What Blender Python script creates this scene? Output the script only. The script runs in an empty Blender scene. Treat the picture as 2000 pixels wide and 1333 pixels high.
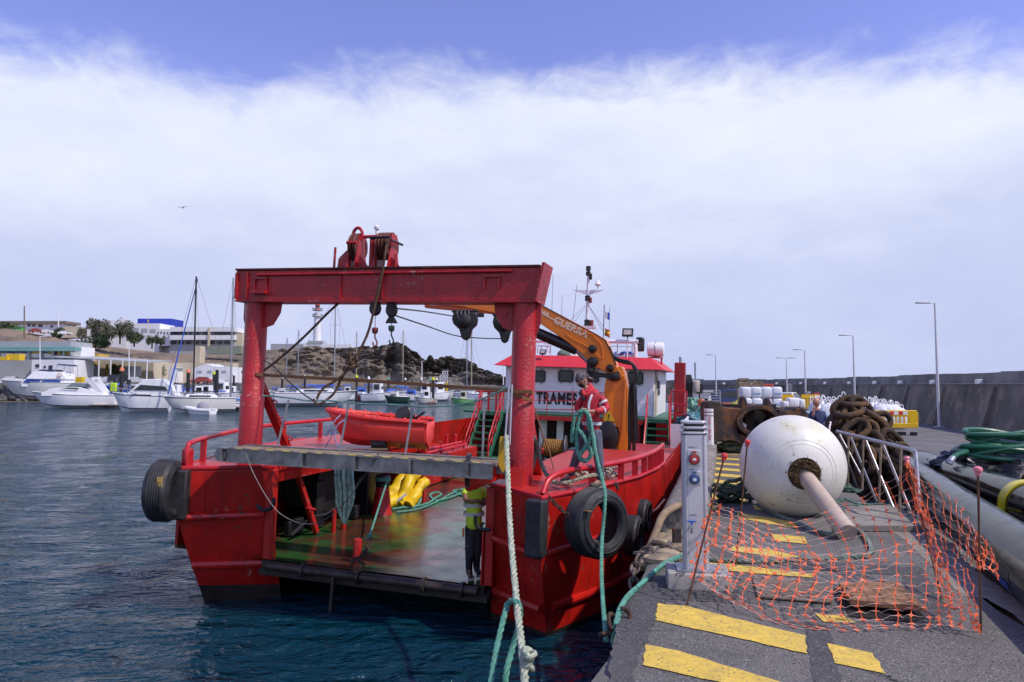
import bpy, math, random
from mathutils import Vector, Matrix, noise
R = math.radians
rnd = random.Random(11)
S = bpy.context.scene
COL = S.collection
# ------------------------------------------------------------------ camera, sky, sun, exposure
cam_d = bpy.data.cameras.new('camera'); cam = bpy.data.objects.new('camera', cam_d); COL.objects.link(cam)
cam_d.sensor_width = 36.0; cam_d.lens = 36.0*1400/2000; cam_d.clip_start = 0.1; cam_d.clip_end = 9000
EYE = Vector((0, 0, 3.7)); PITCH = math.atan(85.5/1400)
cam.location = EYE; cam.rotation_euler = (R(90)+PITCH, 0, 0)
S.camera = cam
S.view_settings.view_transform = 'Standard'; S.view_settings.look = 'None'
S.view_settings.exposure = 0.10; S.view_settings.gamma = 1.0
SUN = Vector((0.80, -0.42, 1.15)).normalized()
sl = bpy.data.lights.new('sun', 'SUN'); sl.energy = 3.3; sl.angle = R(1.5); sl.color = (1.0, 0.93, 0.82)
so = bpy.data.objects.new('sun', sl); COL.objects.link(so)
so.rotation_euler = SUN.to_track_quat('Z', 'Y').to_euler(); so.location = (30, -20, 60)
W = bpy.data.worlds.new('World'); S.world = W; W.use_nodes = True
nt = W.node_tree; nt.nodes.clear(); N = nt.nodes; L = nt.links
def nn(t, **k):
 n = N.new(t)
 for a, b in k.items(): setattr(n, a, b)
 return n
def mth(op, a, b=None, c=None, clamp=False):
 n = nn('ShaderNodeMath', operation=op); n.use_clamp = clamp
 for i, v in enumerate((a, b, c)):
  if v is None: continue
  if isinstance(v, (int, float)): n.inputs[i].default_value = v
  else: L.new(v, n.inputs[i])
 return n.outputs[0]
tc = nn('ShaderNodeTexCoord'); sep = nn('ShaderNodeSeparateXYZ'); L.new(tc.outputs['Generated'], sep.inputs[0])
sky = nn('ShaderNodeTexSky', sky_type='NISHITA'); sky.sun_disc = False
sky.sun_elevation = math.asin(SUN.z); sky.sun_rotation = math.atan2(SUN.x, SUN.y)
sky.air_density = 1.0; sky.dust_density = 0.4; sky.ozone_density = 2.5
bgS = nn('ShaderNodeBackground'); bgS.inputs['Strength'].default_value = 0.145
tint = nn('ShaderNodeMix', data_type='RGBA', blend_type='MULTIPLY'); tint.inputs[0].default_value = 1.0
L.new(sky.outputs[0], tint.inputs[6]); tint.inputs[7].default_value = (1.28, 1.0, 1.42, 1); L.new(tint.outputs[2], bgS.inputs['Color'])
mp = nn('ShaderNodeMapping'); L.new(tc.outputs['Generated'], mp.inputs[0]); mp.inputs['Scale'].default_value = (1.0, 1.0, 1.9)
n1 = nn('ShaderNodeTexNoise'); n1.inputs['Scale'].default_value = 2.3; n1.inputs['Detail'].default_value = 9; n1.inputs['Roughness'].default_value = 0.58
n1.inputs['Distortion'].default_value = 0.25
L.new(mp.outputs[0], n1.inputs['Vector'])
n2 = nn('ShaderNodeTexNoise'); n2.inputs['Scale'].default_value = 12.0; n2.inputs['Detail'].default_value = 8; n2.inputs['Roughness'].default_value = 0.62
n2.inputs['Distortion'].default_value = 0.4
L.new(mp.outputs[0], n2.inputs['Vector'])
ax = mth('ABSOLUTE', mth('SUBTRACT', sep.outputs['X'], 0.13))
edge = mth('ADD', mth('MULTIPLY', ax, -0.035), 0.412)
edge = mth('ADD', edge, mth('MULTIPLY', mth('SUBTRACT', n1.outputs[0], 0.5), 0.13))
edge = mth('ADD', edge, mth('MULTIPLY', mth('SUBTRACT', n2.outputs[0], 0.5), 0.09))
d = mth('SUBTRACT', edge, sep.outputs['Z'])
mask = nn('ShaderNodeMapRange', interpolation_type='SMOOTHSTEP'); L.new(d, mask.inputs[0])
mask.inputs[1].default_value = -0.015; mask.inputs[2].default_value = 0.06
mp3 = nn('ShaderNodeMapping'); L.new(tc.outputs['Generated'], mp3.inputs[0]); mp3.inputs['Scale'].default_value = (1.0, 1.0, 3.6)
n3 = nn('ShaderNodeTexNoise'); n3.inputs['Scale'].default_value = 2.6; n3.inputs['Detail'].default_value = 6; n3.inputs['Roughness'].default_value = 0.5
L.new(mp3.outputs[0], n3.inputs['Vector'])
sh = mth('ADD', sep.outputs['Z'], mth('MULTIPLY', mth('SUBTRACT', n3.outputs[0], 0.5), 0.42))
sh = mth('ADD', sh, mth('MULTIPLY', mth('SUBTRACT', n2.outputs[0], 0.5), 0.16))
cr = nn('ShaderNodeValToRGB'); L.new(mth('MULTIPLY', sh, 2.0), cr.inputs[0])
el = cr.color_ramp.elements
el[0].position = 0.0; el[0].color = (0.50, 0.56, 0.82, 1)
el[1].position = 0.80; el[1].color = (0.81, 0.85, 0.95, 1)
e = el.new(0.30); e.color = (0.58, 0.635, 0.87, 1)
e = el.new(0.55); e.color = (0.71, 0.765, 0.94, 1)
bgC = nn('ShaderNodeBackground'); bgC.inputs['Strength'].default_value = 1.0; L.new(cr.outputs[0], bgC.inputs['Color'])
mx = nn('ShaderNodeMixShader'); L.new(mask.outputs[0], mx.inputs[0]); L.new(bgS.outputs[0], mx.inputs[1]); L.new(bgC.outputs[0], mx.inputs[2])
wo = nn('ShaderNodeOutputWorld'); L.new(mx.outputs[0], wo.inputs[0])
# ------------------------------------------------------------------ helpers
def P(px, py, Y):
 """the point at depth Y on the sight line of a point of the photograph"""
 xc = (px-1000)/1400.0; yc = (666.5-py)/1400.0
 d = Vector((xc, math.cos(PITCH)-yc*math.sin(PITCH), math.sin(PITCH)+yc*math.cos(PITCH)))
 return EYE + d*(Y/d.y)
def G(px, py, z):
 p = P(px, py, 10.0); d = p-EYE
 return EYE + d*((z-EYE.z)/d.z)
def CR(pts, n=6, closed=False):
 pts = [Vector(p) for p in pts]; out = []; m = len(pts)
 rng = range(m) if closed else range(m-1)
 for i in rng:
  if closed: a, b, c, d = pts[i-1], pts[i], pts[(i+1) % m], pts[(i+2) % m]
  else: a, b, c, d = pts[max(i-1, 0)], pts[i], pts[i+1], pts[min(i+2, m-1)]
  for k in range(n):
   t = k/n
   out.append(0.5*((2*b)+(c-a)*t+(2*a-5*b+4*c-d)*t*t+(3*b-a-3*c+d)*t*t*t))
 if not closed: out.append(pts[-1])
 return out
def frames(pts, closed=False):
 m = len(pts); T = []
 for i in range(m):
  a = pts[i-1] if (i > 0 or closed) else pts[0]; b = pts[(i+1) % m] if (i < m-1 or closed) else pts[m-1]
  t = (b-a); T.append(t.normalized() if t.length > 1e-9 else Vector((0, 0, 1)))
 up = Vector((0, 0, 1)) if abs(T[0].z) < 0.9 else Vector((1, 0, 0))
 nrm = (up - T[0]*up.dot(T[0])).normalized(); F = []
 for i in range(m):
  nrm = nrm - T[i]*nrm.dot(T[i])
  nrm = nrm.normalized() if nrm.length > 1e-6 else T[i].orthogonal().normalized()
  F.append((T[i], nrm, T[i].cross(nrm)))
 return F
class MB:
 def __init__(s): s.v = []; s.f = []
 def add(s, vs, fs, M=None):
  b = len(s.v)
  s.v += [tuple(M @ Vector(v)) if M is not None else tuple(v) for v in vs]
  s.f += [tuple(i+b for i in f) for f in fs]; return s
 def box(s, c, size, M=None, rz=0, top=None):
  x, y, z = size[0]/2, size[1]/2, size[2]/2; tx = ty = 1
  if top: tx, ty = top
  vs = [(-x, -y, -z), (x, -y, -z), (x, y, -z), (-x, y, -z), (-x*tx, -y*ty, z), (x*tx, -y*ty, z), (x*tx, y*ty, z), (-x*tx, y*ty, z)]
  Q = Matrix.Translation(Vector(c)) @ Matrix.Rotation(rz, 4, 'Z')
  if M is not None: Q = M @ Q
  return s.add(vs, [(0, 3, 2, 1), (4, 5, 6, 7), (0, 1, 5, 4), (1, 2, 6, 5), (2, 3, 7, 6), (3, 0, 4, 7)], Q)
 def bar(s, a, b, w, h, up=(0, 0, 1)):
  a = Vector(a); b = Vector(b); t = (b-a).normalized(); up = Vector(up)
  sx = t.cross(up)
  if sx.length < 1e-5: sx = t.cross(Vector((0, 1, 0)))
  sx.normalize(); uu = sx.cross(t); vs = []
  for p in (a, b):
   for i, j in ((-1, -1), (1, -1), (1, 1), (-1, 1)): vs.append(p+sx*(i*w/2)+uu*(j*h/2))
  return s.add(vs, [(0, 3, 2, 1), (4, 5, 6, 7), (0, 1, 5, 4), (1, 2, 6, 5), (2, 3, 7, 6), (3, 0, 4, 7)])
 def tube(s, pts, r, n=8, closed=False, cap=True):
  pts = [Vector(p) for p in pts]; F = frames(pts, closed); m = len(pts); vs = []
  for i, (t, a, b) in enumerate(F):
   ri = r[i] if isinstance(r, (list, tuple)) else r
   for k in range(n):
    an = 2*math.pi*k/n; vs.append(pts[i]+a*(math.cos(an)*ri)+b*(math.sin(an)*ri))
  fs = []
  for i in range(m if closed else m-1):
   j = (i+1) % m
   for k in range(n):
    l = (k+1) % n; fs.append((i*n+k, i*n+l, j*n+l, j*n+k))
  if cap and not closed: fs.append(tuple(range(n-1, -1, -1))); fs.append(tuple((m-1)*n+k for k in range(n)))
  return s.add(vs, fs)
 def rope(s, pts, r, pitch=None, strands=3, n=5, step=6):
  """a laid rope: strands wound round the line of the points"""
  pts = [Vector(p) for p in pts]; pitch = pitch or r*7
  ds = [0]
  for a, b in zip(pts, pts[1:]): ds.append(ds[-1]+(b-a).length)
  tot = ds[-1]; m = max(3, int(tot/pitch*step)); q = []; j = 0
  for i in range(m+1):
   x = tot*i/m
   while j < len(ds)-2 and ds[j+1] < x: j += 1
   sg = ds[j+1]-ds[j]; q.append(pts[j].lerp(pts[j+1], (x-ds[j])/sg if sg > 1e-9 else 0))
  F = frames(q)
  for k in range(strands):
   hp = []
   for i, (t, a, b) in enumerate(F):
    an = 2*math.pi*(i/step+k/strands)
    hp.append(q[i]+(a*math.cos(an)+b*math.sin(an))*r*0.5)
   s.tube(hp, r*0.60, n)
  return s
 def lathe(s, prof, n=24, M=None, cap=True):
  vs = []
  for r, z in prof:
   for k in range(n):
    a = 2*math.pi*k/n; vs.append((r*math.cos(a), r*math.sin(a), z))
  fs = []
  for i in range(len(prof)-1):
   for k in range(n):
    l = (k+1) % n; fs.append((i*n+k, i*n+l, (i+1)*n+l, (i+1)*n+k))
  if cap: fs.append(tuple(range(n-1, -1, -1))); fs.append(tuple((len(prof)-1)*n+k for k in range(n)))
  return s.add(vs, fs, M)
 def cyl(s, a, b, r, n=16, r2=None):
  a = Vector(a); b = Vector(b)
  return s.tube([a, b], [r, r if r2 is None else r2], n)
 def prism(s, poly, z0, z1, M=None):
  n = len(poly); vs = [(p[0], p[1], z0) for p in poly]+[(p[0], p[1], z1) for p in poly]
  fs = [tuple(range(n-1, -1, -1)), tuple(range(n, 2*n))]+[(i, (i+1) % n, n+(i+1) % n, n+i) for i in range(n)]
  return s.add(vs, fs, M)
 def plate(s, pts, th):
  """a flat polygon in space given a thickness along its normal"""
  pts = [Vector(p) for p in pts]; nm = Vector((0, 0, 0)); n = len(pts)
  for i in range(n): nm += pts[i].cross(pts[(i+1) % n])
  nm.normalize(); vs = pts+[p-nm*th for p in pts]
  return s.add(vs, [tuple(range(n)), tuple(range(2*n-1, n-1, -1))]+[(i, n+i, n+(i+1) % n, (i+1) % n) for i in range(n)])
 def torus(s, c, R_, r, axis=(0, 0, 1), n=20, m=8, a0=0, a1=2*math.pi):
  ax = Vector(axis).normalized(); o = ax.orthogonal().normalized(); q = ax.cross(o); full = abs(a1-a0-2*math.pi) < 1e-6
  k = n if full else n+1
  pts = [Vector(c)+(o*math.cos(a0+(a1-a0)*i/n)+q*math.sin(a0+(a1-a0)*i/n))*R_ for i in range(k)]
  return s.tube(pts, r, m, closed=full)
 def ball(s, c, r, n=12, m=8, sc=(1, 1, 1)):
  pr = [(max(1e-4, math.sin(math.pi*i/m))*r, -math.cos(math.pi*i/m)*r) for i in range(m+1)]
  return s.lathe(pr, n, Matrix.Translation(Vector(c)) @ Matrix.Diagonal((sc[0], sc[1], sc[2], 1)))
 def build(s, name, mat, parent=None, smooth=True, ang=38, bevel=0, loc=None):
  me = bpy.data.meshes.new(name); me.from_pydata(s.v, [], s.f); me.update()
  if smooth:
   me.shade_smooth(); me.set_sharp_from_angle(angle=R(ang))
  if mat: me.materials.append(mat)
  o = bpy.data.objects.new(name, me); COL.objects.link(o)
  if parent: o.parent = parent
  if loc: o.location = loc
  if bevel:
   m = o.modifiers.new('bevel', 'BEVEL'); m.width = bevel; m.segments = 2; m.limit_method = 'ANGLE'; m.angle_limit = R(40)
  return o
def tag(o, label=None, cat=None, group=None, kind=None):
 if label: o['label'] = label
 if cat: o['category'] = cat
 if group: o['group'] = group
 if kind: o['kind'] = kind
 return o
def empty(name, label=None, cat=None, loc=(0, 0, 0), rz=0, group=None, rot=None, sc=None):
 o = bpy.data.objects.new(name, None); COL.objects.link(o); o.empty_display_size = .2
 o.location = loc; o.rotation_euler = rot or (0, 0, rz)
 if sc: o.scale = sc if isinstance(sc, tuple) else (sc, sc, sc)
 return tag(o, label, cat, group)
def copy_tree(o, parent=None):
 c = o.copy(); COL.objects.link(c)
 if parent: c.parent = parent
 for ch in [x for x in o.children]: copy_tree(ch, c)
 return c
def dup(o, loc, rz=None, label=None, sc=None):
 c = copy_tree(o); c.location = loc
 if rz is not None: c.rotation_euler = (0, 0, rz)
 if sc: c.scale = (sc, sc, sc)
 if label: c['label'] = label
 return c
def text(name, body, size, mat, M, parent=None, ext=0.002, bold=0.0, spacing=1.0, sx=1.0, align='CENTER'):
 cu = bpy.data.curves.new(name, 'FONT'); cu.body = body; cu.size = size; cu.extrude = ext; cu.offset = bold; cu.align_x = align; cu.align_y = 'CENTER'
 cu.space_character = spacing; cu.resolution_u = 3
 tmp = bpy.data.objects.new('tmp', cu)
 me = bpy.data.meshes.new_from_object(tmp); bpy.data.objects.remove(tmp); me.name = name
 me.materials.clear(); me.materials.append(mat)
 o = bpy.data.objects.new(name, me); COL.objects.link(o)
 if parent: o.parent = parent
 o.matrix_local = M @ Matrix.Diagonal((sx, 1, 1, 1))
 return o
def basis(o, x, y):
 """matrix with origin o, local x along x, y near y, z = x cross y"""
 x = Vector(x).normalized(); z = x.cross(Vector(y)).normalized(); y = z.cross(x)
 m = Matrix((x, y, z)).transposed().to_4x4(); m.translation = Vector(o); return m
# ------------------------------------------------------------------ materials
MATS = {}
def mat(name, col, rough=0.6, metal=0.0, var=0.15, vs=3.0, bump=0.0, bs=40.0, spots=None, streak=None, rust=None, coat=0.0, spec=0.5, alpha=None, trans=0.0, emis=None, dirt=None, bstr=0.3, scuff=None):
 """var: tone variation; spots/streak/rust/dirt = (colour, amount 0..1, scale)"""
 if name in MATS: return MATS[name]
 m = bpy.data.materials.new(name); m.use_nodes = True; t = m.node_tree; nd = t.nodes; lk = t.links
 b = nd['Principled BSDF']; tc = nd.new('ShaderNodeTexCoord'); co = tc.outputs['Object']
 def noi(scale, detail=5, rough_=0.55, vec=None, dist=0.0):
  n = nd.new('ShaderNodeTexNoise'); n.inputs['Scale'].default_value = scale; n.inputs['Detail'].default_value = detail
  n.inputs['Roughness'].default_value = rough_; n.inputs['Distortion'].default_value = dist
  lk.new(vec if vec is not None else co, n.inputs['Vector']); return n.outputs[0]
 def mixc(f, a, c, mode='MIX'):
  n = nd.new('ShaderNodeMix'); n.data_type = 'RGBA'; n.blend_type = mode
  if isinstance(f, float): n.inputs[0].default_value = f
  else: lk.new(f, n.inputs[0])
  for i, v in ((6, a), (7, c)):
   if isinstance(v, tuple): n.inputs[i].default_value = (*v[:3], 1)
   else: lk.new(v, n.inputs[i])
  return n.outputs[2]
 def rng(x, lo, hi, a=0.0, c=1.0):
  n = nd.new('ShaderNodeMapRange'); n.interpolation_type = 'SMOOTHSTEP'; lk.new(x, n.inputs[0])
  n.inputs[1].default_value = lo; n.inputs[2].default_value = hi; n.inputs[3].default_value = a; n.inputs[4].default_value = c
  return n.outputs[0]
 c = (*col[:3], 1)
 cur = mixc(rng(noi(vs), 0.3, 0.7), tuple(x*(1-var) for x in col[:3]), tuple(min(1, x*(1+var)) for x in col[:3]))
 rg = None
 if spots:
  cur = mixc(rng(noi(spots[2], 6, 0.6), 0.62-spots[1]*0.25, 0.70-spots[1]*0.22), cur, spots[0])
 if streak:
  mp_ = nd.new('ShaderNodeMapping'); lk.new(co, mp_.inputs[0]); mp_.inputs['Scale'].default_value = (streak[2], streak[2], streak[2]*0.07)
  f = rng(noi(1.0, 6, 0.62, mp_.outputs[0]), 0.5, 0.78, 0.0, streak[1]); cur = mixc(f, cur, streak[0])
 if dirt:
  f = rng(noi(dirt[2], 8, 0.7), 0.40, 0.75, 0.0, dirt[1]); cur = mixc(f, cur, dirt[0])
 if scuff:
  f1 = rng(noi(scuff[2]*6, 6, 0.75), 0.56, 0.62); f2 = rng(noi(scuff[2], 3, 0.5), 0.62-scuff[1]*0.2, 0.70-scuff[1]*0.2)
  q = nd.new('ShaderNodeMath'); q.operation = 'MULTIPLY'; lk.new(f1, q.inputs[0]); lk.new(f2, q.inputs[1]); cur = mixc(q.outputs[0], cur, scuff[0])
 if rust:
  f = rng(noi(rust[2], 9, 0.68, None, 0.3), 0.70-rust[1]*0.35, 0.76-rust[1]*0.33); cur = mixc(f, cur, rust[0])
  mr = nd.new('ShaderNodeMapRange'); lk.new(f, mr.inputs[0]); mr.inputs[3].default_value = rough; mr.inputs[4].default_value = 0.85; rg = mr.outputs[0]
 lk.new(cur, b.inputs['Base Color'])
 if rg is None:
  rg = rng(noi(vs*2.3), 0.3, 0.7, max(0.02, rough-0.08), min(1, rough+0.08))
 lk.new(rg, b.inputs['Roughness'])
 b.inputs['Metallic'].default_value = metal; b.inputs['Specular IOR Level'].default_value = spec
 if coat: b.inputs['Coat Weight'].default_value = coat; b.inputs['Coat Roughness'].default_value = 0.12
 if trans: b.inputs['Transmission Weight'].default_value = trans
 if alpha is not None: b.inputs['Alpha'].default_value = alpha
 if emis: b.inputs['Emission Color'].default_value = (*emis[0], 1); b.inputs['Emission Strength'].default_value = emis[1]
 if bump:
  bp = nd.new('ShaderNodeBump'); bp.inputs['Strength'].default_value = bstr; bp.inputs['Distance'].default_value = bump
  lk.new(noi(bs, 6, 0.6), bp.inputs['Height']); lk.new(bp.outputs[0], b.inputs['Normal'])
 MATS[name] = m; return m
RUST = (0.13, 0.045, 0.018); DK = (0.012, 0.011, 0.010)
M_red = mat('red_paint', (0.48, 0.015, 0.011), 0.38, var=0.16, vs=1.6, bump=0.004, bs=9, streak=((0.16, 0.012, 0.010), 0.55, 5.0), rust=(RUST, 0.16, 5.5), dirt=((0.24, 0.022, 0.02), 0.55, 1.6), scuff=((0.40, 0.20, 0.16), 0.35, 2.2), bstr=0.45)
M_redg = mat('red_gantry_paint', (0.43, 0.013, 0.018), 0.36, var=0.16, vs=1.4, bump=0.020, bs=26, streak=((0.14, 0.012, 0.012), 0.75, 6.0), rust=(RUST, 0.10, 4.5), scuff=((0.42, 0.22, 0.19), 0.25, 1.7), dirt=((0.24, 0.015, 0.018), 0.6, 1.3), bstr=0.65)
M_redh = mat('red_hull_paint', (0.42, 0.011, 0.007), 0.32, var=0.28, vs=1.1, bump=0.02, bs=3.0, streak=((0.07, 0.007, 0.006), 0.85, 3.0), rust=(RUST, 0.20, 3.5), scuff=((0.30, 0.16, 0.13), 0.35, 1.5), bstr=0.5)
M_redrail = mat('red_rail_paint', (0.50, 0.016, 0.024), 0.35, var=0.1, rust=(RUST, 0.12, 7))
M_redroof = mat('red_roof_paint', (0.60, 0.030, 0.040), 0.5, var=0.06)
M_redply = mat('red_polyethylene', (0.74, 0.048, 0.036), 0.5, var=0.10, dirt=((0.20, 0.03, 0.03), 0.5, 3))
M_hulldark = mat('dark_antifouling', (0.020, 0.015, 0.012), 0.55, var=0.5, vs=2.5, streak=((0.05, 0.045, 0.028), 0.6, 4), rust=(RUST, 0.15, 3), bump=0.01, bs=20)
M_black = mat('black_steel', (0.013, 0.013, 0.014), 0.42, var=0.3, bump=0.003, bs=25)
M_rubber = mat('tyre_rubber', (0.018, 0.018, 0.021), 0.62, var=0.35, vs=5, bump=0.004, bs=60, dirt=((0.06, 0.06, 0.065), 0.5, 7))
M_grnst = mat('green_step_paint', (0.022, 0.125, 0.065), 0.5, var=0.2, rust=(RUST, 0.10, 6))
M_wht = mat('white_paint', (0.80, 0.80, 0.81), 0.45, var=0.04, streak=((0.42, 0.34, 0.26), 0.28, 5))
M_whtgel = mat('white_gelcoat', (0.80, 0.80, 0.80), 0.28, var=0.03)
M_orange = mat('crane_orange', (0.82, 0.215, 0.012), 0.33, var=0.08, vs=2, dirt=((0.28, 0.12, 0.04), 0.35, 2.2))
M_orangd = mat('crane_orange_ram', (0.60, 0.10, 0.012), 0.4, var=0.15)
M_glass = mat('dark_glass', (0.012, 0.016, 0.014), 0.08, var=0.4, vs=1.2, spec=0.8)
M_glassg = mat('grey_green_pane', (0.035, 0.048, 0.030), 0.12, var=0.4, vs=1.5)
M_chain = mat('rusty_chain', (0.060, 0.035, 0.022), 0.85, var=0.5, vs=9, bump=0.01, bs=30)
M_alu = mat('worn_aluminium', (0.30, 0.29, 0.28), 0.42, metal=0.75, var=0.25, vs=4, dirt=((0.12, 0.10, 0.08), 0.6, 5))
M_galv = mat('galvanised_steel', (0.36, 0.37, 0.40), 0.42, metal=0.6, var=0.12, vs=8)
M_ropeg = mat('green_rope', (0.085, 0.300, 0.225), 0.8, var=0.25, vs=14, dirt=((0.22, 0.25, 0.19), 0.35, 5), bump=0.004, bs=120)
M_ropegd = mat('faded_green_rope', (0.115, 0.20, 0.15), 0.85, var=0.3, vs=10, dirt=((0.24, 0.24, 0.19), 0.6, 4), bump=0.004, bs=120)
M_ropek = mat('old_dark_green_rope', (0.045, 0.075, 0.05), 0.9, var=0.4, vs=8, dirt=((0.14, 0.13, 0.09), 0.5, 4), bump=0.004, bs=120)
M_ropew = mat('white_braided_rope', (0.42, 0.44, 0.34), 0.85, var=0.2, vs=12, spots=((0.16, 0.28, 0.20), 0.45, 40), bump=0.004, bs=120)
M_ropeb = mat('tarred_wire', (0.10, 0.055, 0.028), 0.75, var=0.4, vs=10)
M_strap = mat('brown_strap', (0.17, 0.078, 0.030), 0.8, var=0.2, vs=8)
M_wire = mat('steel_wire', (0.12, 0.12, 0.12), 0.5, metal=0.5)
M_blk = mat('black_print', (0.012, 0.012, 0.014), 0.5, var=0.05)
M_yel = mat('yellow_plastic', (0.72, 0.47, 0.015), 0.45, var=0.10)
M_hiv = mat('hi_vis_yellow', (0.55, 0.80, 0.035), 0.7, var=0.12, vs=9)
M_refl = mat('reflective_tape', (0.55, 0.56, 0.58), 0.4, var=0.08, vs=15)
M_skin = mat('skin', (0.40, 0.21, 0.135), 0.5, var=0.08, vs=12)
M_conc = mat('weathered_concrete', (0.26, 0.235, 0.20), 0.9, var=0.25, vs=3, spots=((0.13, 0.12, 0.105), 0.5, 9), dirt=((0.10, 0.09, 0.075), 0.5, 1.5), bump=0.02, bs=25, bstr=0.6)
M_wood = mat('weathered_timber', (0.25, 0.185, 0.12), 0.85, var=0.3, vs=5, streak=((0.09, 0.07, 0.05), 0.6, 8), bump=0.004, bs=40)
M_blue = mat('blue_cloth', (0.03, 0.10, 0.48), 0.7, var=0.2)
M_darkblue = mat('navy_cloth', (0.012, 0.022, 0.085), 0.75, var=0.25)
# ------------------------------------------------------------------ water
def water_mat():
 m = bpy.data.materials.new('harbour_water'); m.use_nodes = True; t = m.node_tree; nd = t.nodes; lk = t.links
 b = nd['Principled BSDF']; b.inputs['Base Color'].default_value = (0.0018, 0.031, 0.052, 1); b.inputs['Roughness'].default_value = 0.07
 b.inputs['IOR'].default_value = 1.333
 g = nd.new('ShaderNodeNewGeometry')
 mp_ = nd.new('ShaderNodeMapping'); lk.new(g.outputs['Position'], mp_.inputs[0]); mp_.inputs['Rotation'].default_value = (0, 0, R(25)); mp_.inputs['Scale'].default_value = (0.55, 1.0, 1.0)
 prev = None
 for sc, dist, det, st in ((0.45, 1.0, 3, 0.8), (2.2, 0.40, 4, 1.0), (7.5, 0.11, 3, 1.0)):
  n = nd.new('ShaderNodeTexNoise'); n.inputs['Scale'].default_value = sc; n.inputs['Detail'].default_value = det; n.inputs['Distortion'].default_value = 0.6
  lk.new(mp_.outputs[0], n.inputs['Vector'])
  bp = nd.new('ShaderNodeBump'); bp.inputs['Strength'].default_value = st; bp.inputs['Distance'].default_value = dist
  lk.new(n.outputs[0], bp.inputs['Height'])
  if prev: lk.new(prev.outputs[0], bp.inputs['Normal'])
  prev = bp
 lk.new(prev.outputs[0], b.inputs['Normal'])
 return m
mb = MB()
nx, ny = 230, 230
ys = [1.0*(1.0225**i) for i in range(ny)]          # 1 m to ~160 m
vs = []; fs = []
for j, y in enumerate(ys):
 for i in range(nx):
  u = -1+2*i/(nx-1); x = u*(1.15*y+6)
  q = Vector((x*0.30, y*0.55, 0)); fade = 1.0 if y < 60 else max(0, 1-(y-60)/80)
  h = (noise.noise(q*1.0)*0.07+noise.noise(q*2.6+Vector((7, 3, 0)))*0.035)*fade
  if j == 0 or j == ny-1 or i in (0, nx-1): h = 0
  vs.append((x, y, h))
for j in range(ny-1):
 for i in range(nx-1):
  a = j*nx+i; fs.append((a, a+1, a+nx+1, a+nx))
mb.add(vs, fs)
y1 = ys[-1]; w1 = 1.15*y1+6
def corner(x, y): return (x, y, 0)
o = mb.build('harbour_water', water_mat(), ang=180); tag(o, kind='structure')
mb = MB()   # the open sea round the near sheet, 4 mm lower
mb.add([(-6000, -200, -0.06), (6000, -200, -0.06), (6000, 8000, -0.06), (-6000, 8000, -0.06)], [(0, 1, 2, 3)])
o = mb.build('sea_water', MATS.get('x') or bpy.data.materials['harbour_water']); tag(o, kind='structure')
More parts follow.
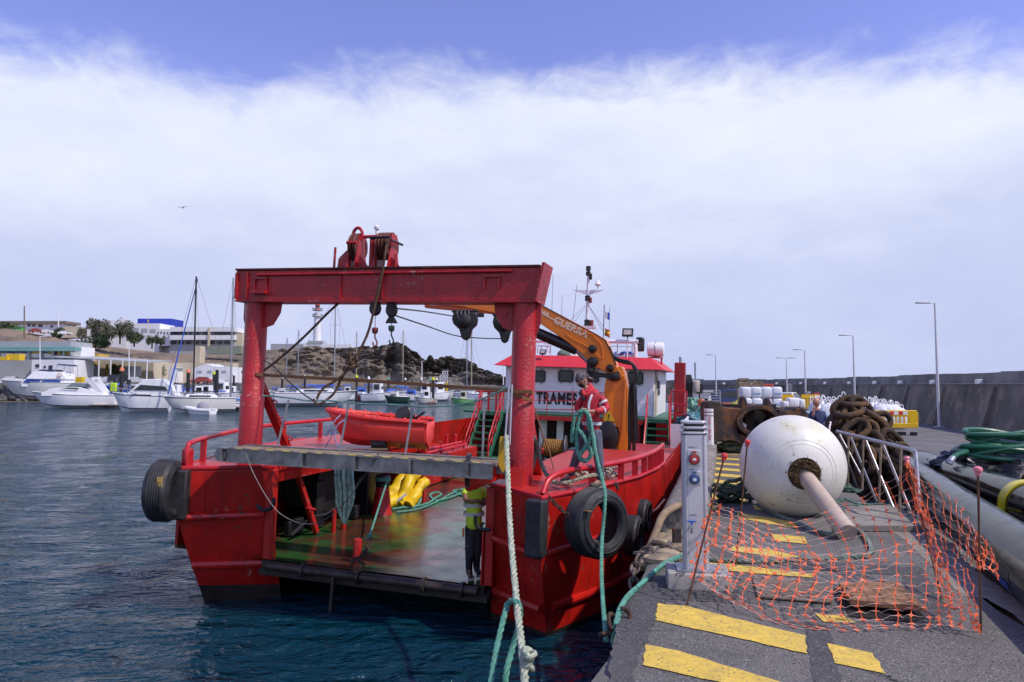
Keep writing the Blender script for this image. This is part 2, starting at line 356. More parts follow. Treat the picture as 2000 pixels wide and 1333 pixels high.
# ------------------------------------------------------------------ quay
QZ = 1.70; YZ = 1.36
qd = Vector((0.284, 0.959, 0)); qn = Vector((0.959, -0.284, 0))
def edgeX(Y): return -0.92+0.296*Y            # outer edge of the quay
def asphalt_mat(name, base, stone):
 m = bpy.data.materials.new(name); m.use_nodes = True; t = m.node_tree; nd = t.nodes; lk = t.links
 b = nd['Principled BSDF']; b.inputs['Roughness'].default_value = 0.88; g = nd.new('ShaderNodeNewGeometry'); pos = g.outputs['Position']
 def noi(s, d=5, r=.6):
  n = nd.new('ShaderNodeTexNoise'); n.inputs['Scale'].default_value = s; n.inputs['Detail'].default_value = d; n.inputs['Roughness'].default_value = r; lk.new(pos, n.inputs['Vector']); return n.outputs[0]
 def rmp(x, lo, hi):
  n = nd.new('ShaderNodeMapRange'); lk.new(x, n.inputs[0]); n.inputs[1].default_value = lo; n.inputs[2].default_value = hi; return n.outputs[0]
 def mixc(f, a, c):
  n = nd.new('ShaderNodeMix'); n.data_type = 'RGBA'; lk.new(f, n.inputs[0])
  for i, v in ((6, a), (7, c)):
   if isinstance(v, tuple): n.inputs[i].default_value = (*v, 1)
   else: lk.new(v, n.inputs[i])
  return n.outputs[2]
 c = mixc(rmp(noi(0.7), .35, .65), tuple(x*.80 for x in base), tuple(x*1.22 for x in base))
 vo = nd.new('ShaderNodeTexVoronoi'); vo.inputs['Scale'].default_value = 75; lk.new(pos, vo.inputs['Vector'])
 sp = nd.new('ShaderNodeSeparateColor'); lk.new(vo.outputs['Color'], sp.inputs[0])
 c = mixc(rmp(sp.outputs[0], .84, 1.0), c, stone)
 c = mixc(rmp(sp.outputs[1], .72, .98), c, tuple(x*.45 for x in base))
 c = mixc(rmp(noi(3.0, 8, .7), .55, .80), c, tuple(x*.62 for x in base))
 c = mixc(rmp(noi(0.55, 6, .65), .56, .72), c, tuple(x*.66 for x in base))
 c = mixc(rmp(noi(0.28, 3, .5), .60, .70), c, tuple(min(1, x*1.35) for x in base))
 wn = nd.new('ShaderNodeTexNoise'); wn.inputs['Scale'].default_value = 2.2; wn.inputs['Detail'].default_value = 6; lk.new(pos, wn.inputs['Vector'])
 ad = nd.new('ShaderNodeMix'); ad.data_type = 'RGBA'; ad.blend_type = 'LINEAR_LIGHT'; ad.inputs[0].default_value = .35; lk.new(pos, ad.inputs[6]); lk.new(wn.outputs[1], ad.inputs[7])
 vc = nd.new('ShaderNodeTexVoronoi'); vc.feature = 'DISTANCE_TO_EDGE'; vc.inputs['Scale'].default_value = .33; lk.new(ad.outputs[2], vc.inputs['Vector'])
 c = mixc(rmp(vc.outputs['Distance'], .0035, .0015), c, (0.018, 0.017, 0.016))
 lk.new(c, b.inputs['Base Color'])
 bp = nd.new('ShaderNodeBump'); bp.inputs['Strength'].default_value = 0.7; bp.inputs['Distance'].default_value = 0.008
 lk.new(vo.outputs['Distance'], bp.inputs['Height']); lk.new(bp.outputs[0], b.inputs['Normal'])
 return m
M_asph = asphalt_mat('worn_asphalt', (0.135, 0.127, 0.116), (0.27, 0.255, 0.235))
M_asphp = asphalt_mat('patched_asphalt', (0.072, 0.069, 0.069), (0.19, 0.18, 0.17))
M_yard = asphalt_mat('yard_asphalt', (0.150, 0.145, 0.143), (0.30, 0.29, 0.28))
def strip(Y0, Y1, off0, off1, n=24):
 a = []; b = []
 for i in range(n+1):
  Y = Y0+(Y1-Y0)*i/n
  a.append((edgeX(Y)+off0, Y)); b.append((edgeX(Y)+off1, Y))
 return a, b
mb = MB()
Wk = 3.30
rows = [(-6+i*0.5) for i in range(56)]
vs = []; fs = []
for i, Y in enumerate(rows):
 jag = 0.10*noise.noise(Vector((0, Y*1.3, 0)))+0.05*noise.noise(Vector((0, Y*4, 4)))
 if Y > 10: jag = 0
 xo = edgeX(Y)+jag; xr = edgeX(Y)+Wk+(max(0, 6.6-Y)**1.5*0.16 if Y < 6.6 else 0)
 vs += [(xo, Y, QZ-0.05), (xo+0.18, Y, QZ), (xr, Y, QZ), (xr, Y, YZ-.3), (xo-0.08, Y, 0.9), (xo-0.10, Y, -3.0)]
for i in range(len(rows)-1):
 a = i*6; b = a+6
 fs += [(a+1, a+2, b+2, b+1), (a, a+1, b+1, b), (a+2, a+3, b+3, b+2), (a+4, a, b, b+4), (a+5, a+4, b+4, b+5)]
mb.add(vs, fs)
M_qwall = mat('quay_stone', (0.17, 0.15, 0.12), 0.95, var=0.35, vs=2.5, spots=((0.05, 0.05, 0.045), 0.5, 5), bump=0.05, bs=6, bstr=0.8)
o = mb.build('quay_walkway', M_asph, ang=30); tag(o, kind='structure')
o.data.materials.append(M_qwall)
for p in o.data.polygons:
 if abs(p.normal.z) < 0.5: p.material_index = 1
mb = MB(); rows = [21.5+i*6 for i in range(16)]
mb.add([(edgeX(21.5), 21.5, QZ-.002), (edgeX(21.5)+Wk, 21.5, QZ-.002), (edgeX(112)+Wk, 112, QZ-.002), (edgeX(112), 112, QZ-.002),
  (edgeX(21.5), 21.5, -3), (edgeX(112), 112, -3), (edgeX(21.5)+Wk, 21.5, YZ-.3), (edgeX(112)+Wk, 112, YZ-.3)],
       [(0, 1, 2, 3), (4, 0, 3, 5), (1, 6, 7, 2)])
o = mb.build('quay_far_walkway', M_asph); tag(o, kind='structure')
mb = MB()
mb.add([(edgeX(-6)+Wk-.5, -6, YZ), (60, -6, YZ), (60, 125, YZ), (edgeX(125), 125, YZ), (edgeX(30)+Wk-.2, 30, YZ)], [(0, 1, 2, 3, 4)])
o = mb.build('yard_ground', M_yard); tag(o, kind='structure')
def decal(name, pts, z, m, kind='structure', jag=0.0, wav=0):
 P2 = []
 n = len(pts)
 for i in range(n):
  a = Vector(pts[i]); b = Vector(pts[(i+1) % n]); k = max(1, int((b-a).length/0.05)) if jag else 1
  for j in range(k):
   q = a.lerp(b, j/k); q = q+Vector((noise.noise(Vector((q.x*9, q.y*9, 1)))*jag, noise.noise(Vector((q.x*9, q.y*9, 7)))*jag, 0)); P2.append((q.x, q.y, z))
 mb = MB(); mb.add(P2, [tuple(range(len(P2)))]); o = mb.build(name, m, smooth=False); tag(o, kind=kind); return o
def gq(*pp): return [G(x, y, QZ) for x, y in pp]
decal('asphalt_repair_strip', gq((1572, 1215), (1620, 1225), (1665, 1420), (1600, 1420)), QZ+.004, M_asphp, jag=.03)
decal('asphalt_repair_patch', gq((1262, 1135), (1310, 1128), (1420, 1160), (1420, 1178), (1300, 1172), (1240, 1300), (1225, 1420), (1180, 1420), (1205, 1200)), QZ+.004, M_asphp, jag=.04)
decal('asphalt_dark_seam', gq((1545, 1095), (1800, 1110), (1860, 1205), (1800, 1225), (1760, 1125), (1550, 1112)), QZ+.004, M_asphp, jag=.03)
decal('concrete_lip', gq((2010, 1235), (2010, 1190), (1900, 1110), (1860, 1062), (1780, 1015), (1700, 1005), (1760, 1050), (1830, 1115), (1880, 1165), (1925, 1170), (1985, 1205)), QZ+.004, mat('pale_concrete_edge', (0.23, 0.205, 0.17), 0.9, var=0.2, vs=6, bump=0.008, bs=60), jag=.03)
M_ypaint = mat('yellow_road_paint', (0.72, 0.50, 0.075), 0.8, var=0.08, vs=6, spots=((0.15, 0.13, 0.09), 0.22, 42), dirt=((0.36, 0.27, 0.09), 0.65, 9), scuff=((0.12, 0.11, 0.09), 0.25, 3.0), bump=0.006, bs=90)
stripes = [((1285, 1180), (1345, 1187), (1572, 1244), (1577, 1279), (1440, 1248), (1279, 1213)),
           ((1262, 1261), (1330, 1275), (1560, 1345), (1560, 1380), (1450, 1345), (1254, 1301)),
           ((1615, 1258), (1705, 1278), (1730, 1318), (1632, 1298)),
           ((1240, 1385), (1500, 1470), (1500, 1520), (1230, 1440)),
           ((1590, 1200), (1650, 1205), (1673, 1219), (1610, 1217)),
           ((1383, 1100), (1450, 1106), (1585, 1123), (1588, 1130), (1480, 1122), (1383, 1112)),
           ((1312, 1092), (1330, 1090), (1330, 1098), (1308, 1098)),
           ((1430, 1068), (1500, 1074), (1590, 1095), (1540, 1093), (1425, 1077)),
           ((1505, 1044), (1572, 1050), (1577, 1064), (1515, 1058)),
           ((1440, 1002), (1500, 1012), (1555, 1022), (1559, 1034), (1480, 1020), (1440, 1012)),
           ((1470, 988), (1500, 990), (1502, 998), (1476, 998)),
           ((1370, 985), (1400, 988), (1400, 998), (1370, 996))]
for i, s_ in enumerate(stripes):
 decal('yellow_stripe', gq(*s_), QZ+.008, M_ypaint, jag=.022 if i < 5 else .012)
for k in range(9):       # the far set of stripes by the kerb
 y = 893+[0, 9, 18.5, 29, 41, 55, 70, 70, 70][k];
 if k > 6: break
 h = 3.2+k*0.75
 decal('yellow_stripe', gq((1340, y-2), (1445+k*2, y+4+k*1.2), (1445+k*2, y+4+h+k*1.2), (1340, y-2+h)), QZ+.008, M_ypaint, jag=.01)
mb = MB(); c0 = [G(x, y, QZ+.012) for x, y in ((1470, 1128), (1600, 1141), (1625, 1180), (1480, 1168))]
M_iron = mat('ribbed_iron_cover', (0.15, 0.115, 0.085), 0.75, var=0.2, vs=6)
mb.plate(c0, .012)
root = empty('manhole_cover', 'flat brown ribbed iron cover set in the asphalt beneath the orange net', 'manhole cover')
mb.build('cover_plate', M_iron, root)
mb = MB()
for i in range(1, 40):
 a = c0[0].lerp(c0[1], i/40); b = c0[3].lerp(c0[2], i/40); mb.bar(a+Vector((0, 0, .004)), b+Vector((0, 0, .004)), .009, .008)
tag(mb.build('raised_ribs', M_iron, root), kind='stuff')
hole = [G(x, y, QZ+.010) for x, y in ((1628, 1148), (1750, 1140), (1808, 1208), (1780, 1215), (1660, 1204))]
decal('pit_opening', hole, QZ+.010, mat('pit_dark', (0.015, 0.012, 0.010), 0.95))
root = empty('wooden_hatch_lid', 'brown plank hatch lid lying askew over the pit inside the orange net', 'hatch lid')
h4 = [G(x, y, QZ+.06) for x, y in ((1638, 1146), (1755, 1146), (1806, 1195), (1662, 1182))]
M_plank = mat('brown_hatch_plank', (0.27, 0.14, 0.065), 0.75, var=0.3, vs=5, streak=((0.10, 0.05, 0.03), 0.5, 8))
for i in range(5):
 t0 = i/5+.006; t1 = (i+1)/5-.006
 mb = MB(); mb.plate([h4[0].lerp(h4[3], t0), h4[1].lerp(h4[2], t0), h4[1].lerp(h4[2], t1), h4[0].lerp(h4[3], t1)], .045); mb.build('plank', M_plank, root)
root = empty('quay_kerb', 'rounded grey concrete kerb along the edge of the quay beside the red boat', 'kerb')
def kerb_block(Y0, Y1, w=.62, h=.36):
 prof = [(0.02, -.28), (0.0, h*.55), (0.05, h*.82), (0.15, h), (w-.1, h), (w, h*.85), (w, -.28)]
 mb = MB(); n = max(2, int((Y1-Y0)/.3)); vs = []; k = len(prof)
 for j in range(n+1):
  Y = Y0+(Y1-Y0)*j/n; sh = 1.0
  e0 = min(j, n-j)
  for (x, z) in prof:
   q = .035*noise.noise(Vector((x*3, Y*1.6, z*3)))
   xx = x; zz = z
   if e0 == 0 and z > h*.5: zz = z-.05
   vs.append((edgeX(Y)+xx*0.99+q, Y-xx*.28, QZ+zz+q*.6))
 fs = [tuple(range(k-1, -1, -1)), tuple(n*k+i for i in range(k))]
 for j in range(n):
  for i in range(k): l = (i+1) % k; fs.append((j*k+i, j*k+l, (j+1)*k+l, (j+1)*k+i))
 mb.add(vs, fs); return mb.build('kerb_block', M_conc, root, ang=50)
Y = 10.0
for n_ in range(14):
 kerb_block(Y, Y+2.35 if n_ else Y+2.6); Y += 2.37 if n_ else 2.62
mb = MB()
for i in range(46):
 Y = 8.2+rnd.random()*1.9; x = edgeX(Y)-.02+rnd.random()*.55; s_ = rnd.uniform(.04, .16)
 mb.ball((x, Y, QZ-.03+rnd.uniform(-.05, .05)), s_, 7, 5, (1.2, 1, .55))
for v_i in range(len(mb.v)):
 v = Vector(mb.v[v_i]); q = noise.noise_vector(v*7)*.035; mb.v[v_i] = tuple(v+q)
o = mb.build('kerb_rubble', mat('sandy_broken_concrete', (0.30, 0.235, 0.155), 0.95, var=0.3, vs=7, bump=0.01, bs=40)); tag(o, 'broken sandy rubble in the gap of the kerb below the hose', 'rubble', kind='stuff')
# ------------------------------------------------------------------ breakwater wall
M_bw = mat('breakwater_stone', (0.175, 0.155, 0.138), 0.95, var=0.30, vs=0.35, spots=((0.25, 0.21, 0.17), 0.35, 0.8), streak=((0.045, 0.04, 0.038), 0.85, 1.6), bump=0.12, bs=2.2, bstr=0.7)
M_bwp = mat('breakwater_parapet_stone', (0.22, 0.215, 0.205), 0.95, var=0.3, vs=0.5, streak=((0.07, 0.07, 0.065), 0.5, 1.5), bump=0.05, bs=4, bstr=0.6)
path = CR([(20.5, 22), (22.6, 32), (25.6, 45), (28.6, 58), (30.6, 72), (30.8, 86), (27.5, 97), (20, 103.5), (8, 106)], 8)
root = empty('breakwater_wall', 'tall dark stone breakwater wall with a paler parapet, curving behind the yard', 'breakwater wall')
def wall_strip(name, prof, m, i0, i1, gap=0):
 mb = MB(); vs = []; k = len(prof)
 pp = path[i0:i1+1]
 if len(pp) < 2: return
 T = [(Vector(path[min(i+1, len(path)-1)])-Vector(path[max(i-1, 0)])).normalized() for i in range(i0, i1+1)]
 for p, t in zip(pp, T):
  nrm = Vector((t.y, -t.x, 0))
  for off, z in prof: vs.append((p[0]+nrm.x*off, p[1]+nrm.y*off, z+.03*noise.noise(Vector((p[0]*.5, p[1]*.5, z)))))
 fs = []
 n = len(pp)
 for j in range(n-1):
  for i in range(k-1): fs.append((j*k+i, (j+1)*k+i, (j+1)*k+i+1, j*k+i+1))
 fs += [tuple(range(k)), tuple((n-1)*k+i for i in range(k-1, -1, -1))]
 mb.add(vs, fs); return mb.build(name, m, root, ang=30)
path = [Vector((p[0], p[1], 0)) for p in path]
for i0 in range(0, len(path)-1, 2):
 i1 = min(i0+2, len(path)-1); dz = rnd.uniform(-.06, .05)
 wall_strip('wall_panel', [(-.35+rnd.uniform(-.03, .03), YZ-.2), (.28, 3.70), (3.0, 3.70), (3.0, YZ-.2)], M_bw, i0, i1)
 wall_strip('parapet_block', [(.42, 3.703), (.52, 4.36+dz), (1.4, 4.36+dz), (1.4, 3.703)], M_bwp, i0, i1)
mb = MB()
for i in range(0, len(path)-1):
 a, b = path[i], path[i+1]; t = (b-a).normalized(); nn_ = Vector((t.y, -t.x, 0))
 mb.bar(a+nn_*.2+Vector((0, 0, 3.76)), b+nn_*.2+Vector((0, 0, 3.76)), .05, .05)
mb.build('cable_duct', mat('pale_duct', (0.30, 0.28, 0.26), 0.8), root)
for i in range(3, len(path)-1, 4):
 a, b = path[i], path[i+1]; t = (b-a).normalized(); nn_ = Vector((t.y, -t.x, 0)); c = a+nn_*.15
 mb = MB(); mb.box((c.x, c.y, 3.86), (.28, .28, .24), rz=math.atan2(t.y, t.x)); mb.build('light_box', M_wht, root, bevel=.02)
for i in range(2, len(path)-1, 4):       # dark buttress strips
 a, b = path[i], path[i+1]; t = (b-a).normalized(); nn_ = Vector((t.y, -t.x, 0))
 mb = MB(); w = t*.24
 q = [a+nn_*(-.62)-w, a+nn_*(-.62)+w, a+nn_*(.10)+w, a+nn_*(.10)-w]
 mb.add([(q[0].x, q[0].y, YZ-.1), (q[1].x, q[1].y, YZ-.1), (q[2].x, q[2].y, 3.6), (q[3].x, q[3].y, 3.6),
   tuple(Vector((q[0].x, q[0].y, YZ-.1))+nn_*.5), tuple(Vector((q[1].x, q[1].y, YZ-.1))+nn_*.5), tuple(Vector((q[2].x, q[2].y, 3.6))+nn_*.4), tuple(Vector((q[3].x, q[3].y, 3.6))+nn_*.4)],
           [(0, 1, 2, 3), (1, 5, 6, 2), (4, 0, 3, 7), (3, 2, 6, 7)])
 mb.build('buttress', M_bw, root, smooth=False)
def street_lamp(px, ptop, pbase, Y, label, arm=-1, double=False):
 b = P(px, pbase, Y); b.z = YZ; tz = P(px, ptop, Y).z; H = tz-b.z
 root = empty('street_lamp', label, 'street lamp', b, group='pale lamp posts along the yard')
 mb = MB(); mb.tube([(0, 0, 0), (0, 0, H*.5), (0, 0, H)], [.085, .07, .045], 10); mb.box((0, 0, .02), (.4, .4, .04)); mb.build('pole', mat('lamp_post_paint', (0.62, 0.62, 0.64), 0.5, var=.06), root)
 mb = MB()
 for s_ in ((arm, -arm) if double else (arm,)):
  mb.bar((0, 0, H-.02), (s_*.35, 0, H+.02), .04, .04); mb.box((s_*.68, 0, H+.03), (.75, .24, .07))
 mb.build('lamp_head', M_galv, root, bevel=.015)
street_lamp(1834, 593, 820, 40.0, 'nearest and tallest pale lamp post, before the stone breakwater wall')
street_lamp(1670, 656, 790, 55.0, 'second nearest pale lamp post, rising above the chain heap')
street_lamp(1574, 684, 784, 66.0, 'third pale lamp post, just left of the man in dark clothes')
street_lamp(1537.5, 700, 780, 74.0, 'pale lamp post with a small double head above the white off-road car', 1, True)
street_lamp(1399, 694, 780, 80.0, 'pale lamp post farthest left, above the dark blue van')
# ------------------------------------------------------------------ the red workboat; u = starboard, v = forward, w = up from the main deck
BO = Vector((-2.24, 12.03, 2.225))
BM = Matrix.Translation(BO) @ Matrix.Rotation(R(-16.5), 4, 'Z') @ Matrix.Rotation(R(2.0), 4, 'Y')
BI = BM.inverted()
boat = empty('workboat', 'big red workboat with a gantry over its open stern well and a white wheelhouse', 'workboat', BO)
boat.rotation_euler = BM.to_euler()
def BW(u, v, w): return BM @ Vector((u, v, w))
def BL(px, py, axis, val):
 """boat-frame point where the sight line of a photo point meets the plane u/v/w = val"""
 a = BI @ EYE; b = BI @ P(px, py, 10.0); i = 'uvw'.index(axis); t = (val-a[i])/(b[i]-a[i]); return a+(b-a)*t
def bl(px, py, v): return BL(px, py, 'v', v)
DW = -1.55; V_ = Vector
top = [(3.08, -1.05), (3.65, .5), (4.08, 2.0), (4.28, 3.4), (4.33, 4.6)]
def side(s, name):
 prof = [(0.0, 0.0, 0.0), (-.78, 0.0, .02), (-1.62, -.02, .40), (-2.06, -.05, .62), (-2.25, -.06, .72), (-3.4, -.5, 1.05)]
 k = len(prof); mb = MB(); vs = []; ui = 2.03 if s > 0 else 1.88; st = [(ui, -.15)]+top+[(4.33, 9), (4.33, 14.5), (4.25, 20), (3.6, 24.5), (2.0, 28), (0.05, 29.2)]
 for j, (u, v) in enumerate(st):
  for (w, du, dv) in prof:
   ff = 1.0 if j <= 1 else max(0, 1-(v+1)/2.5)
   ww = w
   if j > 6: ww = w+(.0 if w < 0 else .0)
   dd = du*(1 if j > 1 else .3)
   vs.append((s*(u+dd), v+dv*(ff if j >= 1 else .5), ww))
 fs = []
 for j in range(len(st)-1):
  for i in range(k-1):
   q = (j*k+i, (j+1)*k+i, (j+1)*k+i+1, j*k+i+1); fs.append(q if s > 0 else q[::-1])
 mb.add(vs, fs); o = mb.build(name, M_redh, boat, ang=20)
 o.data.materials.append(M_hulldark)
 for p in o.data.polygons:
  if sum(o.data.vertices[i].co.z for i in p.vertices)/len(p.vertices) < (-1.9 if s < 0 and p.center.y < 1 and abs(p.center.x) < 2.9 else -2.0): p.material_index = 1
 return o
side(1, 'hull'); side(-1, 'hull')
for s in (1, -1):
 ui = 2.03 if s > 0 else 1.88; pl = [(s*ui, -.15)]+[(s*u, v) for u, v in top]+[(s*4.33, 6.6), (s*ui, 6.6)]
 if s < 0: pl = pl[::-1]
 mb = MB(); mb.prism(pl, -.07, .012); mb.build('side_deck', M_red, boat)
 mb = MB()
 if s > 0: mb.box((2.06, 3.3, DW/2-.04), (.06, 6.6, -DW-.06))
 else:
  mb.box((-1.97, 3.2, -.17), (.09, 6.5, .22))
  mb.box((-3.95, 3.2, DW/2-.04), (.06, 6.4, -DW-.06)); mb.box((-3.0, 6.55, DW/2-.04), (2.0, .06, -DW-.06))
 mb.build('well_wall', M_red if s > 0 else M_redh, boat)
 for w, r, us in ((-.80, .055, 1.0), (-1.66, .075, .98)):
  dv_ = 0 if w > -1 else .42; pts = [(s*(ui+.10), -.25+dv_*.5, w), (s*3.03, -1.07+dv_, w)]
  mb = MB(); mb.tube(pts, [r, r], 8); mb.build('rub_rail', M_redh, boat)
  pts = [(s*(u+.0), v+(dv_ if v < -.9 else dv_*(1-(v+1)/2.5) if v < 1.5 else 0), w) for u, v in top]
  mb = MB(); mb.tube([V_(pts[0]).lerp(V_(pts[1]), .12)]+pts[1:], r*.8, 8); mb.build('rub_rail', M_redh, boat)
 mb = MB(); mb.tube([(s*ui, -.15, 0)]+[(s*u, v, 0) for u, v in top], .035, 8); mb.build('deck_edge_bead', M_redrail, boat)
 mb = MB(); mb.box((s*(ui+.03), -.14, DW/2-.02), (.14, .16, -DW-.04)); mb.bar((s*(ui-.06), -.20, -.72), (s*(ui-.06), -.20, DW), .03, .12, (0, 1, 0)); mb.build('corner_post', M_red, boat, bevel=.012)
for s in (1, -1):
 mb = MB(); c = Vector((s*3.02, -1.05, -.42))
 an = R(-12 if s > 0 else 20)
 mb.box(c, (.27, .22, .80), rz=an); mb.build('corner_fender', M_rubber, boat, bevel=.03)
 mb = MB()
 for dz in (.22, -.2):
  p = c+Vector((0, -.115, dz)); mb.cyl(p, p+Vector((math.sin(an)*.02, -.015, 0)), .02, 8)
 mb.build('fender_bolts', M_black, boat)
for pts in ([(503, 986), (508, 994), (520, 997), (530, 992), (535, 983), (534, 972)], [(957, 1034), (945, 1035), (935, 1031), (929, 1021), (929, 1008)]):
 mb = MB(); mb.tube(CR([BL(x, y, 'v', -.48 if x < 600 else -.42) for x, y in pts], 5), .032, 8); mb.build('mooring_horn', M_black, boat)
for s in (1, -1):      # weld seams on the aft facets
 for f_ in (.34, .7):
  a_ = Vector((s*1.96, -.18, 0)).lerp(Vector((s*3.06, -1.04, 0)), f_); mb = MB(); mb.tube([a_+Vector((0, -.008, -.06)), a_+Vector((0, -.006, -.76)), a_+Vector((0, .36, -1.6))], .007, 5); mb.build('weld_seam', M_redh, boat)
mb = MB(); mb.box((0, 1.9, -2.3), (5.2, .08, 1.5)); mb.box((0, .9, DW-.22), (4.1, 2.2, .10)); mb.box((0, -.16, DW-.12), (4.0, .06, .2)); mb.build('lower_transom', M_hulldark, boat)
def well_mat():
 m = mat('wet_well_deck', (0.020, 0.085, 0.020), 0.22, var=0.4, vs=0.9, spots=((0.085, 0.030, 0.014), 0.66, 0.75), dirt=((0.03, 0.02, 0.012), 0.85, 1.8), bump=0.004, bs=14, bstr=0.35, spec=0.6)
 b = m.node_tree.nodes['Principled BSDF']
 return m
mb = MB(); nx_ = 14; ny_ = 26; vs = []; fs = []
for j in range(ny_+1):
 for i in range(nx_+1):
  u = -3.95+(1.95+3.95)*i/nx_; v = -.2+12.8*j/ny_; vs.append((u, v, DW+.012*noise.noise(Vector((u, v*.8, 0)))))
for j in range(ny_):
 for i in range(nx_): a = j*(nx_+1)+i; fs.append((a, a+1, a+nx_+2, a+nx_+1))
mb.add(vs, fs); mb.build('well_floor', well_mat(), boat, ang=180)
mb = MB(); mb.box((3.1, 9.6, DW+.02), (2.3, 6.0, .03)); mb.build('crane_deck_plate', M_red, boat)
M_roll = mat('dark_roller_steel', (0.055, 0.045, 0.038), 0.5, metal=0.4, var=0.4, vs=3, rust=(RUST, .35, 6))
a = Vector((-1.85, -.28, DW-.08)); b_ = Vector((1.95, -.28, DW-.08))
segs = [0, .19, .46, .76, .93, 1.0]
for i in range(5):
 mb = MB(); mb.cyl(a.lerp(b_, segs[i]+.006), a.lerp(b_, segs[i+1]-.006), .072, 14); mb.build('stern_roller', M_roll, boat)
 if i:
  mb = MB(); p = a.lerp(b_, segs[i]); mb.cyl(p-Vector((.02, 0, 0)), p+Vector((.02, 0, 0)), .12, 14); mb.build('roller_flange', M_roll, boat)
mb = MB(); mb.bar((-.55, -.30, DW-.1), (-.6, -.30, -2.6), .07, .05); mb.build('hanging_bar', M_roll, boat)
def rail(pts, posts, r, h0, m=M_redrail, nm='guard_rail', flat=False):
 mb = MB(); mb.tube(CR(pts, 6), r, 10); rr = mb.build(nm, m, boat)
 for p, q in posts:
  mb = MB(); mb.bar(p, q, r*2.3, r*.9, (0, 1, 0)); mb.build('rail_post', m, rr)
 return rr
sp = [(3.05, -.88, .03), (3.10, -.70, .22), (3.28, -.35, .31), (3.62, .45, .32), (4.04, 2.0, .32), (4.24, 3.4, .34), (4.28, 4.6, .36)]
rail(sp, [((u, v, .0), (u, v, .30)) for u, v in ((3.55, .3), (3.86, 1.30), (4.02, 1.95), (4.12, 2.5), (4.19, 2.95), (4.23, 3.4), (4.26, 3.85), (4.28, 4.35))], .045, 0)
pp = [(-3.02, -.92, .0), (-3.05, -.90, .30), (-3.12, -.70, .40), (-3.6, .4, .40), (-4.05, 2.0, .42), (-4.25, 3.6, .43), (-4.28, 6.2, .43)]
rail(pp, [((u, v, .0), (u, v, .38)) for u, v in ((-3.35, -.15), (-4.1, 2.2), (-4.25, 3.6), (-4.27, 5.2))], .045, 0)
mb = MB(); mb.bar((-3.07, -.86, 0), (-3.07, -.86, .30), .15, .13, (0, 1, 0)); mb.build('rail_foot', M_redrail, boat, bevel=.02)
# ------------------------------------------------------------------ gantry
gan = empty('gantry'); gan.parent = boat; gan.location = (-.02, 0, -.045)
for s in (1, -1):
 ps = [(s*2.48, 0, 0), (s*2.48, 0, 1.25), (s*2.48, 0, 1.27), (s*2.48, 0, 2.90)]
 mb = MB(); mb.tube(ps, [.205, .205, .192, .192], 28); mb.build('column', M_redg, gan)
 mb = MB(); mb.bar((s*2.46, .10, 1.55), (s*2.46, 1.28, .0), .16, .10, (0, 1, 0)); mb.build('raking_leg', M_red, gan, bevel=.01)
 mb = MB()
 for w in ((.42, .78, 1.12) if s < 0 else (.5,)):
  v = .1+1.18*(1.55-w)/1.55+.06; mb.torus((s*2.46+.1, v, w), .05, .013, (0, 1, .6), 14, 6)
 mb.build('lashing_rings', M_redrail, gan)
 gs = [(0, 2.9), (s*.0, 2.45)]
 mb = MB()
 i_ = -s    # inboard direction
 mb.plate([(s*2.48+i_*.17, -.0, 2.90), (s*2.48+i_*.52, -.0, 2.90), (s*2.48+i_*.50, 0, 2.72), (s*2.48+i_*.36, 0, 2.50), (s*2.48+i_*.17, 0, 2.44)], .03); mb.build('gusset_plate', M_redg, gan, smooth=False); mb = MB()
 mb.plate([(s*2.48-i_*.17, .0, 2.90), (s*2.48-i_*.27, .0, 2.90), (s*2.48-i_*.27, 0, 2.60), (s*2.48-i_*.17, 0, 2.30)], .03)
 mb.cyl((s*2.48+i_*.33, -.02, 2.73), (s*2.48+i_*.33, .02, 2.73), .045, 12)
 mb.build('gusset_plate', M_redg, gan, smooth=False)
mb = MB(); mb.box((2.48, -.18, .17), (.28, .30, .34), top=(.9, .35)); mb.build('column_foot', M_red, gan)
mb = MB(); mb.box((-2.48, .0, .03), (.6, .5, .06)); mb.build('column_foot', M_red, gan)
mb = MB(); mb.add([(-2.78, -.20, 2.92), (2.72, -.20, 2.92), (2.76, -.20, 3.44), (-2.80, -.20, 3.44), (-2.78, .20, 2.92), (2.72, .20, 2.92), (2.76, .20, 3.44), (-2.80, .20, 3.44)],
                  [(0, 1, 2, 3), (5, 4, 7, 6), (0, 4, 5, 1), (3, 2, 6, 7), (0, 3, 7, 4), (1, 5, 6, 2)])
mb.build('beam', M_redg, gan, bevel=.008)
mb = MB(); mb.box((-.02, -.0, 3.46), (5.56, .47, .03)); mb.build('top_flange', mat('dark_rusty_red', (0.09, 0.018, 0.016), 0.8, var=.4, rust=(RUST, .4, 4)), gan)
mb = MB(); mb.box((-.02, 0, 2.905), (5.52, .46, .03)); mb.build('bottom_flange', M_redg, gan)
mb = MB(); mb.tube([(-2.35, -.235, 3.36), (2.3, -.235, 3.38)], .022, 8); mb.build('cable_pipe', M_redg, gan)
for u, ww in ((-2.55, .03), (-2.77, .05), (-.70, .014), (.09, .014)):
 mb = MB(); mb.box((u, -.215, 3.17), (ww, .035, .46)); mb.build('stiffener', M_redg, gan)
mb = MB(); mb.add([(2.70, -.30, 2.90), (2.73, -.30, 2.90), (2.85, -.30, 3.50), (2.81, -.30, 3.50), (2.70, .26, 2.90), (2.73, .26, 2.90), (2.85, .26, 3.50), (2.81, .26, 3.50)],
                  [(0, 1, 2, 3), (5, 4, 7, 6), (0, 4, 5, 1), (3, 2, 6, 7), (0, 3, 7, 4), (1, 5, 6, 2)]); mb.build('end_plate', M_redg, gan)
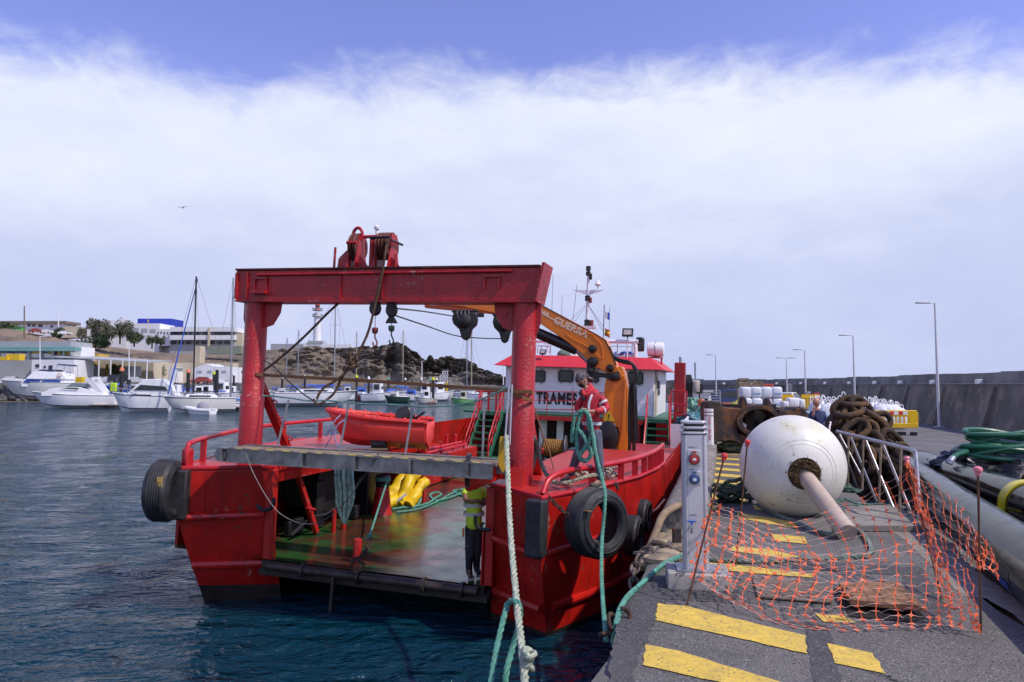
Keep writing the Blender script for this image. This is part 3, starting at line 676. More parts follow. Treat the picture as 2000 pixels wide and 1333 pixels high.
for u in (-2.27, 1.98):
 mb = MB(); mb.box((u, -.222, 3.30), (.26, .04, .03)); mb.box((u-.12, -.222, 3.2), (.02, .03, .2)); mb.box((u+.12, -.222, 3.2), (.02, .03, .2))
 if u < 0: mb.box((u, -.26, 3.05), (.30, .12, .05))
 mb.build('bracket_frame', M_redg, gan)
def sheave(u, tilt=0, hoop=True, wide=.12, nm=3):
 z0 = 3.475; c = Vector((u, 0, z0+.52)); mb = MB()
 for sx in (-1, 1):
  x = u+sx*wide*.62
  mb.plate([(x, -.22, z0), (x, .22, z0), (x, .12, z0+.36), (x, .10, z0+.58), (x, -.10, z0+.58), (x, -.12, z0+.36)], .018)
 mb.build('cheek_plate', M_redg, gan, smooth=False)
 for k in range(nm):
  x = u-wide*.42+wide*.84*k/max(1, nm-1); mb = MB()
  mb.lathe([(.05, -.018), (.235, -.018), (.21, 0), (.235, .018), (.05, .018)], 28, Matrix.Translation((x, 0, z0+.38)) @ Matrix.Rotation(R(90), 4, 'Y'))
  mb.build('sheave', mat('rusty_sheave', (0.14, 0.035, 0.03), 0.6, var=.4, vs=5, rust=(RUST, .5, 8)), gan)
 if hoop:
  mb = MB(); mb.tube(CR([(u-.08, -.02, z0+.5), (u-.08, -.02, z0+.64), (u, -.02, z0+.71), (u+.08, -.02, z0+.64), (u+.08, -.02, z0+.5)], 5), .028, 8); mb.build('lifting_eye', M_redg, gan)
 else:
  mb = MB(); mb.tube([(u-.17, -.28, z0+.48), (u+.19, -.28, z0+.48)], .022, 8); mb.tube([(u-.17, -.26, z0+.48), (u-.17, .2, z0+.48)], .02, 6); mb.tube([(u+.19, -.26, z0+.44), (u+.19, .2, z0+.44)], .022, 6); mb.build('rope_guard', M_black, gan)
uA = bl(700, 500, 0).x; uB = bl(757, 500, 0).x
sheave(uA, hoop=True, nm=2); sheave(uB, hoop=False, wide=.22, nm=4)
mb = MB()
mb.plate([(uA-.32, -.1, 3.475), (uA-.06, -.1, 3.475), (uA-.08, -.1, 3.85), (uA-.30, -.1, 3.65)], .02); mb.build('web_plate', M_redg, gan, smooth=False); mb = MB()
mb.plate([(uA+.06, -.1, 3.475), (uA+.28, -.1, 3.475), (uA+.10, -.1, 3.72)], .02); mb.build('web_plate', M_redg, gan, smooth=False); mb = MB(); mb.plate([(uB-.34, -.1, 3.475), (uB-.12, -.1, 3.475), (uB-.12, -.1, 3.62)], .02); mb.build('web_plate', M_redg, gan, smooth=False); mb = MB()
mb.plate([(uB+.12, -.1, 3.475), (uB+.32, -.1, 3.475), (uB+.14, -.1, 3.66)], .02); mb.build('web_plate', M_redg, gan, smooth=False)
mb = MB(); mb.tube([((uA+uB)/2, 0, 3.47), ((uA+uB)/2, 0, 4.02)], .045, 12); mb.tube([(uA+.05, 0, 4.03), (uB-.05, 0, 4.03)], .03, 10)
mb.tube([(uA-.38, -.1, 3.47), (uA-.37, -.1, 3.84)], .022, 8); mb.tube([(uB+.22, -.1, 3.47), (uB+.22, -.1, 3.7)], .022, 8); mb.tube([(uA-.05, -.28, 3.88), (uA+.13, -.28, 3.88)], .03, 8)
mb.bar((uA+.32, .0, 3.6), (uB-.1, 0, 3.98), .03, .03); mb.build('head_frame', M_redg, gan)
mb = MB(); c = Vector(((uA+uB)/2+.02, .1, 4.02)); mb.lathe([(.022, 0), (.022, .14), (.045, .16), (.05, .20), (.02, .23)], 12, Matrix.Translation(c)); mb.build('antenna', M_wht, gan)
# ------------------------------------------------------------------ port side: under-deck gear
mb = MB(); mb.bar(BL(577, 915, 'u', -2.15)+Vector((0, 0, 0)), BL(618, 1040, 'u', -2.15), .10, .09, (1, 0, 0)); mb.build('raking_strut', M_red, boat, bevel=.008)
mb = MB(); p = BL(605, 993, 'u', -2.12); mb.torus(p+Vector((.05, -.05, 0)), .09, .022, (0, .3, 1), 16, 6); mb.build('strut_ring', M_redrail, boat)
def winch(c, ax, rr, wd, flange, mrope, mfl, nm='winch', label=None, par=None, turns=16, mflr=None):
 """drum of rope between two discs; c centre, ax axis"""
 root = empty(nm); root.parent = par or boat; root.location = c
 ax = Vector(ax).normalized(); M = ax.to_track_quat('Z', 'Y').to_matrix().to_4x4()
 mb = MB(); pr = []
 for i in range(turns*2+1):
  z = -wd/2+wd*i/(turns*2); pr.append((rr+(.022 if i % 2 else 0), z))
 mb.lathe(pr, 36, M); mb.build('rope_drum', mrope, root, ang=80)
 for s in (-1, 1):
  mb = MB(); mb.lathe([(flange*.97, -.015), (flange, 0), (flange*.97, .015)], 36, M @ Matrix.Translation((0, 0, s*(wd/2+.02)))); mb.build('drum_flange', mfl, root)
 return root
winch((-2.95, 2.9, -.72), (1, 0, 0), .52, .85, .62, mat('dark_green_rope_drum', (0.035, 0.07, 0.055), .9, var=.3, vs=12), M_black, nm='winch')
mb = MB()
for x, y, sx, sy, sz in ((-3.0, 3.4, 1.7, .2, .3), (-2.35, 4.15, .25, .35, 1.2), (-3.3, 1.2, .7, .3, .45), (-2.45, 2.25, .14, .3, .95), (-3.1, 4.6, 1.4, .8, 1.25), (-2.5, 1.5, .12, .5, .3)):
 mb = MB(); mb.box((x, y, DW+sz/2+.02), (sx, sy, sz)); mb.build('winch_frame', M_black, boat, bevel=.02)
mb = MB(); mb.tube(CR([(-2.3, 1.1, DW+.1), (-2.2, 1.6, DW+.35), (-2.3, 2.4, DW+.3), (-2.25, 3.2, DW+.6), (-2.4, 4.0, DW+.9)], 6), .035, 8); mb.build('hydraulic_hose', M_black, boat)
for v in (2.05, 2.45):
 mb = MB(); mb.cyl((-1.95, v, DW), (-1.95, v, DW+.45), .045, 10); mb.build('stub_post', M_red, boat)
mb = MB(); mb.bar((-1.75, 6.0, DW), (-1.75, 6.0, 0), .12, .12, (0, 1, 0)); mb.build('deck_post', M_red, boat)
c = BL(745, 1004, 'w', DW); root = empty('capstan'); root.parent = boat; root.location = (c.x, c.y, DW)
mb = MB(); mb.lathe([(.245, 0), (.235, .05), (.22, .08), (.15, .62)], 24); mb.build('cone', M_red, root)
mb = MB(); mb.lathe([(.155, .62), (.165, .66), (.155, .70)]+[(.155+(.015 if i % 2 else 0), .70+.016*i) for i in range(10)]+[(.16, .87), (.14, .89)], 24); mb.build('head', M_black, root)
mb = MB(); mb.torus((0, 0, .80), .165, .014, n=24, m=6); mb.torus((0, 0, .83), .165, .014, n=24, m=6); mb.torus((0, 0, .77), .167, .014, n=24, m=6); mb.build('rope_turns', M_ropeg, root)
c = BL(697, 1098, 'w', DW); mb = MB(); mb.lathe([(.072, 0), (.072, .37), (.066, .39)], 18, Matrix.Translation((c.x, c.y, DW))); mb.build('mooring_bitt', M_red, boat)
bitt = c
mb = MB(); mb.prism([(-4.33, 6.6), (-2.62, 6.6), (-2.62, 12.6), (-4.33, 12.6)], DW+.02, -.72); mb.build('side_tank', M_red, boat, bevel=.02)
mb = MB()
for i in range(9):
 v = 8+i*.5; mb.cyl((-2.9-(i % 2)*.2, v, -.72), (-2.9-(i % 2)*.2, v, -.72+.12+.12*((i*7) % 3)/2), .035, 8)
mb.tube([(-2.8, 7.6, -.62), (-2.8, 12, -.62)], .04, 8); mb.tube([(-3.1, 8, -.6), (-3.1, 12.3, -.6)], .05, 8); mb.build('deck_pipes', M_redrail, boat)
mb = MB(); mb.cyl((-3.6, 12.2, -.7), (-3.6, 12.2, -.35), .06, 10); mb.cyl((-3.4, 12.5, -.7), (-3.4, 12.5, -.35), .06, 10); mb.build('small_bitt', M_redrail, boat)
mb = MB(); mb.box((4.16, 6.0, -.10), (.36, 2.6, .10)); mb.build('side_step', M_red, boat, bevel=.01)
mb = MB(); mb.prism([(1.95, 6.6), (4.30, 6.6), (4.30, 13), (1.95, 13)], DW+.04, -.35); mb.build('side_tank', M_redh, boat)
q = [bl(1311, 874, 13.8), bl(1313, 822, 13.8), bl(1345, 818, 13.8), bl(1345, 860, 13.8)]
mb = MB(); mb.plate([(4.30, 12.0, -.35), (4.30, 12.0, .42), (4.30, 15.6, .50), (4.30, 15.6, -.35)][::-1], .05); mb.build('bulwark_panel', M_wht, boat, smooth=False)
mb = MB(); mb.plate([(4.302, 11.96, -.35), (3.93, 11.96, -.35), (3.93, 11.96, .40), (4.302, 11.96, .40)], .04); mb.build('bulwark_end', M_wht, boat, smooth=False)
text('lettering', '26', .24, mat('green_print', (0.03, 0.22, 0.11), .6), basis((4.11, 11.95, -.02), (1, 0, 0), (0, 0, 1)), boat, bold=.006)
# ------------------------------------------------------------------ wheelhouse
VF = 18.0
wl = bl(985, 808, VF); wr = bl(1276, 817, VF); we = 2.17; wb = .28
u0, u1 = wl.x, wr.x
whs = empty('wheelhouse'); whs.parent = boat
mb = MB(); mb.box(((u0+u1)/2, VF+3.0, (we+wb)/2), (u1-u0, 6.0, we-wb)); mb.build('wall', M_wht, whs, bevel=.02)
mb = MB(); a = .42; hz = .48
mb.add([(u0-a, VF-a, we), (u1+a, VF-a, we), (u1+a, VF+6.3, we), (u0-a, VF+6.3, we), (u0+.20, VF+.30, we+hz), (u1-.20, VF+.30, we+hz), (u1-.20, VF+5.7, we+hz), (u0+.20, VF+5.7, we+hz)],
       [(0, 3, 2, 1), (4, 5, 6, 7), (0, 1, 5, 4), (1, 2, 6, 5), (2, 3, 7, 6), (3, 0, 4, 7)]); mb.build('roof', M_redroof, whs, smooth=False)
def rrect(cx, cz, w, h, r, n=5):
 o_ = []
 for qx, qz, a0 in ((1, 1, 0), (-1, 1, 90), (-1, -1, 180), (1, -1, 270)):
  for i in range(n+1): an = R(a0+90*i/n); o_.append((cx+qx*(w/2-r)+math.cos(an)*r, cz+qz*(h/2-r)+math.sin(an)*r))
 return o_
for (x0, x1, y0, y1) in ((1033, 1066, 724, 746), (1090, 1121, 724, 746), (1146, 1171, 726, 747), (1226, 1257, 727, 751)):
 A = bl(x0, y1, VF); B_ = bl(x1, y0, VF); cx = (A.x+B_.x)/2; cz = (A.z+B_.z)/2; w = B_.x-A.x; h = B_.z-A.z
 Mx = Matrix(((1, 0, 0, 0), (0, 0, 1, VF-.05), (0, 1, 0, 0), (0, 0, 0, 1)))
 mb = MB(); mb.prism(rrect(cx, cz, w, h, .10), 0, .06, Mx); f = mb.build('window', mat('window_rubber', (0.03, 0.035, 0.03), .6), whs)
 mb = MB(); mb.prism(rrect(cx, cz, w-.10, h-.10, .07), -.012, .0, Mx); mb.build('pane', M_glassg, f)
 mb = MB()
 for sx in (-.28, .28):
  for sz in (-1, 1): mb.box((cx+sx*w, VF-.07, cz+sz*(h/2+.02)), (.05, .05, .07))
 mb.build('window_clip', mat('grey_clip', (0.18, 0.19, 0.2), .5), f)
mb = MB(); mb.box((u1+.02, VF+.75, 1.25), (.05, .75, 1.75)); dr = mb.build('door', mat('beige_door', (0.50, 0.44, 0.33), .6), whs, bevel=.01)
mb = MB(); mb.box((u1+.05, VF+.75, 1.65), (.02, .42, .5)); mb.build('door_pane', M_glass, dr)
mb = MB(); mb.box((u1+.02, VF+1.9, 1.45), (.05, .9, .6)); mb.build('side_window', M_glass, whs)
def flood(x, y, v, par, w=.2):
 p = bl(x, y, v); r_ = empty('floodlight'); r_.parent = par; r_.location = p
 mb = MB(); mb.box((0, 0, 0), (w, .08, w*.8), M=Matrix.Rotation(R(-20), 4, 'X')); mb.bar((0, 0, -w*.6), (0, 0, -w*.3), .05, .05); mb.build('housing', M_black, r_, bevel=.01)
 mb = MB(); mb.box((0, -.05, 0), (w*.72, .012, w*.5), M=Matrix.Rotation(R(-20), 4, 'X')); mb.build('lens', mat('lamp_lens', (0.45, 0.42, 0.38), .2), r_)
flood(1060, 688, VF+.0, whs, .26)
flood(1226, 650, VF+1.5, whs, .46)
mb = MB(); p = bl(1226, 660, VF+1.5); mb.cyl(p, (p.x, p.y, we+hz), .03, 8)
a_ = bl(1045, 666, VF+1.6); b2 = bl(1240, 668, VF+1.6); mb.tube(CR([(a_.x-.6, VF+1.6, we+hz), (a_.x-.5, VF+1.6, a_.z), (a_.x, VF+1.6, a_.z), (b2.x-.25, VF+1.6, b2.z), (b2.x, VF+1.6, b2.z-.05), (b2.x+.05, VF+1.6, we+hz)], 6), .085, 10); mb.build('white_pipe_frame', M_wht, whs)
mb = MB()
for x in (1206, 1235): p = bl(x, 672, VF+1.3); mb.cyl(p, (p.x, p.y, we+hz), .02, 6)
p = bl(1062, 672, VF+1.3); q = bl(1235, 678, VF+1.3); mb.cyl(p, q, .012, 6); mb.build('roof_rail', M_galv, whs)
mb = MB()
for x0, x1 in ((1050, 1074), (1057, 1068)):
 a1 = bl(x0, 690, VF+.6); b1 = bl(x1, 690, VF+.6); t1 = bl(x0, 676, VF+.6).z
 mb.tube([a1, (a1.x, a1.y, t1), (b1.x, b1.y, t1), b1], .02, 6)
mb.build('red_hoop', M_redrail, whs)
p = bl(1250, 684, VF+2.2); p2 = bl(1250, 667, VF+2.2); mb = MB(); mb.box((p.x, p.y, (p.z+p2.z)/2+.05), (.36, .3, .62)); vt = mb.build('vent_box', M_black, whs, bevel=.08)
mb = MB()
for i in range(4): mb.box((p.x, p.y-.16, p.z-.05+i*.11), (.22, .03, .03))
mb.build('vent_slats', mat('grey_slats', (0.15, 0.13, 0.13), .6), vt)
p = bl(1281, 683, VF+2.6); r_ = empty('life_raft'); r_.parent = whs; r_.location = p
mb = MB(); mb.tube([(-.36, 0, 0), (-.33, 0, 0), (0, 0, 0), (.33, 0, 0), (.36, 0, 0)], [.2, .30, .34, .30, .2], 20); mb.build('canister', M_whtgel, r_)
mb = MB(); mb.torus((0, 0, 0), .345, .02, (1, 0, 0), 24, 6); mb.build('canister_band', M_galv, r_)
mb = MB(); mb.box((0, 0, -.36), (.6, .5, .05))
for sx in (-.25, .25):
 for sy in (-.2, .2): mb.cyl((sx, sy, -.36), (sx, sy, -.85), .025, 6)
mb.build('cradle', M_redrail, r_)
mb = MB(); p = bl(1103, 682, VF+1.2); mb.ball((p.x, p.y, we+hz+.08), .28, 10, 7, (1.2, 1, .8)); mb.build('green_net_bundle', M_ropegd, whs)
mb = MB(); p = bl(1122, 684, VF+1.3); mb.ball((p.x, p.y, we+hz+.03), .28, 10, 7, (1.3, 1, .6)); mb.build('white_bundle', M_whtgel, whs)
mb = MB()
for i in range(9):
 x = bl(1198+i*4.5, 684, VF+1.9); pts = [(x.x+rnd.uniform(-.3, .3), x.y+rnd.uniform(-.2, .2), we+hz+.02+rnd.random()*.28) for _ in range(5)]; mb.tube(CR(pts, 4), .03, 5)
mb.build('blue_rope_heap', mat('blue_rope', (0.10, 0.20, 0.52), .8), whs)
mb = MB()
for i in range(6):
 x = bl(1202+i*6, 684, VF+2.0); mb.ball((x.x, x.y, we+hz+.10), .16, 8, 6, (1.2, 1, .8))
mb.build('white_bag_heap', M_whtgel, whs)
VM = VF+3.4; r_ = empty('mast'); r_.parent = boat; pb = bl(1145, 690, VM); pt = bl(1145, 530, VM); r_.location = (pb.x, VM, we+hz)
H = pt.z-(we+hz); M_mast = M_wht
def mh(y): return bl(1145, y, VM).z-(we+hz)
mb = MB(); mb.tube([(0, 0, 0), (0, 0, H)], [.11, .06], 12); mb.build('mast_pole', M_mast, r_)
hc = mh(568); sc_ = (bl(1160, 568, VM)-bl(1145, 568, VM)).x/15
mb = MB(); mb.add([(-30*sc_, -.05, hc+.02), (30*sc_, -.05, hc+.02), (30*sc_, .05, hc+.02), (-30*sc_, .05, hc+.02), (-4*sc_, -.06, hc-.18), (4*sc_, -.06, hc-.18), (4*sc_, .06, hc-.18), (-4*sc_, .06, hc-.18)], [(0, 1, 2, 3), (5, 4, 7, 6), (0, 4, 5, 1), (1, 5, 6, 2), (2, 6, 7, 3), (3, 7, 4, 0)]); mb.build('crosstree', M_mast, r_)
for yy, xx, hh, ww in ((525, 0, .22, .12), (535, 0, .2, .12), (541, 5, .28, .07), (583, 0, .25, .13), (587, 6, .25, .07), (631, 0, .3, .13), (632, 9, .3, .1)):
 z = mh(yy); mb = MB(); mb.lathe([(ww*.8, -hh/2), (ww, -hh/2+.03), (ww*.9, 0), (ww, hh/2-.03), (ww*.5, hh/2)], 12, Matrix.Translation((xx*sc_, -.05, z))); mb.build('navigation_light', M_black if xx < 6 else mat('dark_red_lamp', (.25, .05, .04), .4), r_)
mb = MB(); x = 19*sc_; z = mh(556); mb.cyl((x, 0, hc), (x, 0, z), .025, 8); mb.lathe([(.03, -.12), (.16, 0), (.03, .22)], 12, Matrix.Translation((x, 0, z))); mb.build('antenna_cone', M_mast, r_)
mb = MB()
mb.box((0, 0, mh(640)), (.9, .35, .12)); mb.build('light_shelf', M_mast, r_)
mb = MB()
for (xa, ya, xb, yb) in ((1142, 597, 1113, 628), (1143, 600, 1120, 632), (1150, 598, 1190, 655), (1150, 598, 1182, 655)):
 A = bl(xa, ya, VM)-r_.location; B_ = bl(xb, yb, VM-1.5)-r_.location; mb.tube([A, B_], .012, 4)
for xx, ya, yb in ((1127, 556, 640), ): A = bl(xx, ya, VM)-r_.location; B_ = bl(xx-10, yb, VM)-r_.location; mb.tube([A, B_], .01, 4)
mb.build('stay_wire', M_wire, r_)
for xx, ya in ((1080, 537), (1098, 577), (1191, 600)):
 A = bl(xx, ya, VM-.5); mb = MB(); mb.tube([(A.x, A.y, we+hz), A], .012, 5); mb.build('whip_antenna', M_galv, boat)
fp = bl(1180, 600, VM-1); mb = MB(); mb.tube([(fp.x, fp.y, we+hz), (fp.x, fp.y, fp.z+.1)], .018, 6); mb.build('flag_pole', M_black, boat)
def flag(x0, x1, y0, y1, cols, nm, vert):
 root = empty(nm); root.parent = boat; A = bl(x0, y1, VM-1); B_ = bl(x1, y0, VM-1); root.location = A; w = B_.x-A.x; h = B_.z-A.z; m_ = len(cols)
 for i, c_ in enumerate(cols):
  f0, f1 = i/m_, (i+1)/m_
  if m_ == 3: f0, f1 = ((0, .25), (.25, .75), (.75, 1))[i]
  vs = []; n = 8
  for j in range(n+1):
   for k in (0, 1):
    if vert: x = w*(f0+(f1-f0)*k); z = h*j/n
    else: x = w*j/n; z = h*(f0+(f1-f0)*k)
    vs.append((x, .07*math.sin(x/w*7), z-.08*(x/w)))
  mb = MB(); mb.add(vs, [(2*j, 2*j+1, 2*j+3, 2*j+2) for j in range(n)]); o_ = mb.build('stripe', mat('flag_%s_cloth' % c_[0], c_[1], .8, var=.05), root); md = o_.modifiers.new('thick', 'SOLIDIFY'); md.thickness = .006
cR = ('red', (.45, .03, .02)); cY = ('yellow', (.70, .45, .03)); cW = ('white', (.8, .8, .8)); cB = ('blue', (.02, .05, .35))
flag(1181, 1191, 642, 656, (cR, cY, cR), 'spanish_flag', False); flag(1182, 1191, 608, 622, (cW, cB), 'white_and_blue_flag', True)
VD = 16.9
ul = bl(905, 812, VD).x; ur = bl(1306, 826, VD).x
mb = MB(); mb.box(((ul+ur)/2, VD+3.8, wb-.05), (ur-ul, 7.6, .09)); mb.build('upper_deck', M_grnst, boat)
ml = bl(990, 812, VD).x; mr = bl(1256, 820, VD).x
mb = MB(); mb.box(((ml+mr)/2, VD-.01, wb-.16), (mr-ml, .1, .17)); mb.build('deck_band', M_red, boat)
mb = MB(); mb.box(((ml+mr)/2+1.2, VD-.07, wb-.08), (1.5, .04, .04)); mb.build('band_pipe', M_redrail, boat)
nb0 = bl(1040, 803, VF-.08); nb1 = bl(1182, 760, VF-.08)
mb = MB(); mb.box(((u0+u1)/2, VF-.05, .58), (u1-u0-.1, .03, .5)); mb.build('name_board', M_wht, whs)
c = bl(1090.5, 780.0, VF-.07)
text('lettering', 'TRAMES  T', (bl(1050, 768, VF).z-bl(1050, 791, VF).z)*1.36, M_blk, basis((bl(1048.5, 780, VF).x, VF-.068, c.z), (1, 0, -.003), (0, 0, 1)), whs, bold=.028, ext=.004, sx=.655, spacing=1.12, align='LEFT')
mb = MB()
for y_ in (764.5, 781.5, 799):
 A = bl(1028, y_, VD); B_ = bl(1235, y_+4, VD); mb.tube([A, B_], .018, 6)
for x_ in (1028, 1069, 1119, 1168, 1235):
 A = bl(x_, 764, VD); mb.tube([A, (A.x, VD, wb)], .018, 6)
mb.build('thin_rail', M_redrail, boat)
mb = MB(); mb.box(((ml+mr)/2, VD+2.2, (wb+DW)/2), (mr-ml+.6, .1, wb-DW-.1)); mb.build('recess_wall', M_black, boat)
for (x0, x1) in ((1053, 1067), (1087, 1100)):
 A = bl(x0, 850, VD+.6).x; B_ = bl(x1, 850, VD+.6).x; mb = MB(); mb.box(((A+B_)/2, VD+.65, (wb+DW)/2-.05), (B_-A, .1, wb-DW-.2)); mb.build('recess_panel', M_wht, boat)
A = bl(1228, 850, VD).x; B_ = bl(1250, 850, VD).x
mb = MB(); mb.box(((A+B_)/2, VD+.25, (wb+DW)/2-.05), (B_-A, .5, wb-DW-.2)); mb.build('red_bulkhead', M_redh, boat)
mb = MB(); mb.box((0, VD+1.5, DW-.02), (8, 6.5, .04)); mb.build('forward_deck', M_grnst, boat)
mb = MB(); mb.box(((ul+bl(985, 850, VD).x)/2, VD+1.8, (wb+DW)/2), (bl(985, 850, VD).x-ul, .1, wb-DW)); mb.build('bulkhead', M_grnst, boat)
def stairs(x0t, x1t, x0b, x1b, yb, nm):
 root = empty(nm); root.parent = boat; V1 = VD-2.4
 A0 = bl(x0t, 812, VD).x; A1 = bl(x1t, 812, VD).x; B0 = bl(x0b, yb, V1).x; B1 = bl(x1b, yb, V1).x; n = 8
 for k in range(n):
  t = (k+.5)/n; v = VD-2.4*t; z = wb-(wb-DW)*t; a_ = A0+(B0-A0)*t; b_ = A1+(B1-A1)*t
  mb = MB(); mb.box(((a_+b_)/2, v, z), (b_-a_, .27, .05)); mb.build('tread', M_grnst, root)
 for (t0, b0) in ((A0, B0), (A1, B1)):
  mb = MB(); mb.bar((t0, VD, wb-.05), (b0, V1, DW+.05), .06, .26, (0, 0, 1)); mb.build('stringer', M_grnst, root)
  top_ = [(t0, VD+.0, wb+.92), (b0, V1+.1, DW+1.05), (b0, V1-.02, DW+.85), (b0, V1-.02, DW)]
  mb = MB(); mb.tube(top_, .028, 8); mb.tube([(t0, VD, wb+.5), (b0, V1, DW+.55)], .018, 6)
  for t in (0, .25, .5, .75, 1):
   x = t0+(b0-t0)*t; v = VD+(V1-VD)*t; z = wb+(DW-wb)*t; mb.bar((x, v, z), (x, v, z+.92), .03, .05)
  mb.build('handrail', M_redrail, root)
stairs(940, 982, 908, 953, 892, 'port_stairs'); stairs(1264, 1306, 1256, 1309, 892, 'starboard_stairs')
mb = MB()     # upper rail, port wing
A = bl(931, 765, VD+.2); B_ = bl(985, 765, VD+.2)
mb.tube([A, B_], .03, 8)
for x_ in (938, 955, 970, 977): A2 = bl(x_, 765, VD+.2); mb.bar((A2.x, VD+.2, wb), (A2.x, VD+.2, A2.z), .09, .03, (0, 1, 0))
A3 = bl(931, 765, VD+.2); mb.tube([(A3.x, VD+.2, A3.z), (A3.x, VD+4, A3.z)], .03, 8); mb.build('wing_rail', M_redrail, boat)
A = bl(1315.5, 800, VD+.6); B_ = bl(1338.5, 709, VD+.6); r_ = empty('exhaust_trunk'); r_.parent = boat
mb = MB(); mb.box(((A.x+B_.x)/2, VD+.85, (B_.z+DW)/2), (B_.x-A.x, .5, B_.z-DW)); mb.build('trunk', M_redg, r_, bevel=.01)
mb = MB(); x = (A.x+B_.x)/2; mb.cyl((x, VD+.85, B_.z), (x, VD+.85, B_.z+.2), .055, 10); mb.ball((x, VD+.85, B_.z+.2), .055, 10, 6); mb.build('vent_cap', M_galv, r_)
mb = MB(); t_ = bl(1340, 764, VD-.4)
for dx in (-.55, 0): mb.tube([(t_.x+dx, VD-.4, DW+.9), (t_.x+dx+.02, VD-.4, t_.z)], .03, 8)
for y_ in (764, 790, 810): A = bl(1320, y_, VD-.4); mb.tube([(t_.x-.55, VD-.4, A.z), (t_.x, VD-.4, A.z)], .022, 6)
mb.build('ladder_frame', M_redrail, boat)
# ------------------------------------------------------------------ deck crane
VC = 9.0
cr_ = empty('deck_crane'); cr_.parent = boat
def cpoly(px, v0, v1, m, nm, par=cr_, bev=.02):
 pts = [bl(x, y, VC) for x, y in px]; n = len(pts)
 area = sum(pts[i].x*pts[(i+1) % n].z-pts[(i+1) % n].x*pts[i].z for i in range(n))
 if area < 0: pts = pts[::-1]
 vs = [(p.x, v0, p.z) for p in pts]+[(p.x, v1, p.z) for p in pts]
 mb = MB(); mb.add(vs, [tuple(range(n)), tuple(range(2*n-1, n-1, -1))]+[(i, i+n, n+(i+1) % n, (i+1) % n) for i in range(n)]); return mb.build(nm, m, par, ang=30, bevel=bev)
cpoly([(1190, 728), (1203, 718), (1216, 716), (1221, 728), (1225, 745), (1225, 800), (1223, 888), (1200, 888), (1207, 868), (1212, 845), (1209, 834), (1200, 830), (1181, 832), (1180, 790), (1184, 750)], VC-.24, VC+.28, M_orange, 'crane_column')
cpoly([(1223, 740), (1226, 745), (1224, 889), (1206, 889), (1217, 845), (1220, 790)], VC-.30, VC-.245, M_orange, 'column_fin', bev=.006)
cpoly([(1058, 596), (1130, 634), (1167, 654), (1184, 664), (1192, 680), (1206, 715), (1221, 736), (1212, 742), (1190, 730), (1182, 726), (1166, 717), (1151, 704), (1136, 689), (1114, 671), (1086, 652), (1058, 633)], VC-.26, VC+.30, M_orange, 'main_boom')
cpoly([(1059, 601), (1059, 629), (1010, 621), (964, 612), (900, 600), (830, 594), (832, 576), (900, 575), (964, 580), (1010, 589)], VC-.18, VC+.22, M_orange, 'jib_boom')
cpoly([(964, 606), (964, 614), (832, 602), (832, 596)], VC-.12, VC+.12, M_orangd, 'extension_ram', bev=.01)
mb = MB()
for ln in ([(1110, 655), (1130, 668), (1150, 678), (1172, 697), (1180, 702)], [(1125, 644), (1150, 650), (1170, 668), (1179, 682), (1180, 702)], [(1137, 656), (1160, 655), (1178, 675)]):
 mb.tube(CR([Vector((bl(x, y, VC).x, VC-.262, bl(x, y, VC).z)) for x, y in ln], 5), .012, 6)
mb.build('boom_beading', M_orange, cr_)
mb = MB(); mb.tube([Vector((bl(x, y, VC).x, VC-.25, bl(x, y, VC).z)) for x, y in ((1059, 597), (1130, 635.5), (1167, 655), (1185, 666), (1193, 682), (1206, 714))], .018, 6); mb.build('edge_pipe', M_black, cr_)
for x, y, r in ((1161, 683, .115), (1195, 720, .105), (1163, 708, .13), (1204, 736, .125), (1158, 725, .09)):
 p = bl(x, y, VC); mb = MB(); mb.lathe([(r, 0), (r, .10), (r*.8, .15), (r*.25, .17), (.001, .17)], 20, Matrix.Translation((p.x, VC-.27, p.z)) @ Matrix.Rotation(R(90), 4, 'X')); mb.build('pivot_pin', M_black, cr_)
cpoly([(1150, 706), (1158, 698), (1168, 702), (1167, 722), (1160, 734), (1150, 730)], VC-.34, VC-.27, M_black, 'link_plate', bev=.01)
cpoly([(1150, 722), (1172, 728), (1195, 730), (1212, 726), (1215, 742), (1200, 745), (1184, 738), (1166, 738), (1150, 733)], VC-.36, VC-.28, M_black, 'link_arm', bev=.01)
A = bl(1046, 649, VC); B_ = bl(1128, 684, VC); mb = MB(); mb.cyl((A.x, VC-.1, A.z), (B_.x, VC-.1, B_.z), .155, 18); mb.build('boom_cylinder', M_black, cr_)
C_ = bl(1150, 705, VC); mb = MB(); mb.cyl((B_.x, VC-.1, B_.z), (C_.x, VC-.1, C_.z), .09, 14); mb.build('cylinder_rod', M_galv, cr_)
mb = MB()
for k in range(5):
 o_ = k*2.2
 pts = [bl(x, y, VC) for x, y in ((1192-o_*.3, 678), (1199, 694+o_*.6), (1212+o_*.4, 703+o_*.6), (1232+o_*.8, 708+o_*.7), (1240+o_*.7, 722+o_*.8), (1243+o_*.3, 738), (1236+o_*.5, 748), (1232+o_*1.1, 760), (1230+o_*1.6, 800), (1230+o_*1.7, 860))]
 mb.tube(CR([(p.x, VC-.2+.06*(k % 3), p.z) for p in pts], 5), .032, 6)
mb.build('hydraulic_hoses', M_black, cr_)
for x in (1232, 1241):
 A = bl(x, 755, VC+.3); mb = MB(); mb.cyl((A.x, VC+.3, A.z), (A.x, VC+.3, -.4), .05, 8); mb.build('valve_pipe', M_black, cr_)
mb = MB(); p = bl(1190, 852, VC); mb.lathe([(.34, 0), (.34, .16), (.26, .2)], 26, Matrix.Translation((p.x, VC-.18, p.z)) @ Matrix.Rotation(R(90), 4, 'X') @ Matrix.Diagonal((.85, 1.25, 1, 1))); mb.build('slew_motor_cover', M_black, cr_)
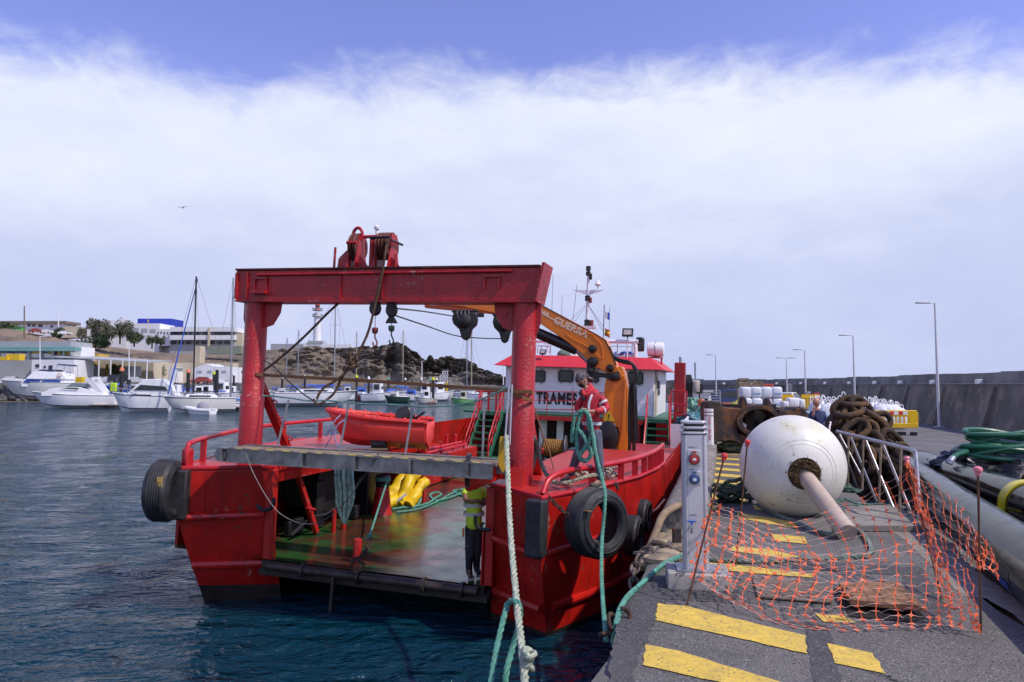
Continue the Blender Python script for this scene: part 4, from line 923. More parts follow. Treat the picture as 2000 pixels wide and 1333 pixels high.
cb = bl(1206, 892, VC); mb = MB(); mb.lathe([(.48, 0), (.50, .03), (.50, .10), (.44, .12)], 30, Matrix.Translation((cb.x-.05, VC, cb.z-.02))); mb.build('slew_ring', mat('orange_ring_steel', (.10, .05, .02), .6, var=.3), cr_)
mb = MB()
for k in range(22): a = 2*math.pi*k/22; mb.box((cb.x-.05+.47*math.cos(a), VC+.47*math.sin(a), cb.z+.11), (.05, .05, .05))
mb.build('ring_bolts', M_orangd, cr_)
mb = MB(); mb.lathe([(.55, DW), (.55, cb.z-.12), (.62, cb.z-.10), (.62, cb.z-.025)], 30, Matrix.Translation((cb.x-.05, VC, 0))); mb.build('pedestal', M_black, cr_)
mb = MB()
for k in range(9): mb.box((cb.x-.5+rnd.uniform(-.25, .5), VC-.35+rnd.uniform(-.15, .1), cb.z+.12+rnd.uniform(0, .3)), (rnd.uniform(.08, .22), .12, rnd.uniform(.06, .2)))
mb.build('valve_block', M_black, cr_, bevel=.01)
def tx(body, x0, y0, x1, y1, size, nm='lettering', m=None, sp=1.1, b=.008):
 A = bl(x0, y0, VC); B_ = bl(x1, y1, VC); A = Vector((A.x, VC-.264, A.z)); B_ = Vector((B_.x, VC-.264, B_.z)); return text(nm, body, size, m, basis((A+B_)/2, B_-A, (0, 0, 1)), cr_, bold=b, spacing=sp, ext=.003)
M_dec = mat('cream_decal', (0.74, 0.66, 0.50), .5, var=.03)
A = bl(1096, 630, VC); B_ = bl(1142, 650, VC)
tx('GUERRA', 1096, 631, 1141, 652, .27, m=M_dec, sp=1.02)
tx('84A', 1060, 611, 1074, 617, .17, m=M_dec)
mb = MB(); p0 = bl(1068, 617, VC); p1 = bl(1092, 630, VC); mb.bar((p0.x, VC-.263, p0.z), (p1.x, VC-.263, p1.z), .006, .03); mb.build('decal_line', M_dec, cr_)
p = bl(1192, 813, VC); mb = MB(); q = .17; mb.plate([(p.x-q, VC-.252, p.z-.12), (p.x+q, VC-.252, p.z-.12), (p.x, VC-.252, p.z+.17)], .006); mb.build('warning_triangle', M_yel, cr_, smooth=False)
mb = MB(); mb.bar((p.x, VC-.26, p.z+.07), (p.x, VC-.26, p.z-.03), .03, .004); mb.box((p.x, VC-.26, p.z-.07), (.03, .004, .03)); mb.build('warning_mark', M_blk, cr_)
mb = MB(); mb.box((p.x, VC-.252, p.z-.24), (.36, .008, .10)); mb.build('data_plate', M_wht, cr_)
A = bl(911, 594, VC); mb = MB(); mb.box((A.x, VC-.19, A.z), (.16, .01, .12)); mb.build('data_plate', M_wht, cr_)
w_ = bl(1078, 890, 5.8); winch((w_.x+.05, 5.8, .03), (1, .1, 0), .20, .50, .32, mat('ochre_rope_drum', (0.27, 0.135, 0.028), .9, var=.3, vs=14, dirt=((.12, .07, .03), .6, 9)), mat('grey_winch_disc', (.10, .10, .12), .45, metal=.5), nm='rope_winch', turns=12)
mb = MB(); mb.box((w_.x+.6, 6.0, -.13), (.45, .5, .34)); mb.box((w_.x+.95, 6.2, -.05), (.25, .3, .5)); mb.box((w_.x, 5.9, -.3), (1.2, .6, .08)); mb.build('winch_base', mat('dark_blue_grey_paint', (.03, .035, .05), .5), boat, bevel=.02)
# ------------------------------------------------------------------ things on and around the workboat (world space, placed from the boat frame)
def tyre(c, axis, R0, r, wd, label, group='black tyres hung as fenders along the red hull', cat='tyre'):
 root = empty('tyre', label, cat, c, group=group); root.rotation_euler = Vector(axis).to_track_quat('Z', 'Y').to_euler()
 ri = R0*.56; h = wd/2
 pr = [(ri, -h*.72), (ri+.03, -h*.95), (ri+.10, -h), (R0-.10, -h*.96), (R0-.03, -h*.80), (R0, -h*.5)]
 for k in range(5):
  z = -h*.42+h*.84*k/4; pr += [(R0, z-.02), (R0-.012, z-.008), (R0-.012, z+.008), (R0, z+.02)]
 pr += [(R0, h*.5), (R0-.03, h*.80), (R0-.10, h*.96), (ri+.10, h), (ri+.03, h*.95), (ri, h*.72), (ri+.05, h*.55), (ri+.09, 0), (ri+.05, -h*.55), (ri, -h*.72)]
 mb = MB(); mb.lathe(pr, 40, cap=False); mb.build('tread_band', M_rubber, root, ang=28)
 mb = MB(); mb.torus((0, 0, h*.985), R0*.80, .008, n=40, m=5); mb.torus((0, 0, h*.97), ri+.055, .01, n=40, m=5); mb.build('sidewall_ring', M_rubber, root)
 return root
def link_mesh(Lk=.10, Wk_=.06, r=.012, n=6, m=6):
 mb = MB(); pts = []; a = Lk/2-Wk_/2
 for i in range(n+1): an = -math.pi/2+math.pi*i/n; pts.append((a+Wk_/2*math.cos(an), Wk_/2*math.sin(an), 0))
 for i in range(n+1): an = math.pi/2+math.pi*i/n; pts.append((-a+Wk_/2*math.cos(an), Wk_/2*math.sin(an), 0))
 mb.tube(pts, r, m, closed=True); o = mb.build('chain_link', M_chain); me = o.data; bpy.data.objects.remove(o); return me
def chain(nm, label, pts, Lk, Wk_, r, m=None, cat='chain', jit=.1):
 root = empty(nm, label, cat, pts[0]); me = link_mesh(Lk, Wk_, r)
 if m: me.materials.clear(); me.materials.append(m)
 q = CR(pts, 12); ds = [0]
 for a, b in zip(q, q[1:]): ds.append(ds[-1]+(b-a).length)
 st = Lk-2*r*1.1; n = max(2, int(ds[-1]/st)); j = 0
 for i in range(n+1):
  x = min(ds[-1]*.9999, i*st)
  while j < len(ds)-2 and ds[j+1] < x: j += 1
  t = (q[j+1]-q[j]).normalized(); p = q[j]+t*(x-ds[j]); o = bpy.data.objects.new('chain_link', me); COL.objects.link(o); o.parent = root
  M = t.to_track_quat('X', 'Z').to_matrix().to_4x4() @ Matrix.Rotation(R(90)*(i % 2)+rnd.uniform(-jit, jit), 4, 'X'); M.translation = p-Vector(pts[0]); o.matrix_local = M
 return root
def plate_small(c, M, par):
 mb = MB(); mb.box((0, 0, 0), (.07, .012, .20)); mb.cyl((0, -.02, .05), (0, .01, .05), .018, 8); mb.cyl((0, -.02, -.05), (0, .01, -.05), .018, 8); o = mb.build('shackle_plate', mat('rusty_plate', (.22, .12, .06), .7, var=.3, rust=(RUST, .3, 9)), par); o.matrix_local = M; return o
d_ = Vector((.42, .91, 0)); nrm = BM.to_3x3() @ Vector((.93, -.38, .03))
tc_ = BW(3.62, -.30, -.50)
tc_ = P(1165, 1021, 10.45); t1 = tyre(tc_, (nrm.x-.15, nrm.y-.25, .05), .50, .2, .42, 'big black tyre nearest the viewer, hung by a rusty chain on the starboard quarter')
plate_small(None, Matrix.Translation((-.05, .0, .0)), t1).location = (-.36, .22, .18)
tp = tyre(P(322, 958, 11.75), BM.to_3x3() @ Vector((-.80, -.32, .0)), .50, .2, .40, 'black tyre with a yellow shackle plate hung on the port quarter at the left')
mb = MB(); mb.box((0, 0, 0), (.09, .02, .19)); mb.cyl((0, -.03, .03), (0, 0, .03), .02, 8); o = mb.build('shackle_plate', mat('ochre_plate', (.42, .27, .08), .6, var=.2), tp)
o.matrix_world = Matrix.Translation(P(312, 944, 11.38))
o.matrix_parent_inverse = Matrix.Identity(4)
o.matrix_local = (Matrix.Translation(tp.location) @ tp.rotation_euler.to_matrix().to_4x4()).inverted() @ Matrix.Translation(P(312, 944, 11.30))
sd = BM.to_3x3() @ Vector((1, -.12, 0))
for (x, y, Y, rr, lb) in ((1236, 1046, 11.9, .33, 'smaller black tyre behind the big one, with a rusty shackle plate'), (1254, 1008, 13.0, .30, 'third black tyre along the hull, low by the kerb'), (1268, 987, 14.3, .28, 'farthest black tyre, squeezed between hull and kerb')):
 tyre(P(x, y, Y), sd, rr, .1, .27, lb)
chain('fender_chain', 'rusty chain from the stern corner down to the big black tyre', [P(1066, 966, 10.3), P(1085, 985, 10.2), P(1112, 1010, 10.1)], .085, .05, .011)
chain('fender_chain', 'short chain from the rail foot to the top right of the big tyre', [P(1203, 945, 10.9), P(1207, 955, 10.75)], .07, .045, .010)
GL = P(432, 888, 11.65); GR = P(962, 921, 10.45)
gv = (GR-GL); gl = gv.length; gx = gv.normalized()
gw = empty('gangway', 'worn aluminium gangway with yellow and black edge laid across the stern', 'gangway')
gM = basis(GL, gx, BM.to_3x3() @ Vector((0, 1, 0))); gw.matrix_world = gM
gw.location = gM.to_translation(); gw.rotation_euler = gM.to_euler()
mb = MB()     # channel side facing aft
for yy in (0, .62):
 mb.add([(0.06, yy, -.10), (gl, yy, -.10), (gl, yy, .10), (0.0, yy, .10), (.06, yy+.03, -.10), (gl, yy+.03, -.10), (gl, yy+.03, .10), (0.0, yy+.03, .10)], [(0, 1, 2, 3), (5, 4, 7, 6), (0, 4, 5, 1), (3, 2, 6, 7), (0, 3, 7, 4), (1, 5, 6, 2)])
 s_ = -1 if yy == 0 else 1
 mb.box((gl/2, yy+.015+s_*.03, .105), (gl, .09, .014)); mb.box((gl/2+.03, yy+.015+s_*.03, -.105), (gl-.06, .09, .014))
mb.build('side_rail', M_alu, gw)
for k in range(5):
 x = .04+k*(gl-.6)/4.4+(.55 if k else 0); mb = MB(); mb.box((x, -.045, 0), (.035, .05, .20)); mb.build('joint_strap', M_alu, gw)
for k in range(8):
 mb = MB(); mb.box((.03+gl*(k+.5)/8, .33, .075), (gl/8-.012, .56, .03)); mb.build('tread_panel', mat('worn_gangway_deck', (.22, .17, .11), .85, var=.3, vs=8), gw)
mb = MB(); mb.cyl((.0, -.03, 0), (.0, .66, 0), .105, 14); mb.build('end_tube', M_alu, gw)
def hazard():
 m = bpy.data.materials.new('hazard_stripes'); m.use_nodes = True; t = m.node_tree; b = t.nodes['Principled BSDF']; b.inputs['Roughness'].default_value = .7
 tcn = t.nodes.new('ShaderNodeTexCoord'); wv = t.nodes.new('ShaderNodeTexWave'); wv.wave_type = 'BANDS'; wv.bands_direction = 'DIAGONAL'; wv.inputs['Scale'].default_value = 2.2; wv.inputs['Distortion'].default_value = 0
 t.links.new(tcn.outputs['Object'], wv.inputs[0]); r_ = t.nodes.new('ShaderNodeValToRGB'); r_.color_ramp.interpolation = 'CONSTANT'; r_.color_ramp.elements[0].color = (.03, .028, .02, 1); r_.color_ramp.elements[1].position = .5; r_.color_ramp.elements[1].color = (.55, .42, .06, 1)
 n_ = t.nodes.new('ShaderNodeTexNoise'); n_.inputs['Scale'].default_value = 6; n_.inputs['Detail'].default_value = 6; m2 = t.nodes.new('ShaderNodeMapRange'); m2.inputs[1].default_value = .48; m2.inputs[2].default_value = .6
 t.links.new(tcn.outputs['Object'], n_.inputs[0]); t.links.new(n_.outputs[0], m2.inputs[0]); mi = t.nodes.new('ShaderNodeMix'); mi.data_type = 'RGBA'; t.links.new(m2.outputs[0], mi.inputs[0]); t.links.new(wv.outputs[0], r_.inputs[0]); t.links.new(r_.outputs[0], mi.inputs[6]); mi.inputs[7].default_value = (.22, .20, .17, 1)
 t.links.new(mi.outputs[2], b.inputs['Base Color']); return m
mb = MB(); mb.box((gl/2, -.015, .1165), (gl*.94, .07, .006)); mb.build('hazard_tape', hazard(), gw)
for (x, y0) in ((505, 783), (639, 786), (773, 789), (922, 778), (990, 760)):
 t = (x-432)/530.0*gl; ptop = None
 if x == 990: continue
 top_ = P(x+(12 if x < 600 else 5 if x < 900 else 2), y0, 11.5-(x-432)/530*1.0); lt = gM.inverted() @ top_
 mb = MB(); mb.cyl((t, .60, .1), (lt.x, .60, lt.z), .019, 8); mb.build('stanchion', M_galv, gw)
hr = []
for x, y in ((512, 773), (560, 777), (600, 783), (641, 783), (700, 789), (776, 791), (840, 795), (922, 786), (993, 757)):
 Y = 12.2-(x-432)/530*1.15; hr.append(P(x, y, Y))
mb = MB(); mb.rope(CR(hr, 4), .014, n=4); o = mb.build('hand_rope', mat('pale_green_line', (.13, .25, .23), .8, var=.3, vs=10)); tag(o, 'thin pale green hand rope strung between the gangway stanchions', 'rope')
mb = MB(); A = P(986, 870, 10.7); mb.cyl(A, P(994, 752, 10.9), .016, 8); mb.cyl(A+Vector((.07, .05, 0)), P(1000, 752, 11.0), .016, 8); o = mb.build('steel_pole', M_galv); tag(o, 'pair of thin steel poles standing by the starboard gantry column', 'poles')
A = BI @ P(912, 955, 10.7); B_ = BI @ P(985, 925, 11.3)
mb = MB(); mb.bar(A+Vector((0, 0, .06)), B_+Vector((0, 0, .06)), .10, .20); mb.box(B_+Vector((-.05, .0, .04)), (.22, .2, .24)); mb.build('gangway_bracket', M_redh, boat, bevel=.01)
mb = MB(); A = P(913, 935, 10.66); mb.tube([A+Vector((0, 0, -.12)), A, P(914, 905, 10.55), P(914, 893, 10.6), P(918, 889, 10.9)], .035, 6); o = mb.build('webbing_strap', M_black); tag(o, 'black webbing strap round the right end of the gangway', 'strap')
mb = MB(); pts = [P(472, 727, 12.75), P(500, 731, 12.55), P(516, 733, 12.6), P(760, 747, 11.8), P(900, 757, 11.35), P(1000, 764, 11.12), P(1038, 766, 11.1), P(1044, 765, 11.4)]
for a, b in zip(pts, pts[1:]): mb.bar(a, b, .012, .055)
pts = [P(1001, 770, 11.1), P(1020, 776, 11.02), P(1038, 783, 11.12), P(1046, 805, 11.9), P(1060, 850, 13), P(1073, 882, 14), P(1081, 915, 13.2)]
for a, b in zip(pts, pts[1:]): mb.bar(a, b, .012, .05)
o = mb.build('ratchet_strap', M_strap); tag(o, 'long brown strap stretched between the two gantry columns', 'strap')
def wr(nm, label, pts, r, m, cat='rope', n=6, lay=True):
 mb = MB(); q = CR([P(*p) for p in pts], 8)
 if lay: mb.rope(q, r, n=5)
 else: mb.tube(q, r, n)
 o = mb.build(nm, m); tag(o, label, cat); return o
wr('tarred_rope', 'dark brown rope slanting from under the beam down to the left gantry column', [(662, 592, 12.3), (640, 612, 12.35), (590, 662, 12.5), (540, 706, 12.6), (515, 724, 12.6)], .022, M_ropeb)
wr('tarred_rope', 'dark brown rope from the sheaves that loops down and hangs before the marina', [(757, 470, 11.75), (753, 490, 11.7), (748, 525, 11.7), (738, 570, 11.75), (722, 640, 11.8), (704, 682, 11.8), (680, 722, 11.8), (655, 744, 11.8), (636, 755, 11.8), (624, 768, 11.8), (619, 780, 11.8)], .022, M_ropeb)
wr('tarred_rope', 'short second strand of dark rope curling under the knot', [(692, 700, 11.8), (676, 724, 11.82), (664, 745, 11.85), (655, 765, 11.85), (640, 780, 11.85), (622, 790, 11.8), (612, 780, 11.8)], .022, M_ropeb)
mb = MB()
for i in range(7):
 c = P(686, 706, 11.8)+Vector((rnd.uniform(-.07, .09), rnd.uniform(-.03, .03), rnd.uniform(-.10, .10))); mb.torus(c, .045, .018, (rnd.uniform(-1, 1), .5, rnd.uniform(-.4, .4)), 12, 6)
o = mb.build('rope_knot', M_ropeb); tag(o, 'frayed brown knot where the dark ropes join', 'rope knot')
wr('dark_line', 'thin black twisted line from the left column to the hanging rope', [(516, 704, 12.55), (535, 717, 12.5), (560, 742, 12.3), (590, 768, 12.0), (612, 783, 11.85)], .012, M_black)
wr('rope_line', 'thin grey wire hanging in a curve before the stern well', [(475, 870, 11.5), (495, 925, 11.4), (530, 985, 11.3), (560, 1012, 11.3), (600, 1024, 11.3), (640, 1012, 11.3), (680, 975, 11.2), (715, 925, 11.0), (740, 885, 10.9)], .007, M_wire, 'wire', lay=False)
wr('wire_cable', 'upper thin black cable between the gantry block and the winch pod', [(775, 603, 12.2), (830, 609, 14.2), (885, 618, 18.5)], .014, M_black, 'cable', lay=False)
wr('wire_cable', 'lower thin black cable sagging from the gantry block to both winch pods', [(773, 617, 12.2), (830, 636, 14), (890, 656, 18.4), (940, 661, 18.6), (985, 662, 18.8)], .014, M_black, 'cable', lay=False)
def hook(x, y0, Y, label, mm, blk):
 c = P(x, y0, Y); root = empty('hook_block', label, 'hook', c, group='hooks hanging under the gantry beam')
 if blk:
  mb = MB(); mb.lathe([(.085, -.05), (.10, -.02), (.10, .02), (.085, .05)], 20, Matrix.Rotation(R(80), 4, 'X') @ Matrix.Diagonal((1.0, 1.25, 1, 1))); mb.box((0, 0, .10), (.16, .10, .08)); mb.build('block', M_black, root)
  mb = MB(); mb.add([(-.035, -.04, -.10), (.035, -.04, -.10), (.035, .04, -.10), (-.035, .04, -.10), (-.10, -.04, -.22), (.10, -.04, -.22), (.10, .04, -.22), (-.10, .04, -.22)], [(0, 1, 2, 3), (4, 7, 6, 5), (0, 4, 5, 1), (1, 5, 6, 2), (2, 6, 7, 3), (3, 7, 4, 0)]);
  if x > 750: mb.build('swivel', M_black, root)
 z = -.26 if x > 750 else -.32
 mb = MB(); mb.lathe([(.045, 0), (.055, -.03), (.05, -.07), (.035, -.10)], 12, Matrix.Translation((0, 0, z))); mb.build('weight', mm, root)
 mb = MB(); mb.tube(CR([(0, 0, z-.10), (0, 0, z-.16), (.02, 0, z-.21), (.035, 0, z-.26), (.005, 0, z-.31), (-.03, 0, z-.28), (-.03, 0, z-.24)], 5), .013, 7); mb.tube([(0, 0, z), (0, 0, -.05)], .006, 5); mb.build('hook', mm, root)
hook(733, 603, 11.9, 'black round block with a small red safety hook below it', mat('red_hook_paint', (.22, .03, .03), .5, var=.3), True)
hook(765, 606, 11.9, 'black pulley block with a small green swivel hook below it', mat('green_hook_paint', (.08, .12, .08), .5, var=.3), True)
def pod(x, y, Y, label, f=1.0):
 c = P(x, y, Y); root = empty('winch_pod', label, 'winch', c, group='black winch pods hung from the crane jib')
 mb = MB(); pr = [(-.30, .30), (.30, .30), (.33, .12), (.30, -.02), (.19, -.12), (.12, -.36), (.02, -.42), (-.08, -.38), (-.15, -.14), (-.30, .0), (-.34, .12)]
 Mx = Matrix(((f, 0, 0, 0), (0, 0, 1, -.18), (0, 1, 0, 0), (0, 0, 0, 1))); mb.prism(pr, 0, .34, Mx); mb.build('housing', M_black, root, bevel=.03)
 mb = MB(); mb.lathe([(.17, 0), (.19, .06), (.12, .10), (.02, .11)], 16, Matrix.Translation((-.02, -.18, .08)) @ Matrix.Rotation(R(90), 4, 'X')); mb.box((-.0, 0, .34), (.7*f, .28, .05)); mb.box((.36*f, 0, .24), (.25, .12, .10)); mb.build('drum_cover', M_black, root, bevel=.01)
 mb = MB()
 for k in range(4): mb.tube(CR([(-.16+.09*k, -.1, .36), (-.20+.10*k, -.26, .28), (-.14+.08*k, -.24, .08), (-.1+.05*k, -.2, -.02)], 5), .014, 5)
 mb.build('hoses', mat('grey_hose', (.10, .10, .10), .5), root)
pod(909, 634, 18.6, 'black winch pod with hoses hanging under the orange jib left of the column')
pod(985, 640, 18.9, 'second black winch pod partly behind the right gantry column', .9)
dg = empty('dinghy', 'small red plastic dinghy with a black outboard lying on rollers on the port deck', 'dinghy', P(735, 872, 15.9), rz=R(-2))
dg.rotation_euler = (R(1), R(3), R(-4))
def hullform(Ln, B, D, m, par, bow=-1, deck_in=.12, n=16, sheer=.18, nm='hull', blunt=.35):
 vs = []; k = 7; st = n+1
 for i in range(st):
  t = i/n; x = bow*(Ln/2-Ln*t)      # t=0 bow
  wb_ = B/2*(min(1, (t*2.3+.004)**.68) if t < .42 else 1.0)*(1-.12*max(0, t-.6)/.4)
  zs = D+sheer*(1-t)**2.2; kz = D*.16*(max(0, 1-t*3.2))**2
  cx = .82; rk = .17*Ln*max(0, 1-t*2.2)**1.3
  for (fy, fz) in ((1, 1), (1.04, .72), (.90, .30), (0, 0), (-.90, .30), (-1.04, .72), (-1, 1)):
   vs.append((x-bow*rk*(1-fz), fy*wb_, kz+(zs-kz)*fz))
 fs = []
 for i in range(n):
  for j in range(k-1): a = i*k+j; q = (a, a+1, a+k+1, a+k); fs.append(q if bow > 0 else q[::-1])
 fs.append(tuple(n*k+j for j in range(k)) if bow < 0 else tuple(n*k+j for j in range(k-1, -1, -1)))
 mb = MB(); mb.add(vs, fs); o = mb.build(nm, m, par, ang=32); return o, vs, k, n
o, hv, hk, hn = hullform(2.30, 1.15, .60, M_redply, dg, bow=-1, sheer=.12)
sm = o.modifiers.new('shell', 'SOLIDIFY'); sm.thickness = .05; sm.offset = -1
mb = MB()
for sgn, jj in ((1, 0), (-1, 6)):
 pts = [Vector(hv[i*hk+jj])+Vector((0, 0, .02)) for i in range(hn+1)]; mb.tube(pts, .055, 8)
mb.build('gunwale_tube', M_redply, dg)
mb = MB()
for i in range(1, hn, 2):
 for jj in (0, 6): p = Vector(hv[i*hk+jj]); mb.ball(p+Vector((0, 0, .07)), .035, 8, 5)
mb.build('grab_nubs', M_redply, dg)
mb = MB(); mb.box((.4, 0, .36), (.25, 1.0, .05)); mb.box((-.3, 0, .36), (.22, 1.0, .05)); mb.build('thwart', M_redply, dg)
ob = empty('outboard'); ob.parent = dg; ob.location = (.72, -.25, .62); ob.rotation_euler = (0, R(-22), 0)
mb = MB(); mb.add(*(lambda pr: ([(x, y, z) for z, sx, sy in pr for x, y in ((-sx, -sy), (sx*.8, -sy), (sx, 0), (sx*.8, sy), (-sx, sy))], [(i*5+j, i*5+(j+1) % 5, (i+1)*5+(j+1) % 5, (i+1)*5+j) for i in range(len(pr)-1) for j in range(5)]+[tuple(range((len(pr)-1)*5, len(pr)*5)), (4, 3, 2, 1, 0)]))([(0, .16, .13), (.05, .20, .15), (.22, .19, .14), (.30, .15, .11), (.33, .08, .06)])); mb.build('cowl', mat('outboard_grey', (.035, .037, .045), .35, var=.1), ob, bevel=.02)
mb = MB(); mb.box((.02, 0, -.05), (.26, .18, .1)); mb.bar((.15, 0, -.02), (.42, 0, .06), .05, .05); mb.box((0, 0, -.3), (.12, .06, .5)); mb.build('leg', M_black, ob, bevel=.01)
mb = MB()
for pts in ([(-.95, -.60, .2), (-.80, -.62, .50), (-.72, -.4, .66), (-.70, .3, .62)], [(-.55, -.3, .62), (-.68, -.60, .50), (-.80, -.64, .25), (-.95, -.60, -.02)], [(-.76, -.63, .36), (-.70, -.66, .1), (-.5, -.8, -.05), (-.2, -1.1, -.1)]): mb.tube(CR(pts, 5), .014, 5)
mb.build('lashing_rope', mat('blue_white_line', (.22, .25, .45), .8, var=.4, vs=20), dg)
c0_ = P(745, 874, 15.5)
for x, y, Y, lb in ((740, 866, 15.5, 'black rubber roller under the middle of the red dinghy'), (800, 862, 15.8, 'black rubber roller under the stern of the red dinghy')):
 p = P(x, y, Y); root = empty('rubber_roller', lb, 'roller', p, group='rollers under the dinghy'); mb = MB(); mb.tube([(-.15, .0, 0), (-.14, 0, 0), (.15, 0, 0), (.16, 0, 0)], [.10, .115, .115, .10], 18); mb.cyl((-.165, 0, 0), (.175, 0, 0), .03, 8); mb.build('roller_body', M_rubber, root); mb = MB(); mb.box((0, .0, -.12), (.4, .2, .04)); mb.build('roller_base', M_wood, root)
def lump(nm, label, cat, c, sx, sy, sz, m, seed, amp=.25, n=22, fr=2.2, ridge=0):
 mb = MB(); mb.ball((0, 0, 0), 1.0, n*2, n)
 for i, v in enumerate(mb.v):
  v = Vector(v); q = v.normalized(); d = 1+amp*noise.noise(q*fr+Vector((seed, 0, 0)))+amp*.5*noise.noise(q*fr*2.6+Vector((0, seed, 0)))
  if ridge: d += ridge*(1-abs(noise.noise(q*fr*1.6+Vector((3, seed, 1)))))**3
  z = q.z*d*sz
  mb.v[i] = (q.x*d*sx, q.y*d*sy, max(z, -sz*.55)+sz*.55)
 o = mb.build(nm, m, ang=60); o.location = c; tag(o, label, cat); return o
cY_ = BL(770, 988, 'w', DW)
yo = empty('yellow_tarpaulins', 'heap of bright yellow folded tarpaulin rolls beside the red capstan', 'tarpaulin', BM @ cY_)
M_tarp = mat('yellow_tarpaulin', (0.74, 0.50, 0.012), .45, var=.08, bump=.02, bs=7, bstr=.5)
for (dx, dy, h0, h1, ln, ry, r_) in ((-.45, .3, .25, .35, 1.0, 0, .20), (.1, .1, .15, .62, 1.1, 0, .17), (.38, -.05, .10, .80, .9, 0, .15), (.62, .0, .05, .55, .7, 0, .14), (.1, -.28, .1, .14, .8, 0, .16)):
 mb = MB(); a = Vector((dx-.25, dy-.2, h0)); b = Vector((dx+.12, dy+.35, h1)); pts = CR([a, a.lerp(b, .35)+Vector((.03, 0, .04)), a.lerp(b, .7)+Vector((-.02, 0, .03)), b], 5)
 mb.tube(pts, [r_*(1+.25*noise.noise(Vector((i*.6, dx*9, 0)))) for i in range(len(pts))], 14)
 for i, v in enumerate(mb.v): v = Vector(v); mb.v[i] = tuple(v+noise.noise_vector(v*6)*.035)
 mb.build('tarpaulin_roll', M_tarp, yo, ang=50)
mb = MB(); mb.bar((.05, -.42, .12), (.35, -.36, .34), .02, .05); mb.build('reflective_band', M_refl, yo)
mb = MB(); rA = random.Random(4)
for k in range(15):
 x = 656+k*2.4; yb = 985+22*math.sin(k/14*math.pi)+rA.uniform(-4, 4); Y0 = 12.8+rA.uniform(-.1, .1)
 pts = [P(x, 893, Y0), P(x-1+rA.uniform(-1, 1), 930, Y0-.03), P(x+2+rA.uniform(-1, 1), 965, Y0-.03), P(673+(x-673)*.92, yb, Y0-.04), P(673+(x-673)*.6, yb+14, Y0-.05)]
 mb.rope(CR(pts, 5), .021, n=4)
o = mb.build('hanging_rope_bundle', mat('hanging_green_rope', (.32, .48, .36), .85, var=.35, vs=12, dirt=((.52, .54, .42), .5, 6))); tag(o, 'thick bundle of faded green rope hanging below the gangway', 'rope bundle')
def floor_rope(nm, label, pix, w, r, m, par=None, amp=.0, rough=.02):
 pts = []
 for i, p in enumerate(pix):
  q = BM @ BL(p[0], p[1], 'w', w+r+(p[2] if len(p) > 2 else 0)); pts.append(q)
 mb = MB(); mb.rope(CR(pts, 6), r, n=5); o = mb.build(nm, m); tag(o, label, 'rope'); return o
floor_rope('green_rope', 'pale green rope lying in loops on the well floor beside the yellow heap', [(766, 995), (790, 991), (812, 990), (822, 975, .1), (808, 968, .08), (790, 972, .04), (785, 980), (808, 989), (835, 984), (850, 974), (862, 966), (852, 962, .05), (840, 968), (852, 978), (880, 972), (905, 963), (925, 962), (900, 957, .04), (885, 960), (905, 968), (930, 965)], DW, .028, M_ropeg)
floor_rope('green_rope', 'second pale green rope crossing the well floor behind the first', [(775, 1001), (815, 995), (848, 983), (880, 966), (905, 955), (935, 952), (940, 960)], DW, .024, M_ropeg)
wr('green_line', 'pale green line tied from the capstan head down to the stern chain', [(757, 938, 16.0), (742, 985, 14.8), (731, 1020, 13.6), (722, 1048, 12.7)], .02, M_ropeg)
mb = MB()
for i in range(6):
 c = P(721+rnd.uniform(-2, 3), 1046+i*1.6, 12.6)+Vector((rnd.uniform(-.02, .02), 0, 0)); mb.torus(c, .035, .016, (rnd.uniform(-1, 1), rnd.uniform(-.5, .5), rnd.uniform(-.6, .6)), 12, 6)
o = mb.build('rope_knot', M_ropeg); tag(o, 'pale green knot joining the line to the stern chain', 'rope knot')
chain('stern_chain', 'dark rusty chain from the green knot down over the stern roller', [P(722, 1054, 12.5), P(717, 1072, 12.1), P(706, 1088, 11.8), P(692, 1094, 11.6), P(686, 1104, 11.45)], .10, .06, .014)
chain('stern_chain', 'short loop of dark chain lying over the roller below the red bitt', [P(700, 1096, 11.6), P(710, 1104, 11.45), P(704, 1114, 11.4), P(690, 1112, 11.4)], .10, .06, .014)
wr('grey_rope', 'thick greyish rope looped round the back of the right gantry column', [(1040, 852, 11.4), (1048, 868, 11.5), (1054, 895, 11.6), (1063, 920, 11.5), (1078, 938, 11.3), (1092, 946, 11.1)], .035, M_ropegd)
wr('grey_rope', 'second strand of greyish rope hanging beside the right gantry column', [(1042, 860, 11.5), (1046, 880, 11.6), (1043, 900, 11.6), (1038, 918, 11.5)], .035, M_ropegd)
mb = MB(); rA = random.Random(9)
for k in range(5):
 c = BL(1125+k*16, 925+rA.uniform(-4, 4), 'w', .06+.05*(k % 2)); c = BM @ c
 mb.rope(CR([c+Vector((.26*math.cos(a)*rA.uniform(.7, 1.2), .22*math.sin(a), .05*math.sin(2*a))) for a in [2*math.pi*i/8 for i in range(9)]], 4), .032, n=5)
o = mb.build('mooring_rope_pile', mat('beige_rope', (.37, .33, .24), .85, var=.3, vs=12, spots=((.15, .22, .15), .4, 20))); tag(o, 'pile of beige mooring rope on the red deck behind the walking man', 'rope pile')
wr('beige_rope', 'beige rope snaking along the red deck from the pile to the left', [(1080, 942, 10.9), (1100, 944, 10.8), (1125, 938, 10.9), (1150, 930, 11.0), (1180, 926, 11.2)], .03, mat('beige_rope', (0, 0, 0)))
mb = MB()
for k in range(7):
 x = 978+k*1.6; mb.tube(CR([P(x, 853, 10.6), P(x-3+k*.7, 880, 10.6), P(x-4+k*.9, 905, 10.6), P(980+k*1.2, 920+3*math.sin(k), 10.6)], 5), .011, 5)
